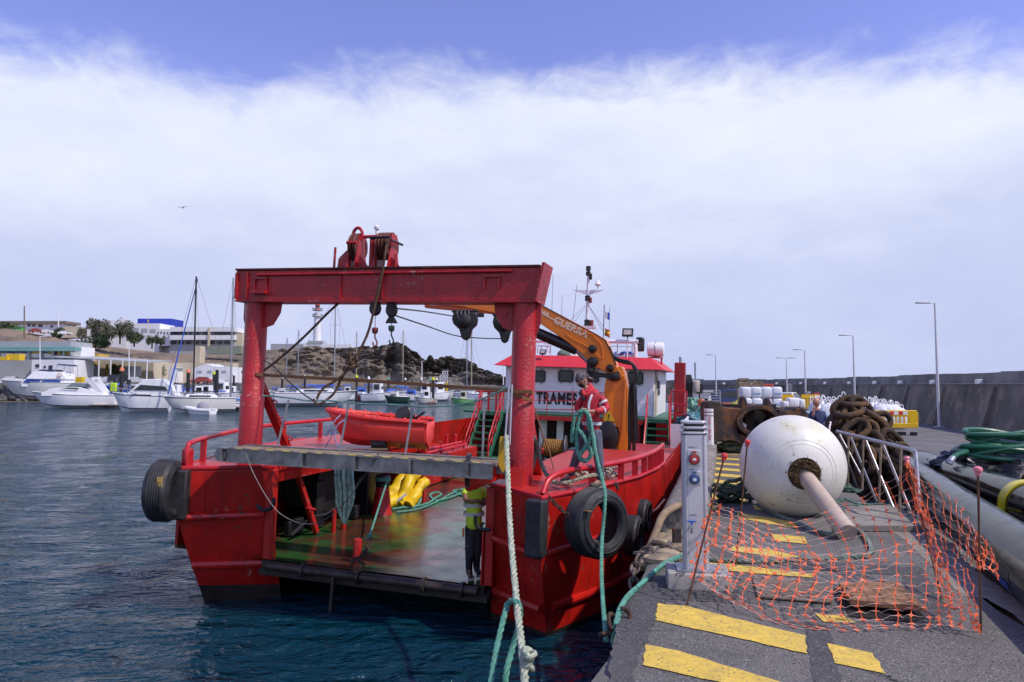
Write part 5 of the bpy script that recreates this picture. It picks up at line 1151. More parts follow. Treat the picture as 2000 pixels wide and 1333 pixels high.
o = mb.build('yellow_cable_hank', mat('yellow_cable', (.62, .38, .03), .5, var=.1)); tag(o, 'hank of yellow cable hanging beside the right gantry column', 'cable')
wr('white_braided_rope', 'thick white braided rope running from the right gantry column to below the view', [(989, 852, 10.6), (991, 900, 10.2), (994, 980, 9.5), (998, 1050, 8.8), (1004, 1120, 8.1), (1012, 1200, 7.3), (1020, 1270, 6.7), (1026, 1340, 6.2), (1030, 1420, 5.7)], .037, M_ropew)
mb = MB(); kc = P(1023, 1288, 6.45)
for i in range(7): mb.torus(kc+Vector((rnd.uniform(-.01, .05), rnd.uniform(-.03, .03), rnd.uniform(-.06, .06))), .052, .024, (rnd.uniform(-1, 1), rnd.uniform(-.6, .6), rnd.uniform(-.9, .9)), 14, 7)
o = mb.build('rope_knot', M_ropew); tag(o, 'big white knot low on the thick braided rope', 'rope knot')
wr('green_mooring_rope', 'green rope doubled over the white rope and falling out of view', [(958, 1420, 6.6), (960, 1330, 6.9), (972, 1260, 7.2), (985, 1205, 7.45), (993, 1178, 7.55), (1006, 1174, 7.45), (1015, 1186, 7.45), (1014, 1215, 7.5), (1002, 1262, 7.5), (988, 1320, 7.3), (978, 1420, 7.2)], .032, M_ropeg)
# ------------------------------------------------------------------ things on the quay
V = Vector
pb_ = G(1361, 1112, QZ+.16); YP = pb_.y
bl0 = empty('pedestal_base', 'worn pale concrete base under the aluminium service pedestal', 'concrete base', (pb_.x+.02, pb_.y+.05, QZ), rz=R(-9))
mb = MB(); mb.box((0, 0, .075), (.62, .50, .15), top=(.97, .97)); mb.build('concrete_block', mat('pale_base_concrete', (.36, .34, .31), .9, var=.2, vs=5, spots=((.08, .08, .08), .25, 9), bump=.006, bs=50), bl0, bevel=.008)
mb = MB(); mb.box((0, .0, .16), (.42, .32, .02)); mb.build('foot_plate', M_galv, bl0, bevel=.004)
sp_ = empty('service_pedestal', 'tall grey aluminium power and water pedestal with a red and a blue socket', 'service pedestal', (pb_.x, pb_.y+.04, QZ+.17), rz=R(-9))
Hp = (P(1355, 850, YP).z-QZ-.17); wp = .250; dp = .20
M_ped = mat('brushed_aluminium', (.56, .57, .60), .40, metal=.4, var=.04, vs=2)
def rbox2(w, d_, r, n=4):
 return rrect(0, 0, w, d_, r, n)
mb = MB(); mb.prism(rbox2(wp, dp, .045), 0, Hp); mb.build('column', M_ped, sp_, ang=60)
mb = MB(); mb.box((0, -dp/2-.003, Hp/2), (wp*.60, .012, Hp)); mb.build('front_panel', mat('satin_aluminium', (.60, .61, .64), .42, metal=.25, var=.03), sp_, bevel=.003)
for s in (-1, 1):
 mb = MB(); mb.cyl((s*wp*.36, -dp/2+.004, 0), (s*wp*.36, -dp/2+.004, Hp), .018, 10); mb.build('side_bead', M_ped, sp_)
for k in range(3):
 z = Hp+.010+k*.052; mb = MB(); mb.prism(rbox2(wp*1.10-k*.012, dp*1.12, .06), z, z+.026); mb.build('head_louvre', M_ped, sp_, ang=60, bevel=.006)
mb = MB(); mb.prism(rbox2(wp*.80, dp*.8, .05), Hp, Hp+.13); mb.build('head_core', mat('dark_core', (.06, .06, .065), .6), sp_)
mb = MB()
for sx in (-1, 1):
 for k in range(3): mb.ball((sx*wp*.42, -dp/2-.012, Hp+.024+k*.052), .010, 8, 5)
mb.build('screws', M_galv, sp_)
def socket(y, colr, nm):
 z = P(1358, y, YP).z-QZ-.17; x = (1358-1360)/1400*YP; rr = .058 if nm == 'red' else .052
 mb = MB(); mb.box((x-.001, -dp/2-.012, z), (.125, .01, .15 if nm == 'red' else .125)); so_ = mb.build('socket_plate', M_ped, sp_, bevel=.003)
 Mx = Matrix.Translation((x, -dp/2-.015, z-.012)) @ Matrix.Rotation(R(90), 4, 'X')
 mb = MB(); mb.lathe([(rr, 0), (rr, .022), (rr*.93, .032), (rr*.93, .02)], 28, Mx); mb.build('socket_ring', mat('socket_grey' if nm == 'red' else 'socket_blue_grey', (.17, .18, .19) if nm == 'red' else (.10, .14, .24), .5), so_)
 mb = MB(); mb.lathe([(rr*.80, 0), (rr*.80, .036), (rr*.72, .043), (.001, .043)], 28, Mx); mb.build('socket_lid', mat('socket_%s' % nm, colr, .45, var=.05), so_)
 mb = MB(); mb.box((x, -dp/2-.060, z-.012), (.032, .003, .026)); mb.build('lid_sticker', M_wht, so_)
 mb = MB(); mb.box((x, -dp/2-.022, z+.057), (.045, .02, .016)); mb.build('lid_tab', mat('socket_%s' % nm, colr), so_)
socket(893, (.42, .035, .03), 'red'); socket(932, (.05, .11, .26), 'blue')
M_grey = mat('grey_print', (.16, .16, .17), .6)
for body, y in (('TOMA 1', 873), ('TOMA 2', 916), ('AGUA 1', 1004)):
 z = P(1356, y, YP).z-QZ-.17; text('lettering', body, .020, M_grey, basis(((1356-1360)/1400*YP, -dp/2-.0105, z), (1, 0, 0), (0, 0, 1)), sp_, ext=.0006, spacing=1.25, bold=.0006)
z = P(1352, 1018, YP).z-QZ-.17; x = (1351-1360)/1400*YP
mb = MB(); mb.box((x, -dp/2-.05, z+.015), (.085, .022, .016)); mb.box((x, -dp/2-.05, z-.004), (.022, .02, .03)); mb.build('tap_handle', mat('tap_blue', (.04, .14, .50), .4), sp_, bevel=.004)
mb = MB(); mb.tube(CR([(x, -dp/2, z-.03), (x, -dp/2-.045, z-.03), (x, -dp/2-.055, z-.045), (x-.002, -dp/2-.055, z-.085)], 5), .011, 8); mb.ball((x, -dp/2-.048, z-.03), .018, 8, 6); mb.cyl((x-.002, -dp/2-.055, z-.08), (x-.002, -dp/2-.055, z-.10), .014, 8); mb.build('tap', mat('chrome', (.6, .6, .62), .2, metal=1.0, var=.02), sp_)
eb = G(1385.5, 886, QZ+.10); ep = empty('extinguisher_post', 'short white rounded post with red EXTINTOR lettering behind the service pedestal', 'extinguisher post', (eb.x, eb.y, QZ), rz=R(-12))
he = P(1385, 799, eb.y).z-QZ; we_ = 17.5/1400*eb.y
mb = MB(); mb.prism(rbox2(we_, we_*.9, .08, 5), .06, he); mb.build('post_body', M_whtgel, ep, ang=60)
for k in range(2):
 mb = MB(); mb.prism(rbox2(we_*1.02, we_*.92, .08, 5), he-.10-k*.10, he-.075-k*.10); mb.build('dark_band', mat('brown_band', (.10, .04, .03), .6), ep)
mb = MB(); mb.box((0, 0, .035), (.6, .45, .07)); mb.build('post_foot', M_conc, ep)
for i, ch in enumerate('EXTINTOR'):
 z = P(1385, 817.5+i*5.65, eb.y).z-QZ
 text('lettering', ch, .085, mat('red_print', (.50, .03, .03), .6), basis((we_*.06, -we_*.45-.012, z), (1, 0, 0), (0, 0, 1)), ep, bold=.003)
by = P(1547, 908, 11.25); Rb = .785
ax_ = V((-.13, -.97, -.05)).normalized()
bu = empty('mooring_buoy', 'huge white round buoy with a hollow centre and a pale pipe, lying on the quay', 'buoy', by)
bu.rotation_euler = ax_.to_track_quat('Z', 'Y').to_euler(); bu['group'] = 'buoy'; del bu['group']
bu.location.z = QZ+.742
pr = []
th0 = math.asin(.235/Rb)
for i in range(33):
 a = math.pi-(math.pi-th0)*i/32
 r_ = Rb*math.sin(a); z = -0+Rb*.955*math.cos(a)*1.0
 pr.append((max(r_, .001), z))
pr = [(r, z) for r, z in pr]
zz = pr[-1][1]
pr2 = []
for r, z in pr:
 pr2.append((r, z))
 if z > 0 and abs(r-.44) < .045: pr2.append((r-.004, z-.003)); pr2.append((r-.012, z+.002))
pr2 += [(.228, zz-.02), (.228, zz-.20), (.001, zz-.20)]
M_buoy = mat('white_buoy_shell', (.72, .71, .64), .42, var=.05, vs=1.1, spots=((.68, .66, .50), .15, 1.3), dirt=((.44, .40, .28), .30, 3.2), scuff=((.25, .22, .15), .35, 3.0), streak=((.50, .47, .36), .35, 3), bump=.010, bs=2.5)
mb = MB(); mb.lathe(pr2, 72); mb.build('buoy_shell', M_buoy, bu, ang=40)
mb = MB(); rA = random.Random(3)
for i in range(900):
 a = rA.uniform(0, 2*math.pi); r = rA.uniform(.10, .225); c = V((r*math.cos(a), r*math.sin(a), zz-.07+rA.uniform(-.05, .08)))
 d_ = V((rA.uniform(-1, 1), rA.uniform(-1, 1), rA.uniform(-.2, .9))).normalized()*rA.uniform(.03, .08); mb.tube([c-d_, c+d_*.3+V((0, 0, .01)), c+d_], [.006, .005, .002], 3)
o = mb.build('dried_weed', mat('brown_dried_weed', (.15, .095, .045), .95, var=.5, vs=20), bu); o['kind'] = 'stuff'
inv = (Matrix.Translation(bu.location) @ bu.rotation_euler.to_matrix().to_4x4()).inverted()
pA = inv @ P(1572, 930, 10.65); pB = inv @ P(1655, 1042, 9.35)
dv = (pB-pA).normalized()
mb = MB(); mb.tube([pA-dv*.1, pA+dv*.25, pA.lerp(pB, .5), pB-dv*.05, pB], [.118, .118, .122, .128, .125], 24); mb.build('centre_pipe', mat('pinkish_pipe', (.50, .40, .31), .6, var=.08, dirt=((.36, .27, .2), .5, 5)), bu)
def qrope(nm, label, pix, r, m, z=QZ, cat='rope'):
 pts = [G(p[0], p[1], z+r+(p[2] if len(p) > 2 else 0)) for p in pix]; mb = MB(); mb.rope(CR(pts, 6), r, n=5); o = mb.build(nm, m); tag(o, label, cat); return o
qrope('green_rope', 'green rope lying on the asphalt from the buoy past the orange net', [(1480, 985), (1505, 1000), (1545, 1016), (1590, 1036), (1625, 1044), (1655, 1040), (1675, 1036), (1690, 1050), (1702, 1074), (1690, 1086), (1640, 1090), (1580, 1092), (1500, 1096), (1440, 1096), (1395, 1094), (1370, 1090), (1330, 1088)], .030, mat('grey_green_quay_rope', (.15, .20, .165), .9, var=.35, vs=10, dirt=((.26, .25, .21), .5, 5)))
qrope('green_rope', 'green rope crossing the left edge of the quay towards the rusty ring', [(1332, 1086, .02), (1318, 1092, .02), (1300, 1100, .01), (1278, 1118), (1252, 1142), (1228, 1164), (1214, 1186, .01), (1206, 1208, .0), (1200, 1240, -.12), (1199, 1258, -.3)], .027, M_ropeg)
def rope_heap(nm, label, x0, x1, y0, y1, r, m, n, seed, zh=.25, z=QZ, Y=None):
 rA = random.Random(seed); mb = MB()
 c = G((x0+x1)/2, y1-(y1-y0)*.25, z); wd = (x1-x0)/2/1400*c.y
 for k in range(n):
  cc = c+V((rA.uniform(-.35, .35)*wd, rA.uniform(-.25, .25)*wd, r+zh*k/n)); ph = rA.uniform(0, 6.28); a = wd*rA.uniform(.45, .8); b = wd*rA.uniform(.25, .5); tl = rA.uniform(-.12, .12)
  mb.rope(CR([cc+V((a*math.cos(t+ph)*(1+.15*math.sin(3*t)), b*math.sin(t+ph*.3), tl*math.cos(t)+.02*math.sin(5*t))) for t in [2*math.pi*i/9 for i in range(10)]], 4), r, n=5)
 o = mb.build(nm, m); tag(o, label, 'rope pile'); return o
rope_heap('rope_pile', 'dark green tangled rope heap at the lower left of the white buoy', 1396, 1478, 955, 992, .035, M_ropek, 10, 5, .30)
rope_heap('rope_pile', 'old green rope coiled in a low pile in front of the rusty anchor', 1398, 1455, 866, 896, .05, mat('olive_old_rope', (.10, .125, .075), .9, var=.4, vs=8), 9, 6, .35)
rope_heap('rope_pile', 'flat green rope coil just right of the white buoy', 1640, 1680, 950, 966, .022, M_ropegd, 5, 8, .08)
rope_heap('rope_pile', 'knot of whitish rope ends at the tip of the buoy pipe', 1625, 1668, 1030, 1056, .014, mat('whitish_rope', (.42, .40, .34), .9, var=.3, vs=12), 7, 12, .06)
mb = MB(); pts = CR([G(*p, QZ+.01) for p in ((1625, 985), (1650, 975), (1680, 985), (1720, 990), (1738, 998), (1700, 1002), (1660, 992), (1700, 985), (1745, 985), (1765, 1000), (1790, 1012))], 6)
for a, b in zip(pts, pts[1:]): mb.bar(a, b+(b-a)*.15, .07, .012)
o = mb.build('webbing_sling', mat('green_webbing', (.085, .17, .115), .85, var=.25, vs=7), smooth=False); tag(o, 'flat green webbing sling strewn on the ground beyond the orange net', 'sling')
sl = [G(x, y, QZ+.07) for x, y in ((1640, 998), (1668, 992), (1800, 1027), (1796, 1040), (1664, 1026))]
mb = MB(); mb.plate([G(1648, 990, QZ+.09), G(1752, 985, QZ+.09), G(1800, 1027, QZ+.09), G(1655, 1026, QZ+.09)][::-1], .085); o = mb.build('stone_slab', mat('grey_slab', (.24, .22, .19), .9, var=.2, bump=.006, bs=40), smooth=False, bevel=.008); tag(o, 'flat grey slab lying under the galvanised railing', 'slab')
rl = empty('railing', 'leaning galvanised handrail panel between the buoy and the chain heap', 'railing', G(1680, 960, QZ))
def rp(x, y, Y): return P(x, y, Y)-rl.location
tr = [rp(1635, 843, 13.3), rp(1757, 873, 10.9), rp(1779, 879, 10.5), rp(1786, 884, 10.4), rp(1789, 895, 10.35), rp(1797, 1015, 10.0)]
mb = MB(); mb.tube(CR(tr, 5), .030, 10); mb.build('top_rail', M_galv, rl)
for (xt, yt, xb, yb) in ((1639, 848, 1676, 955), (1661, 853, 1712, 980), (1690, 859, 1748, 1001), (1724, 868, 1789, 1026)):
 t = (xt-1635)/122; Y = 13.3+(10.9-13.3)*t; gb = G(xb, yb, QZ+.01)-rl.location
 mb = MB(); mb.bar(rp(xt, yt, Y), gb, .06, .012, (1, 0, 0)); mb.build('baluster', M_galv, rl, smooth=False)
for (xt, yt, xb, yb) in ((1657, 852, 1656, 950), (1686, 860, 1684, 957), (1721, 868, 1716, 985), (1760, 876, 1757, 1000)):
 t = (xt-1635)/122; Y = 13.3+(10.9-13.3)*t
 mb = MB(); mb.bar(rp(xt, yt, Y+.1), rp(xb, yb, Y-.05), .055, .014, (1, 0, 0)); mb.build('brown_post', M_wood, rl, smooth=False)
mb = MB(); mb.bar(rp(1640, 849, 13.2), rp(1683, 930, 12.6), .03, .01, (1, 0, 0)); mb.build('diagonal_brace', M_galv, rl)
M_bchain = mat('big_rusty_chain', (.062, .034, .018), .85, var=.5, vs=2.2, spots=((.20, .10, .030), .42, 2.6), dirt=((.022, .018, .016), .9, 3.5), bump=.02, bs=16, bstr=.8)
ch = empty('chain_heap', 'man-high heap of giant rusty anchor chain beside the railing', 'anchor chain', (7.62, 15.6, YZ))
me = link_mesh(.54, .31, .066, 7, 10); me.materials.clear(); me.materials.append(M_bchain)
rA = random.Random(21)
def addlink(p, d1, rolla, sc=1.0):
 o = bpy.data.objects.new('chain_link', me); COL.objects.link(o); o.parent = ch
 M = V(d1).to_track_quat('X', 'Z').to_matrix().to_4x4() @ Matrix.Rotation(rolla, 4, 'X') @ Matrix.Scale(sc, 4); M.translation = p; o.matrix_local = M
for k in range(235):
 h = k/235; z = 1.30*h**1.15; rad = (.94*(1-h)**.55+.08)*(.78+.22*(k % 3)/2); a = k*2.399+rA.uniform(-.2, .2)
 p = V((rad*math.cos(a)*1.0-.22*h, rad*math.sin(a)*.8, z+.10)); d1 = V((-math.sin(a)*rA.uniform(-1, 1)-math.cos(a)*.5, math.cos(a)*rA.uniform(-.4, .4)-math.sin(a)*.5, rA.uniform(.3, 1.2))); addlink(p, d1, rA.uniform(0, 3.14))
for (x, y, Y, dx, dz, rl_) in ((1634, 814, 15.4, .7, .9, 0), (1648, 797, 15.4, .9, .6, 1.5), (1666, 789, 15.4, 1, .0, .1), (1682, 797, 15.3, .7, -.6, 1.4), (1660, 806, 15.2, 1, .25, .2), (1637, 835, 15.3, .3, 1, 1.2),
 (1705, 815, 15.2, .8, -.5, 0.1), (1716, 824, 15.3, .9, .2, 1.4), (1728, 842, 15.2, .5, -.8, .2), (1742, 862, 15.0, .7, -.6, 1.4), (1758, 878, 14.9, .8, -.5, .3), (1768, 892, 14.7, .6, -.7, 1.5), (1760, 900, 14.6, .6, .5, .3), (1695, 850, 14.9, .2, 1, .6), (1672, 840, 14.9, .8, .5, 1.0), (1715, 870, 14.8, .3, -1, .2), (1650, 870, 14.9, .5, .9, .9), (1690, 900, 14.6, .2, 1, .1), (1730, 900, 14.6, .7, -.7, .5)):
 addlink(P(x, y, Y)-ch.location, (dx, .1, dz), rl_)
mb = MB(); o = wr('striped_tape', 'strip of red and white tape hanging on the left of the chain heap', [(1622, 825, 14.8), (1620, 838, 14.6), (1618, 850, 14.5)], .018, mat('red_white_tape', (.6, .06, .06), .6, spots=((.8, .8, .8), .7, 14)), 'tape', lay=False)
M_pipe = mat('black_pe_pipe', (.007, .007, .010), .15, var=.2, vs=2, spec=.22, bump=.0006, bs=20, dirt=((.02, .02, .024), .4, 2))
d1 = V((.335, .942, 0))
p1 = V((5.42, 7.5, 1.93));
def pipe(nm, label, a, b, r):
 root = empty(nm, label, 'pipe', a, group='thick black plastic pipes on the yard'); L_ = (b-a).length; M = (b-a).to_track_quat('Z', 'Y').to_matrix().to_4x4()
 mb = MB(); mb.lathe([(r*.90, 0), (r, 0), (r, L_*.33), (r, L_*.66), (r, L_), (r*.9, L_), (r*.9, L_-.5), (.001, L_-.5)], 40, M, cap=False); mb.build('pipe_wall', M_pipe, root)
 return root
A1 = P(2000, 1096, 7.25); B1 = P(1740, 903, 15.6)
d1 = (B1-A1).normalized(); pp1 = pipe('black_pipe', 'nearest black pipe, lying on pallets along the edge of the walkway', A1-d1*3.2, B1, .325)
A2 = P(1965, 972, 11.2); B2 = P(1797, 910, 16.2); d2 = (B2-A2).normalized()
pp2 = pipe('black_pipe', 'second black pipe with a blue label and a yellow clamp', A2-d2*4.0, B2, .335)
A3 = P(1990, 937, 14.0); d3 = d2
pp3 = pipe('black_pipe', 'third black pipe with a blue label, below the black plastic and green hose', A3-d3*3, A3+d3*2.2, .33)
mb = MB(); mb.torus(B2-pp2.location-d2*.12, .338, .008, d2, 36, 5); mb.build('pipe_joint', M_blk, pp2)
mb = MB(); mb.torus(B1-pp1.location-d1*.3, .328, .008, d1, 36, 5); mb.build('pipe_joint', M_blk, pp1)
M_lab = mat('label_blue', (.012, .06, .42), .4)
def label(root, wp_, d, r, body, w, h, ang):
 """a printed sticker following the pipe wall"""
 rel = wp_-root.location; side = V((-1, 0, 0)); side = (side-d*side.dot(d)).normalized(); up = d.cross(side); up = up if up.z > 0 else -up
 vs = []; n = 6
 for i in range(n+1):
  a = ang-h/2/r+h/r*i/n; q = side*math.cos(a)+up*math.sin(a)
  vs.append(rel+d*(w/2)+q*(r+.003)); vs.append(rel-d*(w/2)+q*(r+.003))
 mb = MB(); mb.add(vs, [(2*i, 2*i+1, 2*i+3, 2*i+2) for i in range(n)]); mb.build('label', mat('black_label', (.01, .015, .03), .4), root)
 q = side*math.cos(ang)+up*math.sin(ang); tz = d.cross(q)
 text('lettering', body, h*.62, M_lab, basis(rel+q*(r+.012), -d, q.cross(-d)), root, bold=.004)
label(pp2, A2.lerp(B2, (1849-1965)/(1797-1965)), d2, .335, 'oudo0', .36, .26, R(12))
label(pp3, A3+d3*.7, d3, .33, 'floom', .42, .20, R(40))
label(pp1, A1-d1*.55, d1, .325, '===', .42, .30, R(-18))
cy = A2-d2*.9; rel = cy-pp2.location; cl_ = empty('pipe_clamp', 'bright yellow bolted clamp round the second black pipe', 'pipe clamp', cy)
M_clamp = mat('yellow_clamp', (.72, .60, .02), .35, var=.04)
sd_ = V((-1, 0, 0)); sd_ = (sd_-d2*sd_.dot(d2)).normalized(); upv = V((0, 0, 1))-d2*d2.z; upv.normalize()
vs = []; hw = .12
for i in range(25):
 a = R(-8)+R(196)*i/24
 for rr, dd in ((.337, -hw), (.337, hw), (.362, hw), (.362, -hw)): vs.append(sd_*math.cos(a)*rr+upv*math.sin(a)*rr+d2*dd)
fs = [(i*4+j, i*4+(j+1) % 4, (i+1)*4+(j+1) % 4, (i+1)*4+j) for i in range(24) for j in range(4)]
mb = MB(); mb.add(vs, fs); mb.bar(sd_*.335-upv*.045, sd_*.54-upv*.045, .24, .022, upv); mb.bar(-sd_*.335-upv*.045, -sd_*.54-upv*.045, .24, .022, upv); mb.build('upper_shell', M_clamp, cl_)
mb = MB(); mb.bar(sd_*.335-upv*.075, sd_*.54-upv*.075, .24, .022, upv); mb.torus(-upv*.05, .35, .03, d2, 30, 6, R(180), R(360)); mb.build('lower_shell', M_clamp, cl_)
mb = MB()
for dd in (-.06, .06): c = sd_*.47+d2*dd-upv*.03; mb.cyl(c-upv*.06, c+upv*.03, .014, 8); mb.cyl(c, c+upv*.02, .028, 8)
mb.build('bolts', M_galv, cl_)
for k in range(3):
 c = A1-d1*(-.2+k*1.15-.4); root = empty('pallet', ['weathered wooden pallet under the near pipe, closest to the orange net', 'weathered wooden pallet under the near pipe, the middle one', 'weathered wooden pallet under the near pipe at the right edge'][k], 'pallet', (c.x-.05, c.y, YZ), rz=math.atan2(d1.y, d1.x)-R(90), group='pallets under the black pipe')
 for i in range(6): mb = MB(); mb.box((0, -.46+i*.184, .235), (1.0, .14, .022)); mb.build('board', M_wood, root)
 for x in (-.43, 0, .43):
  for y in (-.42, 0, .42): mb = MB(); mb.box((x, y, .12), (.12, .13, .20)); mb.build('block', M_wood, root)
 mb = MB(); mb.box((0, 0, .01), (1.0, .1, .02)); mb.build('board', M_wood, root)
hc_ = P(1945, 893, 14.0)
lump('black_plastic_sheet', 'crumpled black plastic sheet under the green hose', 'plastic sheet', (hc_.x+.25, hc_.y+.2, YZ+.35), 1.35, 1.0, .42, mat('black_plastic', (.012, .012, .015), .18, var=.3, vs=5, bump=.05, bs=5, bstr=.9), 3, .22, 30, 3.5, .25)
root = empty('timber_stack', 'dark timber stack under the black plastic sheet at the right edge', 'timber stack', (hc_.x+.2, hc_.y+.1, YZ))
for i in range(5):
 for j in range(4): mb = MB(); mb.box((rnd.uniform(-.06, .06), -.7+i*.34, .06+j*.13), (2.5, .28, .11)); mb.build('beam', mat('dark_timber', (.06, .045, .03), .85, var=.4, vs=5), root)
gh = empty('green_hose', 'thick green hose coiled in a heap on the black plastic at the right', 'hose', (0, 0, 0))
M_hose = mat('green_hose', (.016, .115, .062), .38, var=.12, vs=3)
rA = random.Random(13); mb = MB(); pts = []
base = P(1950, 868, 13.9)
for k in range(8):
 cx = base.x+.15+rA.uniform(-.1, .1); cyy = base.y+rA.uniform(-.1, .1); zb = base.z-.22+k*.055; a = .88*(1-.03*k)+rA.uniform(-.08, .08); b = .42+rA.uniform(-.06, .06); tl = rA.uniform(-.16, .20)
 for i in range(10): t = 2*math.pi*i/10+rA.uniform(-.08, .08); pts.append(V((cx+a*math.cos(t), cyy+b*math.sin(t), zb+tl*math.cos(t+1)+.005*i)))
mb.tube(CR(pts, 5), .047, 9)
tl_ = [pts[5], P(1888, 882, 13.6), P(1872, 887, 13.4), P(1863, 893, 13.3), P(1858, 898, 13.25)]
mb.tube(CR(tl_, 6), .045, 9); mb.build('hose_coil', M_hose, gh)
mb = MB(); mb.cyl(P(1861, 895, 13.28), P(1855, 902, 13.2), .055, 10); mb.cyl(P(1856, 900, 13.2), P(1853, 906, 13.2), .065, 10); mb.build('hose_coupling', M_galv, gh)
M_stake = mat('rusty_rebar', (.12, .055, .030), .85, var=.3, vs=12, bump=.002, bs=80)
def stake(xt, yt, xb, yb, Yt, capc, label, capr=.034, rb=.009):
 b = G(xb, yb, QZ); t = P(xt, yt, Yt); root = empty('steel_stake', label, 'stake', b, group='rusty capped stakes holding the orange net'); r_ = t-b
 mb = MB(); mb.tube([(0, 0, 0), r_*.5, r_], rb, 7); mb.build('rebar', M_stake, root)
 M = Matrix.Translation(r_) @ r_.to_track_quat('Z', 'Y').to_matrix().to_4x4()
 mb = MB(); mb.lathe([(capr*.62, -.045), (capr*.65, -.012), (capr*.98, -.008), (capr, .004), (capr*.85, .018), (capr*.4, .027), (.001, .029)], 18, M); mb.build('plastic_cap', mat('cap_%s' % capc[0], capc[1], .5, var=.05), root)
 return b, t
cr1 = ('red', (.62, .045, .045)); cp1 = ('pink', (.70, .22, .26))
sA = stake(1415, 891, 1341, 1184, 6.75, cr1, 'leaning rusty stake with red cap in front of the service pedestal')
sB = stake(1460, 864, 1437, 1108, 7.9, cr1, 'rusty stake with red cap standing before the left of the buoy')
sC = stake(1771, 897, 1840, 1172, 7.6, cp1, 'rusty stake with faded pink cap by the railing, wound in orange net')
sD = stake(1910, 918, 1916, 1236, 5.75, cp1, 'nearest rusty stake with pink cap, at the right end of the net')
M_net = mat('orange_net', (.78, .13, .030), .6, var=.15, vs=9); M_netw = mat('pale_net_thread', (.72, .52, .46), .6, var=.2, vs=9)
net = empty('safety_net', 'sagging orange plastic safety net draped between four rusty stakes', 'safety net', (0, 0, 0))
def panel(rows, nu, nv, seed, jit=.018, slack=0.0, skip=.0):
 """rows: lists of control points (photo x, y, depth) from top edge to bottom edge"""
 rA = random.Random(seed); R_ = [CR([P(*p) for p in row], 12) for row in rows]
 def samp(c, t): x = t*(len(c)-1); i = min(int(x), len(c)-2); return c[i].lerp(c[i+1], x-i)
 grid = []
 for i in range(nu+1):
  u = i/nu; col_ = CR([samp(c, u) for c in R_], 8); line = []
  for j in range(nv+1): p = samp(col_, j/nv); p = p+V((rA.uniform(-1, 1), rA.uniform(-1, 1), rA.uniform(-1, 1)))*jit; p.z = max(p.z, QZ+.012); line.append(p)
  grid.append(line)
 mo = MB(); mw = MB(); mn = MB()
 for i in range(nu+1):
  for j in range(nv):
   a, b = grid[i][j], grid[i][j+1]
   if rA.random() < skip: continue
   m = a.lerp(b, .5)+V((rA.uniform(-1, 1), rA.uniform(-1, 1), rA.uniform(-1, 1)))*jit*.4; m.z = max(m.z, QZ+.008)
   t = [.0052, .0030, .0052] if True else 0
   mo.tube([a, a.lerp(m, .5), m, m.lerp(b, .5), b], [.0066, .0036, .0031, .0036, .0066], 4, cap=False)
 for j in range(nv+1):
  for i in range(nu):
   a, b = grid[i][j], grid[i+1][j]
   if rA.random() < skip: continue
   sg = .004+slack*rA.random(); m1 = a.lerp(b, .35)+V((rA.uniform(-.01, .01), rA.uniform(-.01, .01), -sg)); m2 = a.lerp(b, .68)+V((rA.uniform(-.01, .01), rA.uniform(-.01, .01), sg*.4)); m1.z = max(m1.z, QZ+.008); m2.z = max(m2.z, QZ+.008)
   mw.tube([a, m1, m2, b], [.0030, .0012, .0012, .0030], 4, cap=False)
 for i in range(nu+1):      # knots: small flat stars
  for j in range(nv+1):
   p = grid[i][j]; e1 = (grid[min(i+1, nu)][j]-grid[max(i-1, 0)][j]); e2 = (grid[i][min(j+1, nv)]-grid[i][max(j-1, 0)])
   if e1.length < 1e-4 or e2.length < 1e-4: continue
   e1 = e1.normalized()*.028; e2 = e2.normalized()*.024; n3 = e1.cross(e2)
   if n3.length < 1e-9: continue
   n3 = n3.normalized()*.0015; c_ = .32
   ring = [e1, (e1+e2)*c_, e2, (e2-e1)*c_, -e1, -(e1+e2)*c_, -e2, (e1-e2)*c_]
   mn.add([p+q+n3 for q in ring]+[p+q-n3 for q in ring], [tuple(range(8)), tuple(range(15, 7, -1))]+[(k, k+8, 8+(k+1) % 8, (k+1) % 8) for k in range(8)])
 for mm, mt, nm in ((mo, M_net, 'net_strands'), (mw, M_netw, 'net_threads'), (mn, M_net, 'net_knots')):
  o = mm.build(nm, mt, net, smooth=False); o['kind'] = 'stuff'
panel([[(1393, 978, 7.2), (1440, 1000, 7.6), (1500, 1024, 8.0), (1560, 1020, 8.1), (1650, 985, 8.0), (1720, 952, 7.8), (1770, 925, 7.6)],
       [(1385, 1015, 7.2), (1440, 1035, 7.5), (1510, 1058, 7.8), (1590, 1060, 7.8), (1680, 1035, 7.7), (1745, 1000, 7.55), (1788, 985, 7.5)],
       [(1380, 1060, 7.1), (1440, 1075, 7.3), (1520, 1095, 7.4), (1610, 1110, 7.3), (1700, 1100, 7.2), (1765, 1080, 7.1), (1812, 1055, 7.2)]], 15, 7, 1, .013, .01)
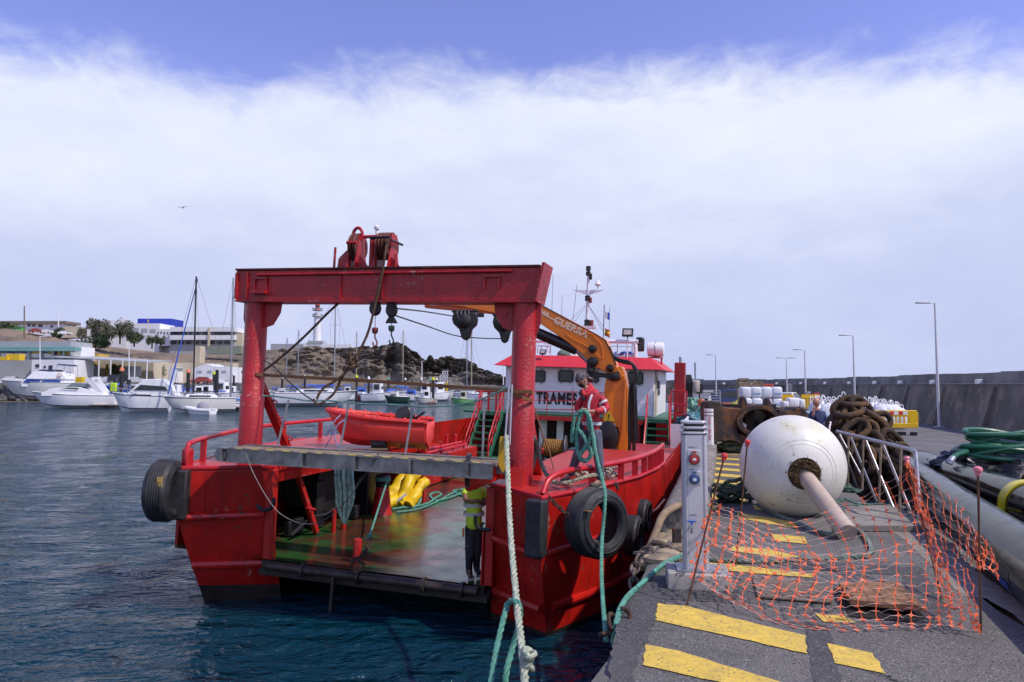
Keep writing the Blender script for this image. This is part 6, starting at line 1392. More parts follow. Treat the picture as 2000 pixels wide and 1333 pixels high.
panel([[(1385, 1010, 7.0), (1440, 1050, 7.1), (1520, 1075, 7.0), (1610, 1085, 6.9), (1700, 1078, 6.9), (1790, 1062, 6.9), (1850, 1085, 6.6), (1890, 1115, 6.3)],
       [(1365, 1075, 6.85), (1430, 1110, 6.9), (1520, 1135, 6.7), (1610, 1145, 6.55), (1700, 1140, 6.5), (1790, 1130, 6.5), (1855, 1140, 6.3), (1900, 1165, 6.05)],
       [(1352, 1125, 6.75), (1420, 1160, 6.6), (1500, 1188, 6.35), (1590, 1198, 6.2), (1690, 1190, 6.15), (1790, 1185, 6.1), (1860, 1190, 6.0), (1908, 1205, 5.85)],
       [(1372, 1130, 6.55), (1455, 1190, 6.35), (1545, 1231, 6.05), (1630, 1233, 5.95), (1710, 1230, 5.95), (1790, 1224, 5.95), (1860, 1224, 5.9), (1913, 1228, 5.8)]], 20, 10, 2, .018, .014)
panel([[(1392, 985, 7.1), (1450, 1020, 7.2), (1520, 1060, 7.1), (1600, 1090, 6.95), (1690, 1105, 6.8)],
       [(1375, 1040, 6.95), (1440, 1075, 7.0), (1510, 1110, 6.85), (1600, 1125, 6.7), (1680, 1140, 6.6)],
       [(1358, 1100, 6.8), (1410, 1135, 6.75), (1480, 1150, 6.6), (1560, 1160, 6.5), (1640, 1175, 6.35)]], 12, 7, 3, .035, .02, .10)
panel([[(1775, 905, 7.5), (1800, 935, 7.4), (1835, 950, 7.0), (1865, 975, 6.6), (1890, 1010, 6.2), (1908, 1040, 5.85)],
       [(1795, 985, 7.3), (1815, 1000, 7.2), (1845, 1010, 6.9), (1872, 1030, 6.5), (1895, 1055, 6.15), (1910, 1075, 5.85)],
       [(1815, 1055, 7.1), (1828, 1065, 7.0), (1850, 1072, 6.8), (1875, 1085, 6.5), (1898, 1100, 6.15), (1912, 1110, 5.85)]], 10, 7, 4, .016, .02, .05)
panel([[(1909, 1045, 5.85), (1925, 1055, 5.9), (1940, 1085, 5.95)], [(1910, 1070, 5.85), (1932, 1085, 5.9), (1950, 1112, 5.95)], [(1911, 1105, 5.8), (1928, 1112, 5.85), (1946, 1128, 5.9)]], 5, 5, 5, .015, .01)
panel([[(1770, 905, 7.55), (1782, 915, 7.5)], [(1782, 960, 7.5), (1795, 965, 7.45)], [(1797, 1010, 7.4), (1812, 1015, 7.3)], [(1812, 1060, 7.2), (1830, 1065, 7.1)], [(1830, 1120, 7.0), (1850, 1120, 6.9)], [(1850, 1190, 6.6), (1872, 1190, 6.5)]], 4, 24, 6, .022, .02, .1)
wr('brown_hose', 'stiff brown hose bent over the end of the concrete kerb', [(1345, 986, 9.9), (1325, 988, 9.9), (1306, 997, 9.75), (1292, 1012, 9.6), (1283, 1035, 9.5), (1273, 1060, 9.4), (1262, 1085, 9.3), (1258, 1110, 9.1)], .05, mat('brown_hose', (.25, .18, .11), .8, var=.25, vs=8, bump=.005, bs=50), 'hose', 10, False)
mb = MB(); c = P(1322, 1062, 8.9); mb.box((c.x, c.y, c.z), (.10, .10, .38)); o = mb.build('iron_post', mat('dark_iron', (.045, .035, .03), .8, var=.4, rust=(RUST, .4, 7)), bevel=.01); tag(o, 'short dark iron post at the end of the kerb by the chain', 'post')
CHm = mat('grey_shore_chain', (.15, .12, .095), .85, var=.35, vs=7, bump=.01, bs=30)
chain('shore_chain', 'upper strand of grey chain wound round the iron post', [P(1320, 1074, 8.7), P(1295, 1076, 8.8), P(1268, 1078, 8.9), P(1250, 1080, 9.0)], .17, .11, .022, CHm)
chain('shore_chain', 'lower strand of grey chain wound round the iron post', [P(1316, 1088, 8.6), P(1290, 1088, 8.7), P(1268, 1090, 8.8), P(1252, 1092, 8.9)], .17, .11, .022, CHm)
chain('shore_chain', 'end of grey chain hanging down over the edge of the quay', [P(1256, 1080, 8.95), P(1247, 1094, 8.9), P(1241, 1112, 8.8), P(1238, 1130, 8.7), P(1240, 1150, 8.6)], .16, .10, .020, CHm)
rr_ = empty('mooring_ring', 'rusty iron ring and shackle bolted to the edge of the quay', 'mooring ring', P(1192, 1222, 6.2))
mb = MB(); mb.torus((.02, 0, .02), .075, .018, (.8, -.4, .3), 20, 8); mb.build('ring', M_chain, rr_)
mb = MB(); mb.torus((.12, .06, .06), .06, .02, (.2, -.9, .3), 16, 8, 0, 4.2); mb.cyl((-.1, 0, -.08), (.02, 0, -.06), .022, 10); mb.build('shackle', M_chain, rr_)
# ---------------- further along the quay and in the yard
M_anch = mat('rusty_anchor_iron', (.045, .027, .022), .75, var=.4, vs=1.2, spots=((.17, .065, .022), .4, 2.4), dirt=((.022, .014, .012), .8, 3), bump=.03, bs=8, bstr=.7)
YA = 20.5
an = empty('giant_anchor_frame', 'huge dark rusty cast anchor crown with a ring and two spikes behind the buoy', 'anchor', (P(1475, 860, YA).x, YA, QZ))
def ap(x, y): p = P(x, y, YA); return (p.x-an.location.x, p.z-QZ)
def aplate(px, y0, y1, nm):
 pts = [ap(*q) for q in px]; ar = sum(pts[i][0]*pts[(i+1) % len(pts)][1]-pts[(i+1) % len(pts)][0]*pts[i][1] for i in range(len(pts)))
 if ar > 0: pts = pts[::-1]
 Mx = Matrix(((1, 0, 0, 0), (0, 0, 1, 0), (0, 1, 0, 0), (0, 0, 0, 1))); mb = MB(); mb.prism(pts, y0, y1, Mx); mb.build(nm, M_anch, an, bevel=.03, ang=30)
aplate([(1378, 868), (1376, 800), (1377, 786), (1384, 783), (1402, 785), (1405, 792), (1412, 796), (1440, 797), (1444, 800), (1438, 812), (1432, 826), (1436, 845), (1444, 868), (1425, 860), (1400, 862)], -.25, .5, 'left_arm')
aplate([(1518, 800), (1540, 803), (1548, 796), (1568, 797), (1575, 808), (1574, 830), (1560, 868), (1500, 868), (1515, 840), (1520, 820)], -.1, .5, 'right_arm')
aplate([(1436, 845), (1442, 866), (1530, 868), (1520, 846), (1500, 852), (1460, 852)], -.15, .5, 'lower_beam')
aplate([(1440, 802), (1444, 786), (1446, 776), (1451, 774), (1454, 780), (1458, 796), (1455, 802)], -.2, .1, 'spike'); aplate([(1489, 800), (1492, 782), (1495, 777), (1499, 778), (1503, 790), (1508, 804)], -.2, .1, 'spike')
mb = MB(); c = ap(1476, 822); pts = []
rxx = 41/1400*YA; rzz = 29/1400*YA
for i in range(40): a = 2*math.pi*i/40; pts.append((c[0]+rxx*math.cos(a)+.12*math.cos(a), -.3, c[1]+rzz*math.sin(a)))
vs = []
for i in range(40):
 a = 2*math.pi*i/40; C0 = V((c[0], 0, c[1])); e = V((math.cos(a)*rxx, 0, math.sin(a)*rzz))
 for k_, yy in ((.80, -.32), (1.04, -.32), (1.08, -.22), (1.08, .45), (.80, .45)): vs.append(C0+e*k_+V((0, yy, 0)))
mb.add(vs, [(i*5+j, i*5+(j+1) % 5, ((i+1) % 40)*5+(j+1) % 5, ((i+1) % 40)*5+j) for i in range(40) for j in range(5)]); mb.build('crown_ring', M_anch, an, ang=35)
mb = MB(); q = ap(1470, 822); mb.box((q[0], .35, q[1]), (.26, .2, .95)); mb.build('inner_web', M_anch, an); mb = MB(); mb.box((c[0], .62, c[1]-.05), (1.6, .1, 1.0)); mb.build('back_plate', M_blk, an)
mb = MB(); q = ap(1451, 833); mb.ball((q[0], .1, q[1]), .12, 9, 6, (1.2, 1, .9)); mb.build('white_bag', M_whtgel, an)
mb = MB(); mb.box((0, .2, .03), (3.4, 1.0, .06)); mb.build('timber_base', mat('sandy_timber', (.34, .26, .13), .9, var=.3), an)
def yb(x, Y): return V(((x-1000)/1400*Y, Y, YZ))
root0 = None
M_cont = mat('translucent_white_plastic', (.70, .73, .78), .35, var=.06, vs=3, dirt=((.45, .5, .62), .4, 2))
YS = 38.0
def zc(y, Y): return P(1480, y, Y).z
def bagc(nm, w, h, d_, mt, par):
 mb = MB(); n = 14; pr = []
 mb.ball((0, 0, 0), 1, 18, 12)
 for i, v in enumerate(mb.v):
  v = V(v); e = .38; f = lambda q: math.copysign(abs(q)**e, q); mb.v[i] = (f(v.x)*w/2*(1+.04*noise.noise(v*3)), f(v.y)*d_/2*(1+.04*noise.noise(v*3)), h/2+f(v.z)*h/2*(1-.03*noise.noise(v*4)))
 return mb.build(nm, mt, par, ang=60)
k = 0
zt = zc(756, YS); zm = zc(778, YS); zl = zc(798, YS); cw = 20.3/1400*YS; pos = ['far left', 'second from left', 'third from left', 'far right']
for row, (z0, z1) in enumerate(((zm, zt), (zl, zm))):
 for i in range(4):
  x = (1454+i*20.3-1000)/1400*YS; r_ = empty('white_container', 'white wrapped container of the stack behind the anchor, %s row, %s' % (['top', 'lower'][row], pos[i]), 'container', (x, YS+rnd.uniform(-.1, .1), z0), group='stacked white containers behind the rusty anchor')
  bagc('container_body', cw*1.0, z1-z0, cw, M_cont, r_)
  if i in (1, 3) or row:
   mb = MB(); mb.box((0, -cw/2-.01, (z1-z0)*.42), (cw*.7, .015, .05)); mb.build('blue_band', mat('pale_blue_band', (.22, .33, .58), .5), r_)
mb = MB(); mb.box(((1485-1000)/1400*YS, YS, (zl+YZ)/2), (cw*4.3, .9, zl-YZ)); o = mb.build('timber_crate', M_wood, bevel=.01); tag(o, 'wooden crate carrying the stacked white containers', 'crate')
r_ = empty('timber_rack', 'brown timber rack standing behind the white containers', 'rack', yb(1466, 42))
for i, x in enumerate((1441, 1452, 1461, 1473, 1489)):
 mb = MB(); X = (x-1466)/1400*42; top_ = P(x, 741 if i < 4 else 751, 42).z-YZ; mb.bar((X, 0, 0), (X, 0, top_), .12, .1, (0, 1, 0)); mb.build('post', M_wood, r_)
for y in (741, 748, 753): mb = MB(); mb.bar(((1441-1466)/1400*42, -.05, P(0, y, 42).z-YZ), ((1461 if y == 741 else 1489)/1400*42-1466/1400*42, -.05, P(0, y, 42).z-YZ), .1, .12); mb.build('rail', M_wood, r_)
c = P(1498, 753.5, 44); mb = MB(); mb.box((c.x, 44, (c.z+YZ)/2+.1), (.6, .6, c.z-YZ)); o = mb.build('red_cabinet', mat('faded_red', (.45, .06, .045), .6), bevel=.02); tag(o, 'red cabinet showing above the stacked white containers', 'cabinet')
bb = P(1548, 800, 34); mb = MB(); r_ = empty('timber_bench', 'low pale timber bench carrying white bags left of the man', 'bench', (bb.x, 34, YZ))
for i in range(3): mb = MB(); mb.box((0, -.4+i*.35, P(0, 796, 34).z-YZ-.05), (1.3, .3, .08)); mb.build('plank', M_wood, r_)
for x in (-.5, .5): mb = MB(); mb.box((x, 0, (P(0, 796, 34).z-YZ)/2-.05), (.12, .8, P(0, 796, 34).z-YZ-.1)); mb.build('leg', M_wood, r_)
M_bag = mat('white_woven_bag', (.74, .75, .78), .7, var=.06, vs=4, bump=.04, bs=6, bstr=.8)
for x, w, y0, y1, lb in ((1532, 12, 796, 784, 'small white sack on the timber bench, left'), (1548, 22, 796, 777, 'large crumpled white sack on the timber bench'), (1564, 11, 797, 780, 'narrow white and blue sack on the bench beside the man')):
 p = P(x, y0, 34); r_ = bagc('white_sack', w/1400*34, P(x, y1, 34).z-p.z, .5, M_bag, None); r_.location = p; tag(r_, lb, 'sack')
for x0, x1, y0, Y, lb in ((1592, 1636, 812, 26, 'teal steel skip between the man and the chain heap'), (1566, 1588, 806, 27, 'small teal box just left of the man')):
 a = (x0-1000)/1400*Y; b = (x1-1000)/1400*Y; zt_ = P(x0, y0, Y).z; r_ = empty('teal_skip', lb, 'skip', ((a+b)/2, Y, YZ)); mb = MB(); mb.box((0, 0, (zt_-YZ)/2), (b-a, 1.0, zt_-YZ)); mb.build('skip_body', mat('faded_teal', (.07, .21, .24), .65, var=.2, dirt=((.2, .16, .1), .5, 3)), r_, bevel=.02)
 mb = MB(); mb.box((0, 0, zt_-YZ), (b-a+.08, 1.1, .06)); mb.build('skip_rim', mat('pale_teal', (.25, .42, .46), .5), r_)
bags = [(1590, 806, 786, 31), (1612, 808, 790, 30), (1632, 812, 788, 31), (1650, 810, 784, 33), (1622, 800, 792, 34), (1664, 806, 791, 35), (1690, 804, 789, 38), (1703, 805, 787, 38), (1716, 806, 791, 37), (1728, 806, 792, 38), (1742, 808, 793, 38), (1706, 800, 790, 41), (1752, 812, 799, 38), (1680, 800, 787, 40), (1603, 800, 785, 35)]
desc = ['behind the back of the man', 'in front of the second bag right of the man', 'above the right end of the teal skip', 'with the tall loop, left of the chain heap', 'second row, over the teal skip', 'just behind the top of the chain heap', 'behind the wire cage', 'left above the yellow barrier', 'above the striped board of the barrier', 'middle of the row above the barrier', 'right part of the row above the barrier', 'farthest back above the barrier', 'rightmost of all, at the end of the barrier', 'half hidden behind the chain arch', 'touching the right shoulder of the man']
for (x, y0, y1, Y), ds_ in zip(bags, desc):
 w = 24/1400*Y; z1 = P(x, y1-4, Y).z; r_ = empty('big_bag', 'white woven builder bag '+ds_, 'builder bag', ((x-1000)/1400*Y, Y, YZ), rz=rnd.uniform(-.5, .5), group='white builder bags in the yard')
 mb = MB(); mb.ball((0, 0, 0), 1, 20, 12); hh = z1-YZ
 sd2 = x
 for i, v in enumerate(mb.v):
  v = V(v); e = .55; f = lambda q: math.copysign(abs(q)**e, q); tt = (v.z+1)/2; nr = 1+.14*noise.noise(v*2.2+V((sd2, 0, 0)))+.05*noise.noise(v*6+V((sd2, 0, 0))); tp_ = 1-.40*max(0, tt-.55)/.45
  mb.v[i] = (f(v.x)*w*.62*nr*tp_, f(v.y)*w*.6*nr*tp_, hh*(.5+.5*f(v.z)*(1 if v.z < 0 else .95+.1*noise.noise(v*4+V((0, sd2, 0))))))
 mb.build('bag_body', M_bag, r_, ang=60)
 mb = MB()
 for q in range(3): a = q*2.1+x; cx_ = .25*w*math.cos(a); cy2 = .25*w*math.sin(a); hl = .10+.16*((x+q*3) % 4)/4+(.15 if x == 1650 and q == 0 else 0); mb.tube(CR([(cx_-.09, cy2, hh*.9), (cx_-.07, cy2, hh+hl*.7), (cx_, cy2+.03, hh+hl), (cx_+.07, cy2, hh+hl*.7), (cx_+.10, cy2, hh*.9)], 4), .022, 5)
 mb.build('lifting_loops', M_whtgel, r_)
c = P(1689, 803, 31); r_ = empty('wire_cage', 'small grey wire cage right behind the chain heap', 'cage', (c.x, 31, YZ)); mb = MB(); zt_ = P(1689, 794, 31).z-YZ
for i in range(4):
 x = -.22+.147*i; mb.bar((x, 0, 0), (x, 0, zt_), .02, .02)
for j in range(6): mb.bar((-.22, 0, zt_*j/5), (.22, 0, zt_*j/5), .02, .02)
mb.build('cage_bars', M_galv, r_)
Yb = 33.5; x0, x1 = (1706-1000)/1400*Yb, (1787-1000)/1400*Yb; zt_ = P(1740, 801, Yb).z-YZ; z0_ = P(1740, 836, Yb).z-YZ
r_ = empty('yellow_barrier', 'bright yellow plastic barrier with a red and white striped board', 'barrier', ((x0+x1)/2, Yb, YZ), rz=R(-4)); w = x1-x0; M_bar = mat('yellow_barrier_plastic', (.74, .46, .012), .45, var=.05)
mb = MB(); mb.box((0, 0, z0_+.11), (w, .09, .22)); mb.box((0, 0, zt_-.17), (w*.97, .09, .30))
mb.build('barrier_rail', M_bar, r_, bevel=.02)
for i in range(11):
 x = -w/2*.95+w*.95*i/10; mb = MB(); mb.box((x, 0, (z0_+zt_)/2), (.055 if i not in (0, 10) else .12, .08, (zt_-z0_)*.7)); mb.build('slat', M_bar, r_, bevel=.008)
mb = MB(); mb.box((-w*.02+w*.40, 0, (z0_+zt_)/2), (w*.16, .085, (zt_-z0_)*.96)); mb.build('end_panel', M_bar, r_, bevel=.02)
for i in range(6):
 mb = MB(); mb.box((-w*.32+i*w*.105, -.052, zt_-.15), (w*.105, .012, .15)); mb.build('stripe_board', mat('barrier_red', (.6, .04, .03), .5) if i % 2 == 0 else M_whtgel, r_)
mb = MB()
for i in range(8): mb.box((-w/2+w*(i+.5)/8+rnd.uniform(-.1, .1), rnd.uniform(-.2, .2), .08), (rnd.uniform(.2, .35), .25, rnd.uniform(.1, .2)), rz=rnd.uniform(-.6, .6))
mb.build('barrier_feet', M_black, r_)
rope_heap('rope_pile', 'dark tangle of ropes behind the yellow barrier', 1704, 1760, 822, 832, .05, M_ropek, 8, 31, .7, YZ)
for x, w_, y, lb in ((1537, 24, 776, 'low yellow barrier under the white off-road car'), (1582, 34, 776, 'yellow barrier just left of the head of the man')):
 Y = 48; c = P(x, y, Y); r_ = empty('yellow_barrier', lb, 'barrier', (c.x, Y, YZ)); ht = P(x, y-5, Y).z-YZ; ww = w_/1400*Y
 mb = MB(); mb.box((0, 0, ht-.12), (ww, .1, .24)); mb.box((0, 0, .12), (ww, .1, .24)); mb.build('barrier_rail', M_bar, r_)
 for i in range(7): mb = MB(); mb.box((-ww/2+ww*(i+.5)/7, 0, ht/2), (ww*.09, .08, ht-.2)); mb.build('slat', M_bar, r_)
for x, w_, y0, y1, m_, lb, nm in ((1594, 12, 768, 800, mat('faded_red', (0, 0, 0)), 'red equipment box behind the head of the man', 'red_box'), (1583, 9, 766, 800, M_galv, 'grey panel standing left of the red box behind the man', 'grey_cabinet')):
 Y = 50; c0 = P(x, y0, Y); mb = MB(); mb.box((c0.x, Y+(.5 if nm == 'grey_cabinet' else 0), (c0.z+YZ)/2), (w_/1400*Y, .3, c0.z-YZ)); o = mb.build(nm, m_, bevel=.02); tag(o, lb, 'box' if nm == 'red_box' else 'panel')
c = P(1541, 760, 78); mb = MB(); mb.box((c.x, 78, c.z), (.65, .1, 1.1)); mb.bar((c.x, 78.1, YZ), (c.x, 78.1, c.z), .08, .08, (0, 1, 0)); o = mb.build('notice_board', M_galv); tag(o, 'small grey notice board on a post above the white off-road car', 'notice board')
def car(nm, label, px, Y, rz, body, kind, z=YZ, grp=None, sc=1.0):
 x = (px-1000)/1400*Y; root = empty(nm, label, 'car', (x, Y, z), rz=rz, group=grp, sc=sc)
 if kind == 'van': pf = [(-2.1, .35), (-2.15, 1.0), (-2.05, 1.85), (.7, 1.9), (1.35, 1.15), (2.0, .98), (2.15, .7), (2.15, .35)]; gl_ = [(-1.9, 1.15), (-1.85, 1.7), (.6, 1.72), (1.08, 1.15)]; W_ = .88
 elif kind == '4x4': pf = [(-1.9, .45), (-1.95, 1.05), (-1.85, 1.75), (.2, 1.78), (.62, 1.15), (1.75, 1.05), (1.85, .8), (1.85, .45)]; gl_ = [(-1.7, 1.12), (-1.65, 1.62), (.1, 1.64), (.42, 1.12)]; W_ = .82
 else: pf = [(-2.0, .35), (-2.05, .9), (-1.6, 1.05), (-1.1, 1.42), (.35, 1.45), (1.05, .98), (1.9, .82), (2.05, .6), (2.05, .35)]; gl_ = [(-1.35, 1.0), (-1.0, 1.34), (.3, 1.37), (.85, .98)]; W_ = .84
 Mx = Matrix(((1, 0, 0, 0), (0, 0, 1, 0), (0, 1, 0, 0), (0, 0, 0, 1)))
 mb = MB(); n = len(pf); vs = []
 for sy in (-1, 1):
  for (a, b) in pf: vs.append((a, sy*W_*(1 if b < 1.1 else .86), b))
 fs = [tuple(range(n-1, -1, -1)), tuple(range(n, 2*n))]+[(i, (i+1) % n, n+(i+1) % n, n+i) for i in range(n)]
 if True: fs = [f[::-1] for f in fs]
 mb.add(vs, fs); mb.build('body', body, root, bevel=.05 if Y < 100 else 0)
 for sy in (-1, 1):
  mb = MB(); q = [(a, sy*(W_*.95 if b < 1.2 else W_*.885), b) for a, b in gl_]; q = q if sy > 0 else q[::-1]; mb.plate(q, .02); mb.build('side_window', M_glass, root, smooth=False)
 for xf in (1, 0):
  i0 = 3 if xf else 1
  a, b = (pf[3], pf[4]) if xf else (pf[2], pf[1]);
  if kind == 'hatch': a, b = (pf[4], pf[5]) if xf else (pf[3], pf[2])
  p_ = V((a[0], 0, a[1])).lerp(V((b[0], 0, b[1])), .12); q_ = V((a[0], 0, a[1])).lerp(V((b[0], 0, b[1])), .85 if xf or kind == 'hatch' else .6); of = .025 if xf else -.025
  mb = MB(); mb.plate([(p_.x+of, -W_*.78, p_.z+.02), (p_.x+of, W_*.78, p_.z+.02), (q_.x+of, W_*.84, q_.z+.02), (q_.x+of, -W_*.84, q_.z+.02)], .015); mb.build('windscreen' if xf else 'rear_window', M_glass, root, smooth=False)
 for sx in (-1, 1):
  for sy in (-1, 1): mb = MB(); mb.cyl((sx*1.28, sy*(W_-.16), .33), (sx*1.28, sy*(W_+.02), .33), .33, 16); wl_ = mb.build('wheel', M_rubber, root); mb = MB(); mb.cyl((sx*1.28, sy*(W_+.02), .33), (sx*1.28, sy*(W_+.035), .33), .19, 12); mb.build('rim', M_galv, wl_)
 for sy in (-1, 1): mb = MB(); mb.box((pf[-2][0]-.01, sy*W_*.7, .72), (.08, .3, .14)); mb.build('headlight', M_whtgel, root)
 return root
car('off_road_car', 'boxy white off-road car parked before the breakwater left of the tall lamps', 1545, 62, R(-38), M_whtgel, '4x4', sc=.95)
car('van', 'dark blue van parked at the breakwater behind the orange skip', 1427, 72, R(150), mat('blue_car_paint', (.03, .05, .17), .3, coat=.5), 'van')
c = P(1424, 778, 58); mb = MB(); mb.box((c.x, 58, YZ+.45), (1.0, .7, .9), top=(1.15, 1.1)); o = mb.build('orange_skip', mat('faded_orange', (.50, .12, .06), .6), bevel=.03); tag(o, 'faded orange tub in front of the dark blue van', 'tub')
lump('yellow_rope_heap', 'small heap of yellow rope beside the orange tub', 'rope pile', (P(1437, 785, 52).x, 52, YZ), .55, .5, .75, mat('yellow_green_rope', (.42, .40, .08), .85, var=.5, vs=9), 8, .3, 12)
def workskiff(px, Y, lb, hullc, cab, L_=7.0, rz=R(80)):
 root = empty('fishing_boat', lb, 'fishing boat', ((px-1000)/1400*Y, Y, 0), rz=rz)
 o, vs, k_, n_ = hullform(L_, 2.6, 1.4, hullc, root, bow=1, sheer=.5);
 mb = MB(); mb.box((-.2, 0, 1.1), (L_*.8, 2.1, .06)); mb.build('deck', mat('boat_deck', (.32, .36, .38), .7), root)
 mb = MB(); mb.box((.3, 0, 2.2), (2.0, 1.8, 2.2), top=(.86, .9)); cb_ = mb.build('cabin', cab, root, bevel=.06)
 mb = MB(); mb.box((.3, 0, 3.34), (2.2, 1.9, .08)); mb.build('cabin_roof', M_whtgel, root)
 for sy in (-1, 1):
  for q in (-.3, .9): mb = MB(); mb.box((q, sy*.88, 2.65), (.6, .03, .5)); mb.build('window', M_glass, root)
 for q in (-.4, .4): mb = MB(); mb.box((-.62, q, 2.65), (.03, .5, .5)); mb.build('window', M_glass, root)
 mb = MB(); mb.cyl((-.2, 0, 3.3), (-.2, 0, 5.0), .05, 8); mb.box((-.2, 0, 4.0), (.1, 1.0, .08)); mb.build('mast', M_galv, root)
 return root
workskiff(1357, 42, 'white-cabined boat with blue canopy moored behind the red exhaust trunk', mat('teal_hull', (.05, .20, .25), .5), M_whtgel, 8.5)
workskiff(1338, 58, 'farther pale blue boat with a round white tank, seen above the teal boat', mat('pale_blue_hull', (.22, .33, .50), .5), mat('pale_blue_cabin', (.30, .42, .62), .5), 7.5)
for i, (x, y, Y, w_, h_, m_, lb) in enumerate(((1357, 755, 38, .55, .62, mat('beige_tank', (.46, .42, .36), .6), 'beige round tank standing on the quay edge behind the red boat'), (1345, 752, 36, .35, 1.0, M_black, 'bundle of black hoses hanging by the ladder frame'), (1366, 760, 38, .32, .5, M_black, 'small dark instrument box beside the beige tank'), (1390, 773, 34, .8, .5, M_galv, 'small aluminium frame beside the far lamp post'), (1370, 793, 30, .3, .55, mat('orange_box', (.62, .16, .05), .5), 'orange drum on the quay near the teal nets'))):
 c = P(x, y, Y)
 if i in (0, 4): mb = MB(); mb.lathe([(w_/2*.9, -h_/2), (w_/2, -h_/2+.05), (w_/2, h_/2-.05), (w_/2*.8, h_/2)], 16)
 elif i == 3:
  mb = MB()
  for q in range(5): mb.bar((-w_/2, 0, -h_/2+q*h_/4), (w_/2, 0, -h_/2+q*h_/4), .04, .04)
  mb.bar((-w_/2, 0, -h_/2-.8), (-w_/2, 0, h_/2), .05, .05, (0, 1, 0)); mb.bar((w_/2, 0, -h_/2-.8), (w_/2, 0, h_/2), .05, .05, (0, 1, 0))
 elif i == 1:
  mb = MB()
  for q in range(6): mb.tube(CR([(-.15+.05*q, 0, .5), (-.2+.07*q, -.1, .1), (-.1+.05*q, 0, -.4), (-.05+.04*q, 0, -1.0)], 4), .045, 6)
 else: mb = MB(); mb.box((0, 0, 0), (w_, w_, h_)); mb.bar((0, 0, -2.0), (0, 0, 0), .06, .06, (0, 1, 0))
 o = mb.build(['round_tank', 'hose_bundle', 'instrument_box', 'metal_frame', 'orange_drum'][i], m_); o.location = c; tag(o, lb, ['tank', 'hoses', 'box', 'frame', 'drum'][i])
lump('teal_net_heap', 'heap of teal fishing nets on the quay behind the extinguisher post', 'fishing net', (P(1366, 812, 27).x, 27, QZ), .9, 1.6, .62, mat('teal_net', (.05, .20, .24), .9, var=.6, vs=6, spots=((.45, .5, .45), .3, 5), bump=.05, bs=14, bstr=1), 5, .35, 20, 3)
lump('green_net_heap', 'pale green net heap next to the stair handrail of the red boat', 'fishing net', (P(1352, 788, 31).x, 31, QZ+.2), .6, 1.2, .75, mat('mint_net', (.18, .36, .28), .9, var=.5, vs=6, bump=.05, bs=14, bstr=1), 6, .35, 18, 3)
# ------------------------------------------------------------------ people
def skin_obj(nm, nodes, edges, m, par, sub=2, rootv=0):
 """nodes: (x, y, z, rx, ry)"""
 me = bpy.data.meshes.new(nm); me.from_pydata([n[:3] for n in nodes], edges, []); me.update(); o = bpy.data.objects.new(nm, me); COL.objects.link(o)
 if par: o.parent = par
 sk = o.modifiers.new('skin', 'SKIN'); sk.use_smooth_shade = True; sk.branch_smoothing = .4
 L_ = me.skin_vertices[0].data if me.skin_vertices else None
 if L_ is None:
  me.skin_vertices.new() if hasattr(me.skin_vertices, 'new') else None
  L_ = me.skin_vertices[0].data
 for i, n in enumerate(nodes): L_[i].radius = (n[3], n[4]); L_[i].use_root = (i == rootv)
 sb = o.modifiers.new('sub', 'SUBSURF'); sb.levels = sub; sb.render_levels = sub
 me.materials.append(m); return o
def head_parts(root, hc, fwd, up, s, skin, hair=None):
 """a head mesh: skull, jaw, nose, brows, eyes, ears, mouth; local x = right, y = face direction, z = up"""
 fwd = V(fwd).normalized(); up = V(up); rt = fwd.cross(up).normalized(); up = rt.cross(fwd)
 M = Matrix((rt, fwd, up)).transposed().to_4x4(); M.translation = hc
 mb = MB(); mb.ball((0, 0, 0), 1, 28, 20)
 for i, v in enumerate(mb.v):
  v = V(v); x, y, z = v; X = x*.078; Y = y*.098; Z = z*.118
  if z < 0: X *= 1-.30*(-z)**1.5; Y *= 1-.12*(-z)
  if y > 0: Y *= 1-.10*abs(x)
  if y > .6 and abs(x) < .30 and -.42 < z < .12: Y += .026*(1-abs(x)/.30)*(1-abs(z+.18)/.32 if abs(z+.18) < .32 else 0)
  if y > .5 and .08 < z < .30: Y += .006
  if y > .5 and .10 < abs(x) < .5 and -.05 < z < .12: Y -= .010
  if y > .3 and z < -.75: Y += .012
  if y > .6 and abs(x) < .35 and -.62 < z < -.48: Y += .006
  mb.v[i] = (X*s, Y*s, Z*s)
 for sx in (-1, 1): mb.ball((sx*.078*s, -.005*s, -.005*s), .028*s, 8, 6, (.35, .7, 1.1))
 o = mb.build('head', skin, root, ang=180); o.matrix_local = M
 for sx in (-1, 1):
  mb = MB(); mb.ball((sx*.031*s, .083*s, .005*s), .0125*s, 8, 6, (1.2, .7, .6)); e = mb.build('eye', mat('eye_dark', (.05, .035, .03), .3), root); e.matrix_local = M
 return M
rootp = None
M_jack = mat('red_jacket', (.46, .020, .035), .75, var=.15, vs=8, bump=.012, bs=14, bstr=.6); M_jdark = mat('dark_grey_cloth', (.035, .037, .045), .8, var=.2, vs=9, bump=.01, bs=16)
M_jean = mat('grey_blue_trousers', (.095, .110, .150), .85, var=.2, vs=6, spots=((.035, .04, .055), .45, 3), bump=.014, bs=12, bstr=.6)
fo = BM @ BL(1162, 951, 'w', .03); Ym = fo.y
m1 = empty('person', 'bearded man in red reflective jacket and dotted bandana carrying green rope', 'person', fo)
def q1(x, y, Y=None): return P(x, y, Ym if Y is None else Ym+Y)-fo
def nod(x, y, Y, rx, ry=None): p = q1(x, y, Y); return (p.x, p.y, p.z, rx, ry or rx)
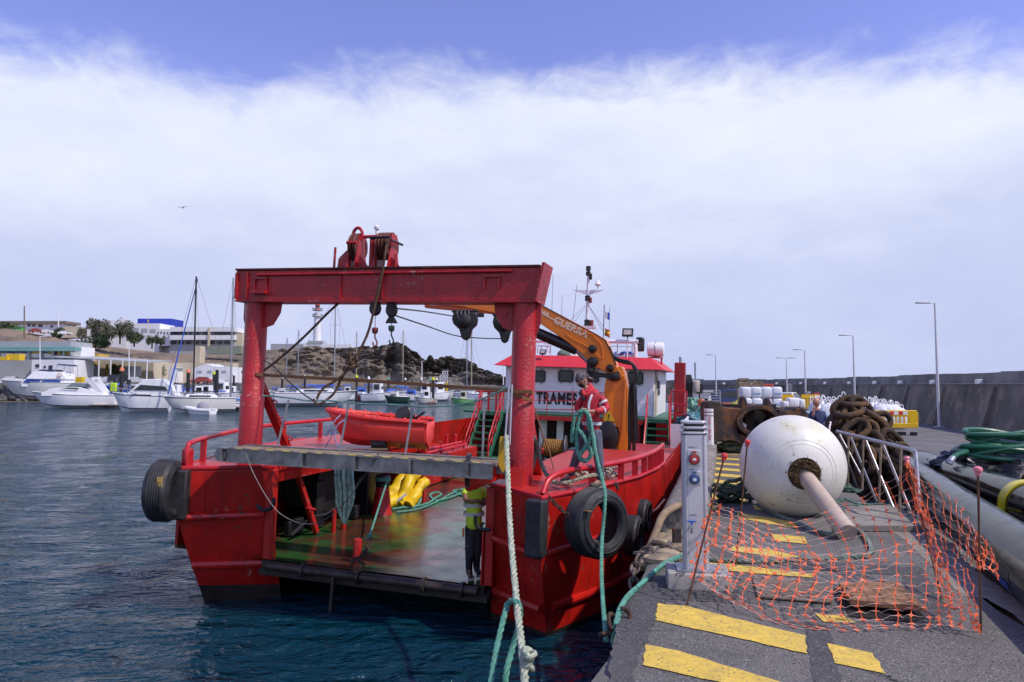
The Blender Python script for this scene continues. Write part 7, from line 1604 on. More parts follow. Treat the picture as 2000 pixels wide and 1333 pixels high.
bn = [nod(1154, 845, .0, .08), nod(1153, 822, .0, .09), nod(1154, 795, .0, .11), nod(1154, 775, .0, .10), nod(1148, 762, .0, .055), nod(1142, 752, .0, .055),
      nod(1172, 776, -.10, .055), nod(1183, 799, -.14, .042), nod(1163, 804, -.26, .034), nod(1149, 804, -.30, .022), nod(1141, 802, -.31, .018),
      nod(1142, 776, .16, .055), nod(1128, 797, .14, .04), nod(1134, 806, -.02, .032), nod(1141, 803, -.14, .020),
      nod(1162, 850, -.08, .07), nod(1168, 893, -.10, .045), nod(1173, 935, -.04, .040), nod(1160, 948, -.12, .032),
      nod(1146, 850, .10, .07), nod(1128, 885, .20, .045), nod(1117, 925, .32, .040), nod(1102, 938, .30, .032)]
be = [(0, 1), (1, 2), (2, 3), (3, 4), (4, 5), (3, 6), (6, 7), (7, 8), (8, 9), (9, 10), (3, 11), (11, 12), (12, 13), (13, 14), (0, 15), (15, 16), (16, 17), (17, 18), (0, 19), (19, 20), (20, 21), (21, 22)]
skin_obj('body', bn, be, M_skin, m1)
def fingers(pts_root, dirs, L_, r, par, m):
 for k, (a, d_) in enumerate(zip(pts_root, dirs)):
  l = L_*(.8, .95, 1.0, .92, .75)[k]; a = V(a); d_ = V(d_[0]).normalized(), V(d_[1]).normalized()
  mb = MB(); p1_ = a+d_[0]*l*.45; p2 = p1_+(d_[0]*.5+d_[1]*.7).normalized()*l*.3; p3 = p2+d_[1]*l*.28; mb.tube(CR([a, p1_, p2, p3], 4), [r*1.05]*4+[r]*4+[r*.9]*4+[r*.6], 8); mb.build('finger', m, par)
hn_ = q1(1141, 802, -.31)
fingers([hn_+V((-.004, -.022+.002*k, .022-.017*k)) for k in range(4)]+[hn_+V((.03, -.03, .02))], [((-1, -.35, .1), (-.1, .2, -1))]*4+[((-.8, -.6, .3), (-.6, 0, -.6))], .075, .0098, m1, M_skin)
hn2 = q1(1141, 803, -.14)
fingers([hn2+V((.0, -.02+.002*k, .022-.017*k)) for k in range(4)]+[hn2+V((-.02, -.03, .02))], [((.8, -.5, .1), (.2, -.5, -1))]*4+[((.3, -.8, .5), (.6, -.4, 0))], .07, .0095, m1, M_skin)
jn = [nod(1157, 852, .0, .155, .140), nod(1155, 818, .0, .165, .145), nod(1155, 792, .0, .175, .16), nod(1156, 772, .0, .145, .14), nod(1146, 757, .0, .085, .085),
      nod(1173, 777, -.10, .078), nod(1186, 799, -.14, .066), nod(1170, 803, -.25, .056), nod(1160, 804, -.28, .048),
      nod(1141, 777, .16, .078), nod(1127, 797, .14, .062), nod(1132, 806, .0, .05)]
je = [(0, 1), (1, 2), (2, 3), (3, 4), (3, 5), (5, 6), (6, 7), (7, 8), (3, 9), (9, 10), (10, 11)]
skin_obj('jacket', jn, je, M_jack, m1)
def band(a, b, ra, rb, wd, m, nm, asp=1.0):
 """a reflective hoop round a limb between two points"""
 a = V(a[:3]); b = V(b[:3]); t = (b-a).normalized(); c = a.lerp(b, .5); M = Matrix.Translation(c) @ t.to_track_quat('Z', 'Y').to_matrix().to_4x4()
 mb = MB(); mb.lathe([(ra, -wd/2), (ra+.003, -wd/2), (ra+.003, wd/2), (ra, wd/2)], 24, M @ Matrix.Diagonal((1, asp, 1, 1)), cap=False); mb.build(nm, m, m1)
c1 = V(jn[1][:3]); c0 = V(jn[0][:3]); c2 = V(jn[2][:3])
band(nod(1156, 832, 0, 0), nod(1156, 822, 0, 0), .163, 0, .05, M_refl, 'reflective_band', .93)
skin_obj('jacket_hem', [nod(1157, 866, 0, .150, .135), nod(1157, 850, 0, .172, .155), nod(1157, 838, 0, .172, .155)], [(0, 1), (1, 2)], M_jdark, m1)
band(nod(1176, 783, -.11, 0), nod(1180, 790, -.125, 0), .070, 0, .035, M_refl, 'reflective_band')
band(nod(1180, 801, -.17, 0), nod(1173, 803, -.23, 0), .060, 0, .035, M_refl, 'reflective_band')
mb = MB(); mb.tube(CR([q1(1158, 832, -.14), q1(1151, 810, -.17), q1(1150, 790, -.17), q1(1156, 773, -.13), q1(1164, 768, -.02)], 5), .020, 6); mb.build('reflective_braces', M_refl, m1)
mb = MB(); mb.tube(CR([q1(1160, 770, -.12), q1(1168, 769, -.10), q1(1176, 775, -.12), q1(1180, 783, -.14)], 5), [.025]*16, 8); mb.build('shoulder_panel', M_jdark, m1)
mb = MB(); mb.tube(CR([q1(1138, 765, -.08), q1(1142, 772, -.10), q1(1152, 766, -.09), q1(1156, 757, -.03), q1(1152, 756, .07)], 5), .034, 8); mb.tube(CR([q1(1137, 761, -.07), q1(1142, 765, -.09), q1(1150, 759, -.06), q1(1152, 751, .0), q1(1149, 752, .07)], 5), .022, 8); mb.build('collar', mat('bright_red_collar', (.55, .02, .04), .7), m1)
mb = MB(); mb.ball(q1(1136, 768, -.06), .05, 10, 8, (.9, 1, 1.1)); mb.ball(q1(1139, 776, -.09), .04, 10, 8, (.8, 1, 1.5)); mb.build('collar_lining', M_jdark, m1)
tn = [nod(1156, 826, .0, .125), nod(1164, 852, -.08, .105), nod(1169, 893, -.10, .080), nod(1172, 925, -.06, .068), nod(1172, 940, -.05, .072),
      nod(1147, 852, .10, .105), nod(1129, 885, .20, .080), nod(1120, 912, .28, .068), nod(1113, 930, .32, .075)]
skin_obj('trousers', tn, [(0, 1), (1, 2), (2, 3), (3, 4), (0, 5), (5, 6), (6, 7), (7, 8)], M_jean, m1)
M_boot = mat('worn_boot', (.10, .09, .08), .75, var=.3, vs=12)
for (h, t, nm) in ((nod(1175, 944, -.05, .05), nod(1152, 949, -.14, .042), 0), (nod(1115, 934, .31, .05), nod(1094, 941, .28, .040), 1)):
 skin_obj('boot', [h, ((h[0]+t[0])/2, (h[1]+t[1])/2, (h[2]+t[2])/2-.005, .045, .045), t], [(0, 1), (1, 2)], M_boot, m1)
 mb = MB(); a = V(h[:3]); b = V(t[:3]); mb.bar((a.x+.03, a.y, min(a.z, b.z)-.038), (b.x-.03, b.y, min(a.z, b.z)-.038), .095, .025); mb.build('boot_sole', mat('boot_sole', (.30, .27, .22), .8), m1, bevel=.01)
Mh = head_parts(m1, q1(1136, 743, -.02), (-.80, -.52, -.42), (-.25, -.1, 1), .98, M_skin)
mb = MB(); mb.ball((0, 0, 0), 1, 24, 16)
for i, v in enumerate(mb.v):
 v = V(v); z = max(v.z, .10-.25*(v.y < 0)*abs(v.y)); mb.v[i] = (v.x*.086, v.y*.106-.002, z*.128+.004)
M_band = mat('dotted_bandana', (.030, .018, .026), .8, var=.2)
t_ = M_band.node_tree; b_n = t_.nodes['Principled BSDF']; tcx = t_.nodes.new('ShaderNodeTexCoord'); vo = t_.nodes.new('ShaderNodeTexVoronoi'); vo.inputs['Scale'].default_value = 46; vo.inputs['Randomness'].default_value = .25
t_.links.new(tcx.outputs['Object'], vo.inputs['Vector']); rm = t_.nodes.new('ShaderNodeMapRange'); rm.inputs[1].default_value = .30; rm.inputs[2].default_value = .36; rm.inputs[3].default_value = 1; rm.inputs[4].default_value = 0; t_.links.new(vo.outputs['Distance'], rm.inputs[0])
mi = t_.nodes.new('ShaderNodeMix'); mi.data_type = 'RGBA'; t_.links.new(rm.outputs[0], mi.inputs[0]); mi.inputs[6].default_value = (.030, .018, .026, 1); mi.inputs[7].default_value = (.40, .34, .36, 1); t_.links.new(mi.outputs[2], b_n.inputs['Base Color'])
o = mb.build('bandana', M_band, m1, ang=180); o.matrix_local = Mh
mb = MB(); mb.ball((0, -.115, .03), .04, 10, 7, (1, 1.1, .9)); mb.add([(-.03, -.12, .03), (.03, -.12, .03), (.05, -.20, -.09), (0, -.22, -.11), (-.05, -.19, -.06), (-.03, -.10, .0), (.03, -.10, .0), (.05, -.17, -.10), (0, -.19, -.12), (-.05, -.16, -.07)], [(0, 1, 2, 3, 4), (9, 8, 7, 6, 5), (0, 5, 6, 1), (1, 6, 7, 2), (2, 7, 8, 3), (3, 8, 9, 4), (4, 9, 5, 0)]); o = mb.build('bandana_tail', M_band, m1); o.matrix_local = Mh
mb = MB(); mb.ball((0, 0, 0), 1, 20, 14)
for i, v in enumerate(mb.v):
 v = V(v); y = max(v.y, .05); z = min(v.z, -.30 if abs(v.x) < .62 else .0); mb.v[i] = (v.x*.071*(1+.25*z), y*.106-.004, z*.125+.0)
o = mb.build('beard', mat('dark_beard', (.022, .015, .012), .95, var=.4, vs=40, bump=.01, bs=80), m1, ang=180); o.matrix_local = Mh
rp_ = [(1141, 803, -.32), (1130, 806, -.34), (1122, 820, -.34), (1118, 845, -.33), (1115, 862, -.32)]
mb = MB()
def rline(l, r=.030): mb.rope(CR([q1(*p)+fo for p in l], 6), r, n=6)
rline([(1117, 864, -.30), (1118, 840, -.32), (1122, 815, -.34), (1133, 804, -.36), (1142, 803, -.36), (1148, 812, -.36), (1150, 835, -.38), (1160, 855, -.38), (1158, 880, -.36), (1150, 897, -.35), (1139, 899, -.34), (1129, 888, -.33), (1126, 865, -.33), (1127, 840, -.33), (1132, 815, -.33), (1138, 803, -.32)])
rline([(1128, 838, -.36), (1138, 850, -.38), (1147, 868, -.40), (1154, 885, -.40), (1150, 896, -.38), (1140, 902, -.37), (1132, 893, -.36), (1140, 878, -.37), (1150, 862, -.37), (1156, 845, -.37)])
rline([(1144, 803, -.34), (1151, 815, -.40), (1156, 840, -.42), (1162, 875, -.50), (1168, 905, -.58), (1175, 932, -.66), (1181, 958, -.85), (1181, 990, -.95), (1176, 1050, -1.05), (1175, 1120, -1.7), (1178, 1180, -2.5), (1182, 1225, -3.5), (1184, 1250, -4.3)], .027)
o = mb.build('carried_rope', M_ropeg); tag(o, 'green rope coiled in the red-jacketed man\'s hands, falling past the big tyre', 'rope')
fo2 = BM @ BL(922, 1131, 'w', DW+.03); Y2 = fo2.y
m2 = empty('person', 'man in yellow reflective shirt and dark boots standing under the gangway end', 'person', fo2)
def n2(x, y, Y, rx, ry=None): p = P(x, y, Y2+Y)-fo2; return (p.x, p.y, p.z, rx, ry or rx)
b2n = [n2(925, 1022, .15, .075), n2(926, 990, .15, .09), n2(927, 962, .15, .12), n2(926, 940, .12, .06), n2(925, 930, .10, .055),
       n2(908, 960, .10, .05), n2(909, 978, -.06, .042), n2(925, 981, -.12, .034), n2(936, 976, -.14, .026),
       n2(944, 960, .20, .05), n2(948, 985, .12, .04), n2(940, 982, .0, .032), n2(933, 978, -.10, .024),
       n2(920, 1030, .15, .06), n2(917, 1075, .12, .04), n2(916, 1112, .12, .03), n2(918, 1128, .0, .035),
       n2(930, 1030, .20, .06), n2(930, 1075, .20, .04), n2(931, 1108, .22, .03), n2(935, 1120, .12, .035)]
skin_obj('body', b2n, [(0, 1), (1, 2), (2, 3), (3, 4), (2, 5), (5, 6), (6, 7), (7, 8), (2, 9), (9, 10), (10, 11), (11, 12), (0, 13), (13, 14), (14, 15), (15, 16), (0, 17), (17, 18), (18, 19), (19, 20)], mat('tanned_skin', (.22, .105, .07), .5), m2)
head_parts(m2, V(n2(925, 917, .10, 0)[:3]), (.2, -1, -.3), (0, 0, 1), .98, mat('tanned_skin', (0, 0, 0)))
mb = MB(); mb.ball(V(n2(925, 915, .12, 0)[:3])+V((0, 0, .02)), .105, 16, 10, (.85, 1, 1.1)); mb.build('hair', mat('dark_beard', (0, 0, 0)), m2)
skin_obj('shirt', [n2(925, 1037, .15, .165, .14), n2(926, 992, .15, .17, .145), n2(927, 962, .15, .165, .14), n2(926, 946, .12, .09), n2(910, 958, .10, .075), n2(905, 970, .02, .068), n2(944, 958, .20, .075), n2(949, 975, .16, .066)], [(0, 1), (1, 2), (2, 3), (2, 4), (4, 5), (2, 6), (6, 7)], M_hiv, m2)
for y in (986, 1003):
 c = V(n2(925.5, y, .15, 0)[:3]); mb = MB(); mb.lathe([(.164, -.028), (.170, -.028), (.170, .028), (.164, .028)], 28, Matrix.Translation(c) @ Matrix.Diagonal((1, .87, 1, 1)), cap=False); mb.build('reflective_band', M_refl, m2)
M_dktr = mat('charcoal_trousers', (.030, .032, .038), .85, var=.25, vs=8, bump=.012, bs=14)
skin_obj('trousers', [n2(925, 1012, .16, .12), n2(919, 1036, .15, .10), n2(917, 1095, .12, .075), n2(931, 1036, .20, .10), n2(931, 1095, .20, .075)], [(0, 1), (1, 2), (0, 3), (3, 4)], M_dktr, m2)
for (a, b, c) in ((n2(917, 1056, .12, .078), n2(916, 1118, .12, .055), n2(920, 1127, .0, .042)), (n2(930, 1056, .20, .078), n2(931, 1112, .22, .055), n2(936, 1121, .10, .042))):
 skin_obj('rubber_boot', [a, ((a[0]+b[0])/2, (a[1]+b[1])/2, (a[2]+b[2])/2, .070, .070), b, c], [(0, 1), (1, 2), (2, 3)], mat('rubber_boot', (.012, .013, .018), .4), m2)
 mb = MB(); mb.box((c[0]-.0, c[1]+.03, c[2]-.035), (.10, .24, .025)); mb.build('boot_sole', mat('boot_sole', (0, 0, 0)), m2, bevel=.01)
mb = MB(); p = V(n2(905, 1040, .05, 0)[:3]); mb.box(p, (.03, .08, .13)); mb.build('orange_tool', mat('orange_box', (0, 0, 0)), m2)
Y3 = 17.5; f3 = V(((1597-1000)/1400*Y3, Y3, QZ)); m3 = empty('person', 'bald man in a navy jumper standing with a hand raised to his chin', 'person', f3)
def n3_(x, y, Y, rx, ry=None): p = P(x, y, Y3+Y)-f3; return (p.x, p.y, p.z, rx, ry or rx)
b3 = [n3_(1597, 846, 0, .11), n3_(1597, 828, 0, .11), n3_(1597, 810, 0, .12), n3_(1596, 800, 0, .06), n3_(1595, 795, 0, .055),
      n3_(1586, 806, -.02, .05), n3_(1585, 822, -.05, .042), n3_(1588, 810, -.16, .032), n3_(1590, 797, -.16, .024), n3_(1591, 793, -.15, .02),
      n3_(1607, 806, .02, .05), n3_(1610, 826, .02, .042), n3_(1603, 833, -.12, .034), n3_(1596, 833, -.16, .026),
      n3_(1593, 858, 0, .08), n3_(1593, 875, -.01, .06), n3_(1592, 891, 0, .045), n3_(1590, 894, -.1, .035), n3_(1601, 858, 0, .08), n3_(1601, 875, 0, .06), n3_(1602, 891, 0, .045), n3_(1601, 894, -.1, .035)]
skin_obj('body', b3, [(0, 1), (1, 2), (2, 3), (3, 4), (2, 5), (5, 6), (6, 7), (7, 8), (8, 9), (2, 10), (10, 11), (11, 12), (12, 13), (0, 14), (14, 15), (15, 16), (16, 17), (0, 18), (18, 19), (19, 20), (20, 21)], mat('ruddy_skin', (.46, .22, .15), .45), m3)
head_parts(m3, V(n3_(1594.5, 787, 0, 0)[:3]), (-.8, -.55, -.1), (0, 0, 1), 1.0, mat('ruddy_skin', (0, 0, 0)))
skin_obj('jumper', [n3_(1598, 843, 0, .150, .13), n3_(1598, 826, 0, .165, .14), n3_(1597, 809, 0, .165, .14), n3_(1596, 801, 0, .08), n3_(1586, 806, -.02, .072), n3_(1584, 822, -.06, .062), n3_(1587, 812, -.15, .052), n3_(1608, 806, .02, .072), n3_(1611, 826, .02, .062), n3_(1604, 833, -.10, .052)], [(0, 1), (1, 2), (2, 3), (2, 4), (4, 5), (5, 6), (2, 7), (7, 8), (8, 9)], M_darkblue, m3)
skin_obj('trousers', [n3_(1598, 847, 0, .13), n3_(1593, 858, 0, .095), n3_(1592, 888, 0, .07), n3_(1602, 858, 0, .095), n3_(1602, 888, 0, .07)], [(0, 1), (1, 2), (0, 3), (3, 4)], mat('navy_trousers', (.020, .022, .035), .85), m3)
# ------------------------------------------------------------------ far shore: cliffs, buildings, marina
prof = [(-260, 628), (-60, 634), (0, 640), (40, 646), (80, 655), (120, 660), (170, 668), (210, 676), (250, 682), (330, 690), (400, 692), (470, 694), (520, 683), (600, 683), (690, 684), (733, 683), (745, 676), (760, 674), (775, 676), (790, 684), (803, 693), (812, 696), (822, 704), (832, 708), (837, 702), (844, 700), (848, 706), (860, 703), (871, 700), (882, 702), (893, 704), (912, 706), (926, 714), (938, 722), (955, 729), (970, 737), (985, 741), (1005, 744), (1040, 750), (1100, 754)]
def ridge(px):
 for (a, ya), (b, yb_) in zip(prof, prof[1:]):
  if px <= b: return ya+(yb_-ya)*(px-a)/(b-a)
 return 756
LZ = 3.9
def frange(px):      # foot distance, ridge distance
 if px < 480: return 196, 262
 t = min(1, (px-480)/90); t = t*t*(3-2*t)
 return 196+(226-196)*t, 262+(252-262)*t
M_cliff = mat('volcanic_cliff', (.19, .152, .118), .95, var=.35, vs=.045, spots=((.27, .20, .14), .5, .035), dirt=((.07, .06, .052), .6, .10), bump=1.4, bs=.35, bstr=1.0)
t_ = M_cliff.node_tree; bc = t_.nodes['Principled BSDF'].inputs['Base Color']; old = bc.links[0].from_socket      # grey lava rock towards the point, brown earth to the left
gp = t_.nodes.new('ShaderNodeNewGeometry'); sx_ = t_.nodes.new('ShaderNodeSeparateXYZ'); t_.links.new(gp.outputs['Position'], sx_.inputs[0]); nz = t_.nodes.new('ShaderNodeTexNoise'); nz.inputs['Scale'].default_value = .06; nz.inputs['Detail'].default_value = 6; t_.links.new(gp.outputs['Position'], nz.inputs['Vector'])
ma = t_.nodes.new('ShaderNodeMath'); ma.operation = 'MULTIPLY_ADD'; t_.links.new(nz.outputs[0], ma.inputs[0]); ma.inputs[1].default_value = 60; t_.links.new(sx_.outputs[0], ma.inputs[2])
mr_ = t_.nodes.new('ShaderNodeMapRange'); t_.links.new(ma.outputs[0], mr_.inputs[0]); mr_.inputs[1].default_value = -26; mr_.inputs[2].default_value = -4
vr = t_.nodes.new('ShaderNodeTexNoise'); vr.inputs['Scale'].default_value = .5; vr.inputs['Detail'].default_value = 8; vr.inputs['Roughness'].default_value = .75; t_.links.new(gp.outputs['Position'], vr.inputs['Vector']); cr_2 = t_.nodes.new('ShaderNodeValToRGB'); t_.links.new(vr.outputs[0], cr_2.inputs[0])
cr_2.color_ramp.elements[0].position = .38; cr_2.color_ramp.elements[0].color = (.050, .045, .042, 1); cr_2.color_ramp.elements[1].position = .68; cr_2.color_ramp.elements[1].color = (.30, .26, .22, 1)
mi = t_.nodes.new('ShaderNodeMix'); mi.data_type = 'RGBA'; t_.links.new(mr_.outputs[0], mi.inputs[0]); t_.links.new(old, mi.inputs[6]); t_.links.new(cr_2.outputs[0], mi.inputs[7]); t_.links.new(mi.outputs[2], bc)
nx_, ny_ = 560, 64; vs = []; fs = []
for i in range(nx_+1):
 px = -260+1390*i/nx_; Yf, Yr = frange(px); zr = EYE.z+(752-ridge(px))/1400*Yr; k = (px-1000)/1400.0
 steep = min(1, max(0, (px-480)/110)); rough = 1.0+.9*min(1, max(0, (px-700)/60))
 for j in range(ny_+1):
  t = j/ny_
  if t < .08: Y = Yf-40*(1-t/.08)**1; z = LZ*min(1, (t/.08)*1.0);
  elif t < .82:
   s = (t-.08)/.74; Y = Yf+(Yr-Yf)*(s*(1-.25*steep)+.25*steep*s*s); sm_ = s**(1.25-.65*steep)*(1-.0*s); z = LZ+(zr-LZ)*sm_
  else: s = (t-.82)/.18; Y = Yr+260*s*s+30*s; z = zr-(1.0+9*(1 if px > 700 else 0))*s
  X = k*Y
  e = max(0, min(1, (t-.10)/.10))*max(0, min(1, (.86-t)/.05))
  q = V((X*.045, Y*.045, z*.09)); h = noise.noise(q)*2.4+noise.noise(q*2.7+V((5, 0, 0)))*1.5+abs(noise.noise(q*6.5))*1.6+abs(noise.noise(q*14))*.9
  en = e*rough*(.45+.75*steep)
  topf = max(0, 1-abs(t-.82)/.05)*.5*(rough-1)*1.1
  Y2_ = Y-h*(1.5+.9*steep)*en+7*math.exp(-((px-764)/13)**4-((t-.40)/.26)**4); z2 = z+h*(.35*en)*(1 if t < .8 else .2)+topf*(abs(noise.noise(V((X*.35, 3, 0))))*3.6+abs(noise.noise(V((X*1.1, 9, 0))))*1.6-.8)
  vs.append((k*Y2_, Y2_, z2))
for i in range(nx_):
 for j in range(ny_): a = i*(ny_+1)+j; fs.append((a, a+ny_+1, a+ny_+2, a+1))
mb = MB(); mb.add(vs, fs); o = mb.build('cliff_terrain', M_cliff, ang=180); tag(o, kind='structure')
M_shore = mat('shore_paving', (.20, .19, .175), .9, var=.2, vs=.1)
mb = MB(); mb.prism([(-260, 160), (-95, 160), (-60, 160), (-58, 214), (-260, 214)], -2, LZ); mb.prism([(-59, 188), (16, 196), (16, 250), (-59, 214)], -2, LZ-1.2); o = mb.build('shore_platform', M_shore, smooth=False); tag(o, kind='structure')
mb = MB(); rA = random.Random(2)
for i in range(900):
 t = rA.random(); x = -200+145*rA.random(); mb.ball((x, 160-2.8*t, LZ*(1-t)*.98), rA.uniform(.35, .9), 5, 4, (1, 1, .8))
for i, v in enumerate(mb.v): mb.v[i] = tuple(V(v)+noise.noise_vector(V(v)*.9)*.3)
o = mb.build('rock_revetment', mat('grey_boulders', (.12, .115, .11), .95, var=.4, vs=.6), smooth=False); tag(o, 'grey boulder revetment below the parked cars across the harbour', 'boulders', kind='stuff')
c = P(762, 700, 228)
# ---------------- buildings
def fx(px, Y): return (px-1000)/1400*Y
def fz(py, Y): return EYE.z+(752-py)/1400*Y
def block(px0, px1, py0, py1, Y, dep, m, nm, par, bot=None):
 a, b = fx(px0, Y), fx(px1, Y); zt_ = fz(py0, Y); zb_ = fz(py1, Y) if bot is None else bot
 mb = MB(); mb.box(((a+b)/2, Y+dep/2, (zt_+zb_)/2), (b-a, dep, zt_-zb_)); return mb.build(nm, m, par, smooth=False)
def wins(lst, Y, m, par, nm='window', th=.15):
 for (x0, x1, y0, y1) in lst:
  a, b = fx(x0, Y), fx(x1, Y); z1, z0 = fz(y0, Y), fz(y1, Y)
  mb = MB(); mb.box(((a+b)/2, Y-.05, (z0+z1)/2), (b-a, th, z1-z0)); mb.build(nm, m, par, smooth=False)
M_bw1 = mat('building_white', (.74, .75, .77), .8, var=.03, vs=.3); M_bgr = mat('building_grey', (.36, .38, .40), .8, var=.05, vs=.3); M_bbe = mat('building_beige', (.56, .49, .36), .8, var=.06, vs=.3)
M_bteal = mat('teal_canopy', (.16, .33, .31), .6, var=.1, vs=.3); M_byel = mat('ochre_panel', (.55, .37, .06), .7, var=.08, vs=.3); M_blu = mat('strong_blue_cladding', (.020, .045, .40), .6, var=.08, vs=.3); M_win = mat('far_window', (.03, .035, .045), .25, var=.2)
B = empty('harbour_office', 'long grey office with teal canopy and yellow panels at the far left', 'building', (fx(75, 176), 176, LZ))
def reb(o_): o_.location = -B.location; return o_
def bld(nm, lb, px, Y, z=LZ, cat='building'):
 global B; B = empty(nm, lb, cat, (fx(px, Y), Y, z)); return B
def sub(fn, *a, **k):
 before = set(bpy.data.objects); fn(*a, **k)
 for o_ in set(bpy.data.objects)-before:
  if o_.parent == B: o_.location = -V(B.location)
sub(block, -60, 137, 667, 678, 176, 9, M_bgr, 'parapet', B); sub(block, -60, 135, 678, 706, 177, 8, M_bgr, 'wall', B); sub(block, 137, 157, 678, 706, 179, 6, M_bw1, 'side_wing', B)
sub(block, -60, 146, 678, 686, 174.5, 2.5, M_bteal, 'canopy', B)
sub(wins, [(2+i*6.2, 7.2+i*6.2, 680+6, 690) for i in range(4)]+[(30+i*6.2, 35.2+i*6.2, 686, 690) for i in range(4)], 176.8, M_win, B)
sub(wins, [(2, 26, 690, 697), (29, 53, 690, 697), (61, 80, 691, 699), (82, 101, 691, 699)], 176.7, M_bw1, B, 'panel')
sub(wins, [(62, 76, 684, 691), (95, 101, 685, 692), (112, 118, 685, 693), (127, 134, 685, 695)], 176.7, M_byel, B, 'yellow_panel')
sub(wins, [(105, 111, 685, 693), (118, 122, 685, 693)], 176.6, M_win, B)
sub(wins, [(x, x+4, 684, 706) for x in (54, 78, 101, 122)], 176.2, M_bgr, B, 'pillar', .4)
bld('kiosk_building', 'plain white flat-roofed building behind the white motor cruiser', 70, 168)
sub(block, -60, 62, 703, 748, 170, 6, M_bgr, 'grey_wing', B); sub(block, 62, 145, 703, 748, 168, 8, M_bw1, 'wall', B); sub(wins, [(70, 78, 712, 718), (86, 90, 715, 719), (96, 103, 714, 732)], 168, M_win, B)
bld('yellow_covers', 'bright yellow covered stack on the roof left of the white building', 10, 165, cat='cover'); sub(block, -30, 14, 697, 704, 165, 2, M_yel, 'cover_sheet', B); sub(block, 12, 37, 692, 704, 165.5, 2, M_yel, 'cover_sheet', B)
bld('open_shed', 'long low open shed with a slanting pale roof over posts', 200, 172)
a0, a1 = P(103, 698, 172), P(290, 709, 172)
mb = MB(); mb.plate([a0, a1, a1+V((0, 12, .6)), a0+V((0, 12, .6))][::-1], .25); sub(lambda: mb.build('roof', M_bgr, B, smooth=False))
sub(wins, [(x, x+1.5, 704, 742) for x in (161, 193, 216, 239, 263, 287)], 172, M_bw1, B, 'post', .2)
bld('beige_store', 'beige harbour store with yellow doors behind the open shed', 220, 184)
sub(block, 152, 192, 692, 700, 190, 5, M_byel, 'upper_parapet', B); sub(block, 145, 300, 703, 748, 185, 8, M_bbe, 'wall', B)
sub(wins, [(145, 158, 710, 730), (176, 190, 708, 726)], 184.8, M_byel, B, 'yellow_door'); sub(wins, [(187, 191, 715, 725), (216, 222, 714, 726), (224, 228, 714, 726)], 184.7, M_win, B)
sub(wins, [(170, 192, 714, 735), (240, 276, 716, 735)], 183.9, M_bw1, B, 'low_wall', .3); sub(wins, [(207, 212, 712, 732)], 183.8, M_byel, B, 'orange_panel')
mb = MB(); c = P(157, 733, 166); mb.box((c.x, 166, LZ+.8), (1.6, 1.2, 1.6)); o = mb.build('yellow_bin', M_yel); tag(o, 'yellow bin on the shore beside the white building', 'bin')
bld('white_warehouse', 'long pale warehouse wall below the rocky slope', 370, 198)
sub(block, 305, 450, 709, 748, 200, 6, M_bbe, 'wall', B); sub(block, 300, 345, 718, 748, 196, 4, M_bw1, 'annex', B); sub(wins, [(342, 358, 719, 726)], 195.8, M_bgr, B)
bld('gabled_shed', 'white gabled shed with small grey windows near the leftmost dark pile', 415, 180)
Y_ = 180
mb = MB(); pl = [(fx(378, Y_), fz(748, Y_)), (fx(450, Y_), fz(748, Y_)), (fx(451, Y_), fz(717, Y_)), (fx(420, Y_), fz(716, Y_)), (fx(403, Y_), fz(711, Y_)), (fx(376, Y_), fz(721, Y_))]
Mx = Matrix(((1, 0, 0, 0), (0, 0, 1, Y_), (0, 1, 0, 0), (0, 0, 0, 1))); mb.prism(pl[::-1], 0, 8, Mx); sub(lambda: mb.build('wall', M_bw1, B, smooth=False))
sub(wins, [(387, 395, 724, 728), (406, 414, 724, 728), (434, 442, 724, 728)], Y_, M_bgr, B)
bld('stone_retaining_tower', 'tall sandy retaining wall strip on the slope below the white hospital', 385, 236, 4); sub(block, 377, 390, 676, 712, 236, 4, M_bbe, 'wall', B)
bld('terrace_wall', 'greenish terrace wall under the right end of the white hospital', 440, 246, 8); sub(block, 404, 470, 676, 692, 246, 3, mat('greenish_wall', (.22, .25, .20), .9), 'wall', B)
YH = 266
bld('hilltop_hospital', 'long white hilltop building with bright blue upper block', 350, YH, 14)
sub(block, 168, 245, 626, 684, YH+14, 6, M_bw1, 'left_wing', B); sub(block, 250, 310, 632, 696, YH+4, 12, M_bw1, 'wall', B); sub(block, 266, 333, 622.5, 645, YH+14, 10, M_blu, 'blue_block', B)
sub(block, 308, 332, 643, 676, YH+3, 10, M_bw1, 'middle_wall', B); sub(block, 330, 458, 639, 648, YH, 12, M_bw1, 'parapet', B); sub(block, 331, 457, 648, 655, YH+1.5, 10, M_bgr, 'window_recess', B); sub(block, 330, 457, 655, 664, YH, 12, M_bw1, 'spandrel', B); sub(block, 331, 457, 664, 694, YH+1.5, 10, M_bgr, 'ground_floor', B)
sub(wins, [(332+i*5.2, 336.4+i*5.2, 648, 655) for i in range(15) if i not in (6, 8, 11)]+[(415+i*5.2, 419.4+i*5.2, 649, 656) for i in range(8)], YH+1, M_win, B)
sub(wins, [(306, 308, 648, 652), (312, 314, 648, 652), (318.5, 320.5, 649, 653), (325, 327, 649, 653)], YH+3, M_win, B)
sub(wins, [(258, 269, 641, 648), (274, 286, 642, 649), (291, 302, 643, 650)], YH+4, M_bgr, B)
sub(wins, [(332+i*15, 343+i*15, 667, 672) for i in range(8)], YH+1, M_win, B); sub(wins, [(405, 409, 640, 676)], YH-.3, M_bbe, B, 'stair_strip', .4)
sub(wins, [(286, 288, 624, 631)], YH+13.9, M_byel, B, 'blue_block_strip')
sub(block, 457, 472, 652, 690, YH+2, 10, M_bbe, 'beige_wing', B)
mb = MB()
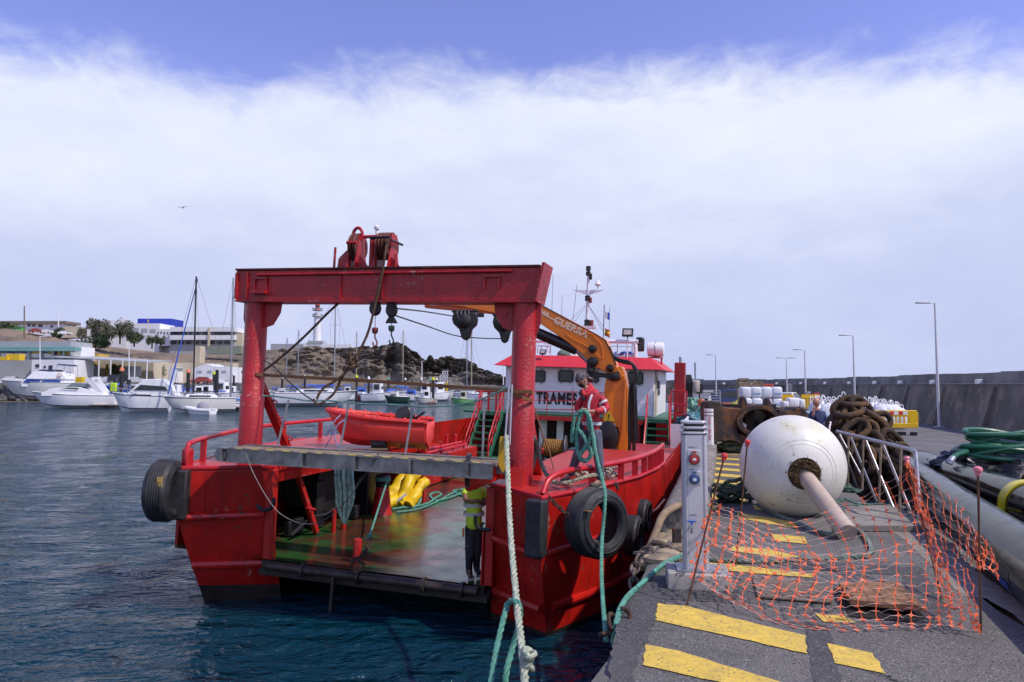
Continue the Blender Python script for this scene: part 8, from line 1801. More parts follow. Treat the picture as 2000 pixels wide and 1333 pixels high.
for p0, p1 in (((225, 630), (238, 620)), ((238, 620), (252, 630)), ((238, 620), (238, 632)), ((230, 626), (230, 636)), ((246, 626), (246, 636))): mb.bar(P(*p0, YH), P(*p1, YH), .35, .35, (0, 1, 0))
sub(lambda: mb.build('glass_roof_frame', M_bw1, B))
bld('long_hut_row', 'long low grey building on the ridge at the far left', 60, 280, 22); sub(block, -60, 125, 627, 632, 279, 10, mat('brown_roof', (.20, .16, .13), .8), 'roof', B); sub(block, -60, 122, 631, 660, 280, 8, M_bw1, 'wall', B)
sub(wins, [(51, 56, 633, 638), (60, 66, 634, 638), (72, 80, 634, 639), (96, 101, 636, 640)], 280, M_win, B)
bld('low_sandstone_hut', 'small sandy hut at the right end of the ridge road', 138, 276, 20); sub(block, 122, 150, 638, 660, 276, 6, M_bbe, 'wall', B)
bld('lighthouse_wall', 'long white wall round the foot of the lighthouse', 600, 254, 16); sub(block, 528, 640, 672, 690, 258, 3, M_bgr, 'wall', B); sub(block, 592, 640, 670, 684, 256, 3, M_bw1, 'wall', B); sub(block, 636, 686, 673, 689, 252, 3, M_bw1, 'white_wall', B)
YL = 258; lh = empty('lighthouse', 'white lighthouse with a red lantern on the cliff', 'lighthouse', (fx(618.5, YL), YL, fz(672, YL)))
def lz(py): return fz(py, YL)-lh.location.z
u_ = YL/1400
mb = MB(); mb.lathe([(8.0*u_, lz(672)), (8.0*u_, lz(671)), (7.9*u_, lz(668)), (7.0*u_, lz(640)), (6.3*u_, lz(620)), (6.2*u_, lz(611))], 24); mb.build('tower', M_bw1, lh)
mb = MB(); mb.box((0, 0, lz(669)), (29*u_, 25*u_, .9)); mb.build('plinth', M_bgr, lh)
for y in (619.5, 607.5): mb = MB(); mb.lathe([(7*u_, lz(y)), (10*u_, lz(y-.8)), (10*u_, lz(y-1.6)), (7*u_, lz(y-1.6))], 24); g_ = mb.build('gallery', M_bgr, lh); mb = MB(); mb.torus((0, 0, lz(y-5)), 9.8*u_, .10, n=24, m=4); [mb.bar((9.8*u_*math.cos(a), 9.8*u_*math.sin(a), lz(y-1)), (9.8*u_*math.cos(a), 9.8*u_*math.sin(a), lz(y-5)), .08, .08) for a in [i*math.pi/8 for i in range(16)]]; mb.build('gallery_rail', M_galv, g_)
mb = MB(); mb.lathe([(5.2*u_, lz(606)), (4.6*u_, lz(601))], 18); mb.build('lantern_base', mat('lighthouse_red', (.50, .08, .05), .6), lh)
mb = MB(); mb.lathe([(4.2*u_, lz(601)), (4.2*u_, lz(596.5))], 18); mb.build('lantern_glass', M_win, lh)
mb = MB(); mb.lathe([(5.0*u_, lz(596.5)), (4.4*u_, lz(594)), (2*u_, lz(591)), (.01, lz(590))], 18); mb.build('dome', mat('lighthouse_red', (0, 0, 0)), lh)
# ---------------- trees
def leafcrown(seed, n=2600, ls=.34, blobs=13):
 rA = random.Random(seed); mb = MB(); cs = [(V((rA.uniform(-.55, .55), rA.uniform(-.4, .4), rA.uniform(.25, .8))), rA.uniform(.22, .42)) for _ in range(blobs)]
 vs = []; fs = []
 for i in range(n):
  c, r = rA.choice(cs); d_ = V((rA.gauss(0, 1), rA.gauss(0, 1), rA.gauss(0, 1))).normalized(); p = c+d_*r*(rA.random()**.35); p.z = max(.02, p.z)
  a = V((rA.gauss(0, 1), rA.gauss(0, 1), rA.gauss(0, 1))).normalized()*ls*.11*rA.uniform(.6, 1.4); b = a.cross(d_+V((.1, .2, .3))).normalized()*a.length*.7; k = len(vs)
  vs += [p-a, p+b, p+a, p-b*.6]; fs.append((k, k+1, k+2, k+3))
 mb.add(vs, fs); return mb
M_leaf = [mat('tamarisk_leaves', (.115, .120, .080), .85, var=.5, vs=.8), mat('dark_bush_leaves', (.055, .085, .035), .8, var=.5, vs=.8), mat('olive_bush_leaves', (.085, .105, .040), .8, var=.4, vs=.8)]
def tree(px, py0, py1, wpx, Y, mi_, lb, seed, nm='tree'):
 z0 = fz(py1, Y); H = fz(py0, Y)-z0; W_ = wpx*Y/1400
 root = empty(nm, lb, 'tree' if nm == 'tree' else 'bush', (fx(px, Y), Y, z0), group='trees and bushes on the far slope')
 o_ = leafcrown(seed, 2400, .55).build('crown', M_leaf[mi_], root, smooth=False); o_.scale = (W_*.70, W_*.5, H*.98)
 mb = MB()
 for k in range(4): a = k*1.6+seed; mb.tube(CR([(0, 0, -1), (.1*W_*math.cos(a)*.5, 0, H*.25), (.28*W_*math.cos(a), .2*W_*math.sin(a), H*.6)], 3), [.28, .24, .2, .16, .12, .08, .05][:7], 5)
 mb.build('trunk', mat('bark', (.09, .07, .05), .9), root)
tree(194, 622, 664, 46, 250, 0, 'tall grey-green tamarisk, left of the pair beside the hilltop building', 1); tree(233, 626, 667, 44, 248, 0, 'tall dark tamarisk, right of the pair under the glass roof', 2)
tree(261, 648, 672, 36, 247, 1, 'lower green bush right of the tamarisks', 3, 'bush'); tree(296, 656, 676, 22, 247, 1, 'round dark bush below the middle of the white building', 4, 'bush'); tree(312, 657, 675, 20, 247, 1, 'dark bush beside the round one, right', 14, 'bush')
tree(158, 640, 662, 16, 262, 0, 'small grey bush near the sandy hut', 5, 'bush'); tree(8, 630, 664, 60, 262, 1, 'low dark green bush at the left edge of the ridge', 6, 'bush'); tree(113, 640, 662, 26, 262, 1, 'dark bush by the ridge road', 7, 'bush')
tree(305, 702, 738, 34, 190, 2, 'olive green bush beside the white warehouse', 8, 'bush'); tree(232, 710, 735, 26, 182, 2, 'olive bush under the open shed roof', 9, 'bush'); tree(282, 712, 738, 20, 186, 2, 'small olive bush left of the white warehouse', 10, 'bush')
tree(184, 650, 684, 50, 250, 1, 'dark bush low at the left of the tamarisks', 15, 'bush')
cc = lambda n, c: mat('car_'+n, c, .3, var=.03)
for i, (px, Y, m_, lb, z, kd) in enumerate(((28, 163, cc('white', (.75, .75, .75)), 'white car by the left fence of the far quay', LZ, 'hatch'), (191, 166, cc('white', (0, 0, 0)), 'white car left in the row behind the cruisers', LZ, 'hatch'), (213, 165, cc('silver', (.5, .52, .55)), 'silver car second in the row behind the cruisers', LZ, 'hatch'), (237, 165, cc('black', (.02, .02, .025)), 'black car right behind the first orange-capped pile', LZ, 'van'), (268, 166, cc('silver', (0, 0, 0)), 'silver car in the row right of the black one', LZ, 'hatch'), (395, 168, cc('red', (.35, .05, .04)), 'dark red car before the white gabled shed', LZ, 'hatch'), (415, 169, cc('white', (0, 0, 0)), 'white car beside the dark red one', LZ, 'hatch'), (66, 258, cc('red', (0, 0, 0)), 'red car on the ridge road', fz(650, 258), 'hatch'), (125, 260, cc('white', (0, 0, 0)), 'white car at the end of the ridge road', fz(655, 260), 'hatch'), (88, 259, cc('white', (0, 0, 0)), 'white car in the middle of the ridge road', fz(652, 259), 'hatch'), (32, 262, cc('green', (.12, .45, .10)), 'bright green van on the ridge at the left', fz(649, 262), 'van'), (18, 263, cc('yellow', (.6, .5, .05)), 'yellow van beside the green one on the ridge', fz(646, 263), 'van'))):
 car('parked_car', lb, px, Y, R(rnd.choice((172, 8, 180))), m_, kd, z=z, grp='cars parked across the harbour', sc=1.15 if Y < 200 else 1.05)
def pole(px, y0, y1, Y, r, m, lb, nm='pole', arm=False):
 a, b = P(px, y0, Y), P(px, y1, Y); mb = MB(); mb.tube([b, a], [r, r*.7], 8)
 if arm: mb.bar(a, a+V((1.6, 0, .1)), .15, .15)
 o = mb.build(nm, m); tag(o, lb, 'pole'); return o
pole(47.5, 598, 662, 240, .25, mat('brown_pole', (.16, .12, .09), .9), 'brown utility pole on the left ridge', 'utility_pole'); pole(114, 602, 640, 262, .2, M_bw1, 'thin white pole on the ridge right of the utility pole'); pole(78, 658, 738, 160, .12, M_bw1, 'pale street lamp before the white kiosk building', 'street_lamp', True)
pole(252, 672, 742, 162, .13, M_bw1, 'plain white pole before the open shed'); pole(983, 706, 752, 200, .15, M_bw1, 'white pole at the right end of the far cliff', 'street_lamp')
pole(824, 706, 755, 190, .14, M_bw1, 'white lamp post at the foot of the dark cliff');
mb = MB(); mb.box((fx(760, 192), 192, LZ/2-.3), (fx(985, 192)-fx(500, 192)+4, 3, LZ-.6)); o = mb.build('inner_mole', mat('mole_concrete', (.15, .145, .135), .9, var=.2, vs=.2)); tag(o, 'low grey concrete mole along the foot of the cliff', 'mole')
r_ = empty('beacon_platform', 'white framed platform with yellow legs on the mole', 'platform', (fx(866, 180), 180, 0))
for x in (864, 873): mb = MB(); mb.bar((fx(x, 180)-r_.location.x, 0, 0), (fx(x, 180)-r_.location.x, 0, fz(748, 180)), .55, .5, (0, 1, 0)); mb.build('leg', M_yel, r_)
mb = MB()
for x in (860, 865, 869, 874):
 X = fx(x, 180)-r_.location.x; mb.bar((X, 0, fz(748, 180)), (X, 0, fz(726 if x > 864 else 734, 180)), .22, .22, (0, 1, 0))
for y in (726, 734, 740, 748): mb.bar((fx(860 if y > 730 else 865, 180)-r_.location.x, 0, fz(y, 180)), (fx(875, 180)-r_.location.x, 0, fz(y, 180)), .22, .22)
mb.build('frame', M_bw1, r_)
# ---------------- marina boats
M_hw = mat('boat_white', (.78, .79, .80), .3, var=.03, vs=1); M_hb = mat('boat_cream', (.66, .66, .62), .35, var=.04, vs=1)
M_stripe = mat('dark_stripe', (.03, .035, .05), .4); M_cush = mat('blue_cover', (.04, .12, .50), .7, var=.15, vs=1); M_boot2 = mat('boot_top', (.02, .03, .06), .5)
def shell(L_, B_, D, m, root, bow, sheer=.5, boot=True):
 o_, vs_, k_, n_ = hullform(L_, B_, D, m, root, bow=bow, sheer=sheer, n=20)
 mb = MB(); z = D*.92
 pts = [V(vs_[i*k_+0]) for i in range(n_+1)]; pts2 = [V(vs_[i*k_+6]) for i in range(n_+1)]
 vs2 = [];
 for a, b in zip(pts, pts2): vs2 += [(a.x, a.y*.98, a.z-.03), ((a.x+b.x)/2, 0, a.z+.06), (b.x, b.y*.98, b.z-.03)]
 fs2 = []
 for i in range(n_): a = i*3; fs2 += [(a, a+1, a+4, a+3), (a+1, a+2, a+5, a+4)]
 mb.add(vs2, fs2); mb.build('deck', M_hw, root)
 mb = MB(); side_ = 6 if True else 0
 for jj in (0, 6): mb.tube([V(vs_[i*k_+jj])-V((0, 0, .12)) for i in range(n_+1)], .05, 5)
 mb.build('rub_strake', M_stripe, root)
 if boot:
  mb = MB(); vs3 = []
  for i in range(n_+1):
   for jj in (2, 4): p = V(vs_[i*k_+jj]); q = V(vs_[i*k_+(1 if jj == 2 else 5)]); pp_ = p.lerp(q, .12); vs3 += [(p.x, p.y*1.012, p.z+.0), (pp_.x, pp_.y*1.012, pp_.z)]
  fs3 = []
  for i in range(n_): a = i*4; fs3 += [(a, a+4, a+5, a+1), (a+2, a+3, a+7, a+6)]
  mb.add(vs3, fs3); mb.build('boot_stripe', M_boot2, root)
 return vs_
def cabin(prof_, W_, m, root, nm, tp=.86):
 n = len(prof_); vs = []; zz_ = [p[1] for p in prof_]; z0, z1 = min(zz_), max(zz_)
 for sy in (-1, 1):
  for a, b in prof_: vs.append((a, sy*W_*(1-(1-tp)*(b-z0)/(z1-z0)), b))
 ar = sum(prof_[i][0]*prof_[(i+1) % n][1]-prof_[(i+1) % n][0]*prof_[i][1] for i in range(n))
 fs = [tuple(range(n)), tuple(range(2*n-1, n-1, -1))]+[(i, n+i, n+(i+1) % n, (i+1) % n) for i in range(n)]
 if ar < 0: fs = [f[::-1] for f in fs]
 mb = MB(); mb.add(vs, fs); return mb.build(nm, m, root, bevel=.08)
def sidewin(pr_, W_, root, m=None, nm='side_window'):
 for sy in (-1, 1):
  q = [(a, sy*W_, b) for a, b in pr_]; q = q if sy < 0 else q[::-1]; mb = MB(); mb.plate(q, .04); mb.build(nm, m or M_glass, root, smooth=False)
def guard(vs_, root, n_=20, h=.6, frac=.55):
 mb = MB()
 for jj in (0, 6):
  pts = [V(vs_[i*7+jj])+V((0, 0, h)) for i in range(int(n_*frac))]; mb.tube(pts, .03, 4)
  for i in range(0, int(n_*frac), 3): p = V(vs_[i*7+jj]); mb.tube([p, p+V((0, 0, h))], .025, 4)
 mb.build('guard_rail', M_galv, root)
def at(px, py): Y = 3.7*1400/(py-752); return V((fx(px, Y), Y, -.35))
def mkboat(nm, lb, cat, px, py, rz, grp='boats moored in the marina'):
 return empty(nm, lb, cat, at(px, py), rz=rz, group=grp)
def sc_at(py): return 3.7/(py-752)
L1 = 200*sc_at(784.5); b = mkboat('motor_cruiser', 'big white flybridge cruiser with blue windscreen covers at the far left', 'motor boat', 112, 784.5, R(8)); vs_ = shell(L1, L1*.28, L1*.195, M_hb, b, -1, L1*.03); guard(vs_, b)
u = L1/200.0
def XZ(x, y, cx=112, wl_=784.5): return ((x-cx)*u, (wl_-y)*u+.35)
cabin([XZ(58, 748), XZ(78, 728), XZ(132, 727), XZ(136, 750), XZ(132, 756), XZ(60, 756)], L1*.11, M_hw, b, 'cabin'); sidewin([XZ(62, 747), XZ(70, 741), XZ(95, 742), XZ(88, 750)], L1*.112, b, mat('blue_screen_cover', (.03, .07, .33), .6)); sidewin([XZ(92, 751), XZ(98, 742.5), XZ(130, 743), XZ(126, 750)], L1*.112, b, mat('blue_screen_cover', (0, 0, 0)))
cabin([XZ(68, 741), XZ(78, 727), XZ(132, 727), XZ(138, 741)], L1*.115, M_hw, b, 'flybridge'); cabin([XZ(84, 725), XZ(86, 722.5), XZ(116, 723), XZ(118, 727)], L1*.07, M_darkblue, b, 'bimini_cover')
mb = MB(); pts = [XZ(116, 727), XZ(119, 713), XZ(142, 715), XZ(143, 735)]; [mb.tube([(p[0], sy*L1*.08, p[1]) for p in pts], .06, 5) for sy in (-1, 1)]; mb.build('arch', M_galv, b); cabin([XZ(117, 714), XZ(120, 711.5), XZ(141, 713), XZ(142, 716)], L1*.085, M_darkblue, b, 'bimini')
mb = MB(); p = XZ(127, 734); mb.torus((p[0], -L1*.12, p[1]), .35, .09, (0, 1, 0), 16, 6); mb.build('life_ring', mat('life_ring_orange', (.6, .3, .2), .6), b)
L2 = 160*sc_at(798); b = mkboat('sports_cruiser', 'low white sports cruiser with radar arch, in front of the flybridge boat', 'motor boat', 150, 798, R(6)); u = L2/160; vs_ = shell(L2, L2*.28, L2*.19, M_hw, b, -1, L2*.045)
def XZ(x, y, cx=150, wl_=798): return ((x-cx)*u, (wl_-y)*u+.35)
cabin([XZ(95, 768), XZ(110, 760), XZ(138, 756), XZ(165, 757), XZ(180, 762), XZ(205, 768), XZ(205, 774), XZ(95, 774)], L2*.11, M_hw, b, 'cabin'); sidewin([XZ(130, 758.5), XZ(142, 757), XZ(164, 758), XZ(162, 761)], L2*.112, b, M_stripe)
cabin([XZ(138, 756), XZ(150, 748), XZ(172, 749), XZ(172, 757)], L2*.09, mat('boat_glass', (.16, .19, .21), .15), b, 'windscreen'); mb = MB(); [mb.plate([(p[0], sy*L2*.10, p[1]) for p in (XZ(176, 745), XZ(185, 738), XZ(207, 767), XZ(196, 767))][::sy], .2) for sy in (-1, 1)]; mb.box((XZ(182, 739)[0], 0, XZ(182, 740)[1]), (.5, L2*.2, .25)); mb.build('radar_arch', M_hw, b, smooth=False)
L3 = 104*sc_at(805); b = mkboat('motor_cruiser', 'white cabin cruiser with dark side windows, bow left, beside the hi-vis cover', 'motor boat', 278, 805, R(10)); u = L3/104
def XZ(x, y, cx=278, wl_=805): return ((x-cx)*u, (wl_-y)*u+.35)
vs_ = shell(L3, L3*.30, L3*.36, M_hw, b, -1, L3*.06); guard(vs_, b); cabin([XZ(250, 772), XZ(268, 757), XZ(284, 741), XZ(322, 741), XZ(336, 756), XZ(342, 774)], L3*.12, M_hw, b, 'cabin'); sidewin([XZ(268, 762), XZ(280, 752), XZ(324, 755), XZ(330, 763)], L3*.122, b)
sidewin([XZ(262, 772), XZ(264, 770), XZ(300, 771), XZ(300, 773)], L3*.15, b, M_stripe)
mb = MB(); p0 = XZ(338, 765); mb.plate([(XZ(328, 762)[0], 0, XZ(328, 762)[1]), (XZ(333, 762)[0], 0, XZ(333, 762)[1]), (XZ(342, 722)[0], 0, XZ(342, 722)[1]), (XZ(338, 722)[0], 0, XZ(338, 722)[1])], .3); mb.build('tower', M_hw, b)
c = at(231, 800); mb = MB(); mb.box((c.x, c.y-1, fz(757, c.y)), (.85, .5, fz(748, c.y)-fz(765, c.y))); o = mb.build('hi_vis_cover', M_hiv, bevel=.1); tag(o, 'bright hi-vis yellow cover hung at the bow of the cabin cruiser', 'cover')
def sail(px, py, L_px, rz, lb, mastpx, ytop, mm, hull=M_hw, cover=None, bow=-1, cab_=True, spread=(.45,), furl=None):
 s_ = sc_at(py); L_ = L_px*s_; b = mkboat('sailing_yacht', lb, 'sailing boat', px, py, rz); hd_ = (.20 if L_px > 140 else .26 if L_px > 100 else .30); vs_ = shell(L_, L_*.27, L_*hd_, hull, b, bow, L_*.03); D = L_*hd_; guard(vs_, b, frac=.9)
 if cab_: cabin([(-.22*L_*bow*-1, D), (-.18*L_*bow*-1, D+.06*L_), (.22*L_*bow*-1, D+.05*L_), (.26*L_*bow*-1, D)], L_*.08, M_hw, b, 'coachroof'); sidewin([(-.15*L_, D+.02*L_), (-.14*L_, D+.04*L_), (.15*L_, D+.035*L_), (.15*L_, D+.018*L_)], L_*.082, b)
 Y = b.location.y; mx = (fx(mastpx, Y)-b.location.x); zt_ = fz(ytop, Y)+.35
 mb = MB(); mb.tube([(mx, 0, D), (mx, 0, zt_)], .11, 8); ms = mb.build('mast', mm, b)
 mb = MB()
 for f in spread: mb.bar((mx-L_*.06, 0, D+(zt_-D)*f), (mx+L_*.06, 0, D+(zt_-D)*f), .06, .06)
 mb.build('spreaders', mm, b)
 mb = MB()
 for ex, ez in ((-L_*.5, D), (L_*.48, D)): mb.tube([(mx, 0, zt_), (ex, 0, ez)], .022, 3)
 for sx in (-1, 1): mb.tube([(mx, 0, zt_), (mx+sx*L_*.06, 0, D+(zt_-D)*spread[-1]), (mx+sx*L_*.02, sx*L_*.1, D)], .018, 3)
 mb.build('rigging', M_wire, b)
 mb = MB(); mb.tube([(mx, 0, D+.16*L_*.6), (mx+L_*.30*(-bow), 0, D+.15*L_*.6)], [.22 if cover else .09, .12 if cover else .08], 8); mb.build('boom_cover' if cover else 'boom', cover or mm, b)
 if furl: mb = MB(); A, C_ = furl; mb.tube([V(P(A[0], A[1], Y))-b.location, V(P(C_[0], C_[1], Y))-b.location], [.05, .12], 8); o_ = mb.build('furled_sail', M_cush, b); o_.rotation_euler = (0, 0, -rz)
 return b
sail(392, 806, 130, R(24), 'grey-hulled yacht with black mast and blue furled jib', 380, 540, mat('black_mast', (.02, .02, .024), .4), M_hb, None, furl=((386.5, 545), (328, 770)))
sail(440, 800, 60, R(20), 'white yacht with tall pale mast and blue boom cover', 451, 541, M_galv, cover=M_cush, spread=(.62,))
sail(620, 794, 152, R(4), 'long white yacht moored bow right, mast behind the hanging rope', 653, 578, M_galv, bow=1, cover=M_cush, spread=(.4, .7))
sail(584, 783, 60, R(50), 'small yacht with a thin pale mast left of the long white yacht', 582, 645, M_galv); sail(560, 781, 50, R(60), 'small yacht just right of the left gantry column', 560, 660, M_galv)
sail(697, 781, 50, R(40), 'small yacht with a wooden mast right of the hanging rope', 696, 648, mat('tan_mast', (.40, .33, .22), .5)); sail(787, 783, 60, R(30), 'yacht with a tan mast between the hooks and the grey pods', 787, 645, mat('tan_mast', (0, 0, 0)), cover=M_cush)
sail(912, 784, 60, R(-20), 'yacht with a tall white mast by the green fishing boat', 912, 640, M_galv, spread=(.55,)); sail(921, 783, 60, R(10), 'yacht with a slender tan mast right of the tall white one', 921, 645, mat('tan_mast', (0, 0, 0)))
def small(px, py, Lpx, rz, lb, hull, cab_c, kind=0, bow=-1):
 s_ = sc_at(py); L_ = Lpx*s_; b = mkboat('small_boat', lb, 'boat', px, py, rz); vs_ = shell(L_, L_*.36, L_*.30, hull, b, bow, L_*.09, boot=False); D = L_*.30
 if kind in (1, 2): cabin([(-.12*L_, D), (-.10*L_, D+.34*L_), (.14*L_, D+.34*L_), (.16*L_, D)], L_*.13, cab_c, b, 'wheelhouse'); sidewin([(-.06*L_, D+.13*L_), (-.06*L_, D+.29*L_), (.10*L_, D+.29*L_), (.10*L_, D+.13*L_)], L_*.128, b); mb = MB(); mb.box((-.115*L_, 0, D+.18*L_), (.03, L_*.16, L_*.09)); mb.build('front_window', M_glass, b)
 if kind in (0, 3): cabin([(-.30*L_, D), (-.22*L_, D+.19*L_), (.05*L_, D+.20*L_), (.08*L_, D)], L_*.13, cab_c, b, 'cuddy'); sidewin([(-.2*L_, D+.05*L_), (-.18*L_, D+.10*L_), (.0*L_, D+.10*L_), (.02*L_, D+.05*L_)], L_*.132, b)
 if kind == 3: cabin([(.05*L_, D+.25*L_), (.07*L_, D+.30*L_), (.38*L_, D+.28*L_), (.40*L_, D+.24*L_)], L_*.13, M_cush, b, 'canopy'); mb = MB(); [mb.tube([(x*L_, sy*L_*.12, D), (x*L_, sy*L_*.12, D+.34*L_)], .05, 4) for x in (.08, .38) for sy in (-1, 1)]; mb.build('canopy_frame', M_galv, b)
 mb = MB(); mb.tube([(.2*L_, 0, D), (.2*L_, 0, D+.45*L_)], .05, 5); mb.build('pole', M_galv, b)
 return b
M_dkg = mat('dark_green_hull', (.02, .06, .04), .5); M_lgr = mat('light_green_hull', (.16, .42, .14), .5, var=.1); M_rust = mat('rust_white_hull', (.60, .58, .54), .6, spots=((.35, .18, .1), .4, 1))
small(741, 780, 46, R(10), 'white boat with blue-topped wheelhouse behind the hanging hooks', M_hw, M_hw, 1); small(775, 787, 50, R(-8), 'dark green low fishing boat with pink fenders', M_dkg, M_hb, 0); small(832, 788, 44, R(12), 'rust-streaked white fishing boat with a square wheelhouse', M_rust, M_hw, 2); small(860, 783, 40, R(-60), 'white open boat with a raised bow right of the thick yellow pile', M_hw, M_hw, 0)
small(904, 790, 46, R(4), 'light green wooden fishing boat close to the red railing', M_lgr, mat('cream_cabin', (.55, .55, .38), .6), 1); small(804, 779, 40, R(20), 'small white boat with bright blue canopy in the middle of the marina', M_hw, M_hw, 3); small(710, 783, 40, R(-20), 'red and white small boat beside the long white yacht', mat('dull_red_hull', (.30, .04, .05), .5), M_hw, 0)
small(668, 779, 50, R(15), 'cream motor boat half hidden behind the long white yacht', M_hb, M_hw, 3); small(590, 778, 50, R(-12), 'white motor boat with blue covers left behind the long yacht', M_hw, M_hw, 3); small(540, 779, 46, R(8), 'white boat just right of the red raking leg', M_hw, M_hw, 3); small(10, 783, 60, R(60), 'white boat with wooden poles cut by the left edge of the view', M_hw, M_hw, 1)
small(345, 784, 50, R(10), 'white cruiser half hidden behind the blue furled jib', M_hw, M_hw, 3); small(300, 782, 52, R(-8), 'white boat under a blue tarpaulin behind the cabin cruiser', M_hw, M_cush, 3); small(430, 786, 54, R(-6), 'white boat with blue canvas right of the grey dinghy', M_hw, M_cush, 3); small(250, 781, 40, R(12), 'blue covered boat beside the first orange-capped pile', M_hw, M_cush, 3); small(385, 780, 40, R(6), 'white boat with a dark red cover behind the dinghy', M_hw, mat('maroon_cover', (.16, .02, .03), .8), 3); small(455, 780, 30, R(-14), 'small white boat next to the left gantry column', M_hw, M_hw, 3)
small(962, 777, 36, R(-5), 'white inflatable-sided boat beyond the red stair railing', M_hw, M_hw, 0); small(880, 777, 30, R(20), 'blue low boat moored below the white framed platform', M_cush, M_hw, 0); small(765, 777, 30, R(30), 'small green-covered boat left of the thin white lamp post', M_hw, mat('green_cover', (.04, .18, .12), .8), 3); small(945, 779, 30, R(14), 'small white boat seen through the red stair railing', M_hw, M_hw, 1)
LM = "the stern of the sports cruiser|the tiny pontoon end|the first orange-capped pile|the bow of the cabin cruiser|the side windows of the cabin cruiser|the yellow-capped pile left of the blue jib|the roof of the cabin cruiser|the stern of the cabin cruiser|the foot of the blue furled jib|the bow of the grey-hulled yacht|the second orange-capped pile|the black mast|the grey covered dinghy|the yellow-capped pile beside the capless one|the broad capless pile|the blue boom cover|the pale mast beside the gantry column|the left gantry column|the red raking leg|the first gangway stanchion|the stern of the long yacht|the hanging rope loop|the mast of the long yacht|the bow of the long yacht|the white-capped pile under the red hook|the white wheelhouse boat|the dark green fishing boat|the tan mast|the thin lamp post|the framed platform".split('|')
rA = random.Random(5); src_ = [o for o in COL.objects if o.name.startswith('small_boat') and o.parent is None and o['label'][:10] in ('white boat', 'small whit')][:6]
for k in range(30):
 px = (205+k*15.5) if k < 17 else (500+(k-17)*30); Y = rA.uniform(138, 152) if k < 17 else rA.uniform(150, 172)
 c_ = dup(src_[rA.randrange(len(src_))], (fx(px, Y), Y, -.3), rA.uniform(-.5, .5)+(3.14 if rA.random() < .4 else 0), 'small white boat in the back berths, behind '+LM[k], rA.uniform(.85, 1.15)); c_['group'] = 'crowded small boats of the back berths'
b = mkboat('inflatable_dinghy', 'white inflatable dinghy with a grey cover at the end of the pontoon', 'dinghy', 392, 809, R(-12)); s_ = sc_at(809); L_ = 60*s_
o_, vs_, k_, n_ = hullform(L_, L_*.42, L_*.22, M_hw, b, bow=-1, sheer=L_*.08); mb = MB(); [mb.tube([V(vs_[i*7+jj]) for i in range(17)], L_*.055, 8) for jj in (0, 6)]; mb.build('tube', M_hw, b); mb = MB(); mb.ball((L_*.12, 0, L_*.28), L_*.2, 12, 8, (1, .8, 1.1)); mb.build('grey_cover', mat('lilac_grey_cover', (.30, .29, .34), .8), b)
def pontoon(x0, x1, py, lb):
 Y = at(0, py).y; r_ = empty('pontoon', lb, 'pontoon', (fx((x0+x1)/2, Y), Y, 0)); w = fx(x1, Y)-fx(x0, Y)
 mb = MB(); mb.box((0, 1, .62), (w, 2.4, .12)); mb.build('deck', mat('pontoon_timber', (.33, .28, .22), .85), r_)
 n = max(1, int(w/5))
 for i in range(n): mb = MB(); mb.box((-w/2+w*(i+.5)/n, 1, .25), (w/n*.8, 2.2, .6)); mb.build('float', mat('dark_float', (.03, .03, .035), .6), r_)
pontoon(416, 472, 804, 'pontoon with timber top running to the left gantry column'); pontoon(177, 204, 799, 'short dark pontoon end between the two left cruisers'); pontoon(214, 230, 799, 'tiny pontoon end left of the cabin cruiser'); pontoon(505, 900, 777, 'long pontoon behind the fishing boats'); pontoon(240, 500, 779, 'long pontoon behind the left yachts'); pontoon(725, 760, 784, 'dark pontoon end at the white wheelhouse boat')
M_pile = mat('black_pile', (.018, .018, .020), .6, var=.2)
CAPS = {'orange': (.70, .22, .10), 'yellow': (.62, .66, .02), 'white': (.75, .75, .75), 'green': (.10, .35, .22)}
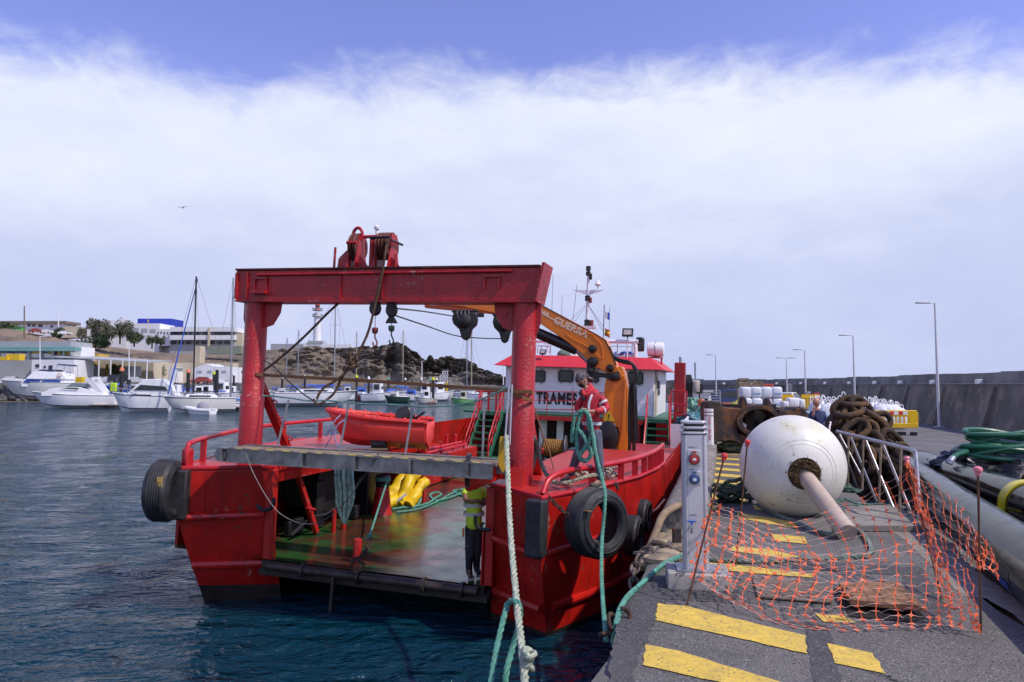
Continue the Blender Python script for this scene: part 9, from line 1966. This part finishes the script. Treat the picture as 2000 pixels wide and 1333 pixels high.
for px, y0, y1, w, cp_, lb in ((238.5, 716, 792, 7.5, 'orange', 'thick black pile with orange cone, first from the left'), (368.5, 720, 792, 7, 'orange', 'thick black pile with orange cone beside the black mast'), (289, 720, 775, 5.5, 'yellow', 'black pile with yellow cap behind the cabin cruiser'), (418.5, 725, 785, 5.5, 'yellow', 'black pile with yellow cap left of the capless one'), (424.5, 723, 803, 7, None, 'broad black pile without any cap'), (457.5, 728, 785, 4.5, 'white', 'black pile with white cap next to the left column'), (113, 711, 780, 6, 'orange', 'black pile with orange cone behind the flybridge cruiser'),
 (552, 733, 785, 5, 'white', 'black pile just right of the left gantry column'), (596, 733, 785, 4.5, 'white', 'black pile with white cap left of the hanging rope'), (697, 732, 788, 4.8, 'yellow', 'black pile with yellow cap left of the twin white ones'), (720.5, 735, 785, 4.8, 'white', 'black pile with white cap right below the red hook'), (759, 737, 782, 4, 'green', 'black pile with green cap below the green hook'), (792, 738, 780, 3.6, 'white', 'slim black pile with white cap right of the tan mast'), (823, 738, 782, 3.6, 'white', 'slim black pile with white cap below the lamp post'), (846.5, 736, 788, 5.5, 'yellow', 'black pile with large yellow cap, middle of the cluster of three'), (841, 738, 782, 3.6, 'green', 'black pile with green cap, left of the cluster of three'), (853, 738, 782, 3.6, 'white', 'black pile with white cap, right of the cluster of three'), (663, 733, 782, 4, 'green', 'black pile with green cap behind the hanging rope')):
 Y = 3.7*1400/(y1-752); r_ = empty('mooring_pile', lb, 'pile', (fx(px, Y), Y, -.5), group='black mooring piles of the marina'); rr = w/2*Y/1400; zt_ = fz(y0, Y)+.5; hcap = rr*2.2 if cp_ else 0
 mb = MB(); mb.cyl((0, 0, 0), (0, 0, zt_-hcap), rr*.92, 14); mb.build('pile_shaft', M_pile, r_)
 if cp_: mb = MB(); mb.lathe([(rr*1.15, zt_-hcap-.1), (rr*1.15, zt_-hcap+.2), (rr*.15, zt_), (.01, zt_)], 14); mb.build('pile_cap', mat('cap_far_%s' % cp_, CAPS[cp_], .6), r_)
g = P(357, 406, 60); r_ = empty('seagull', 'tiny gull gliding in the sky at the upper left', 'bird', g); mb = MB(); mb.lathe([(.01, -.16), (.05, -.08), (.055, 0), (.03, .12), (.01, .17)], 8, Matrix.Rotation(R(90), 4, 'Y')); mb.build('body', M_bgr, r_)
mb = MB();
for s in (-1, 1): mb.plate([(.03, 0, .03), (.02, s*.25, .10), (-.02, s*.5, .03), (-.06, s*.25, .09), (-.06, 0, .02)][::s], .015)
o_ = mb.build('wings', M_bgr, r_); r_.rotation_euler = (0, 0, R(70))
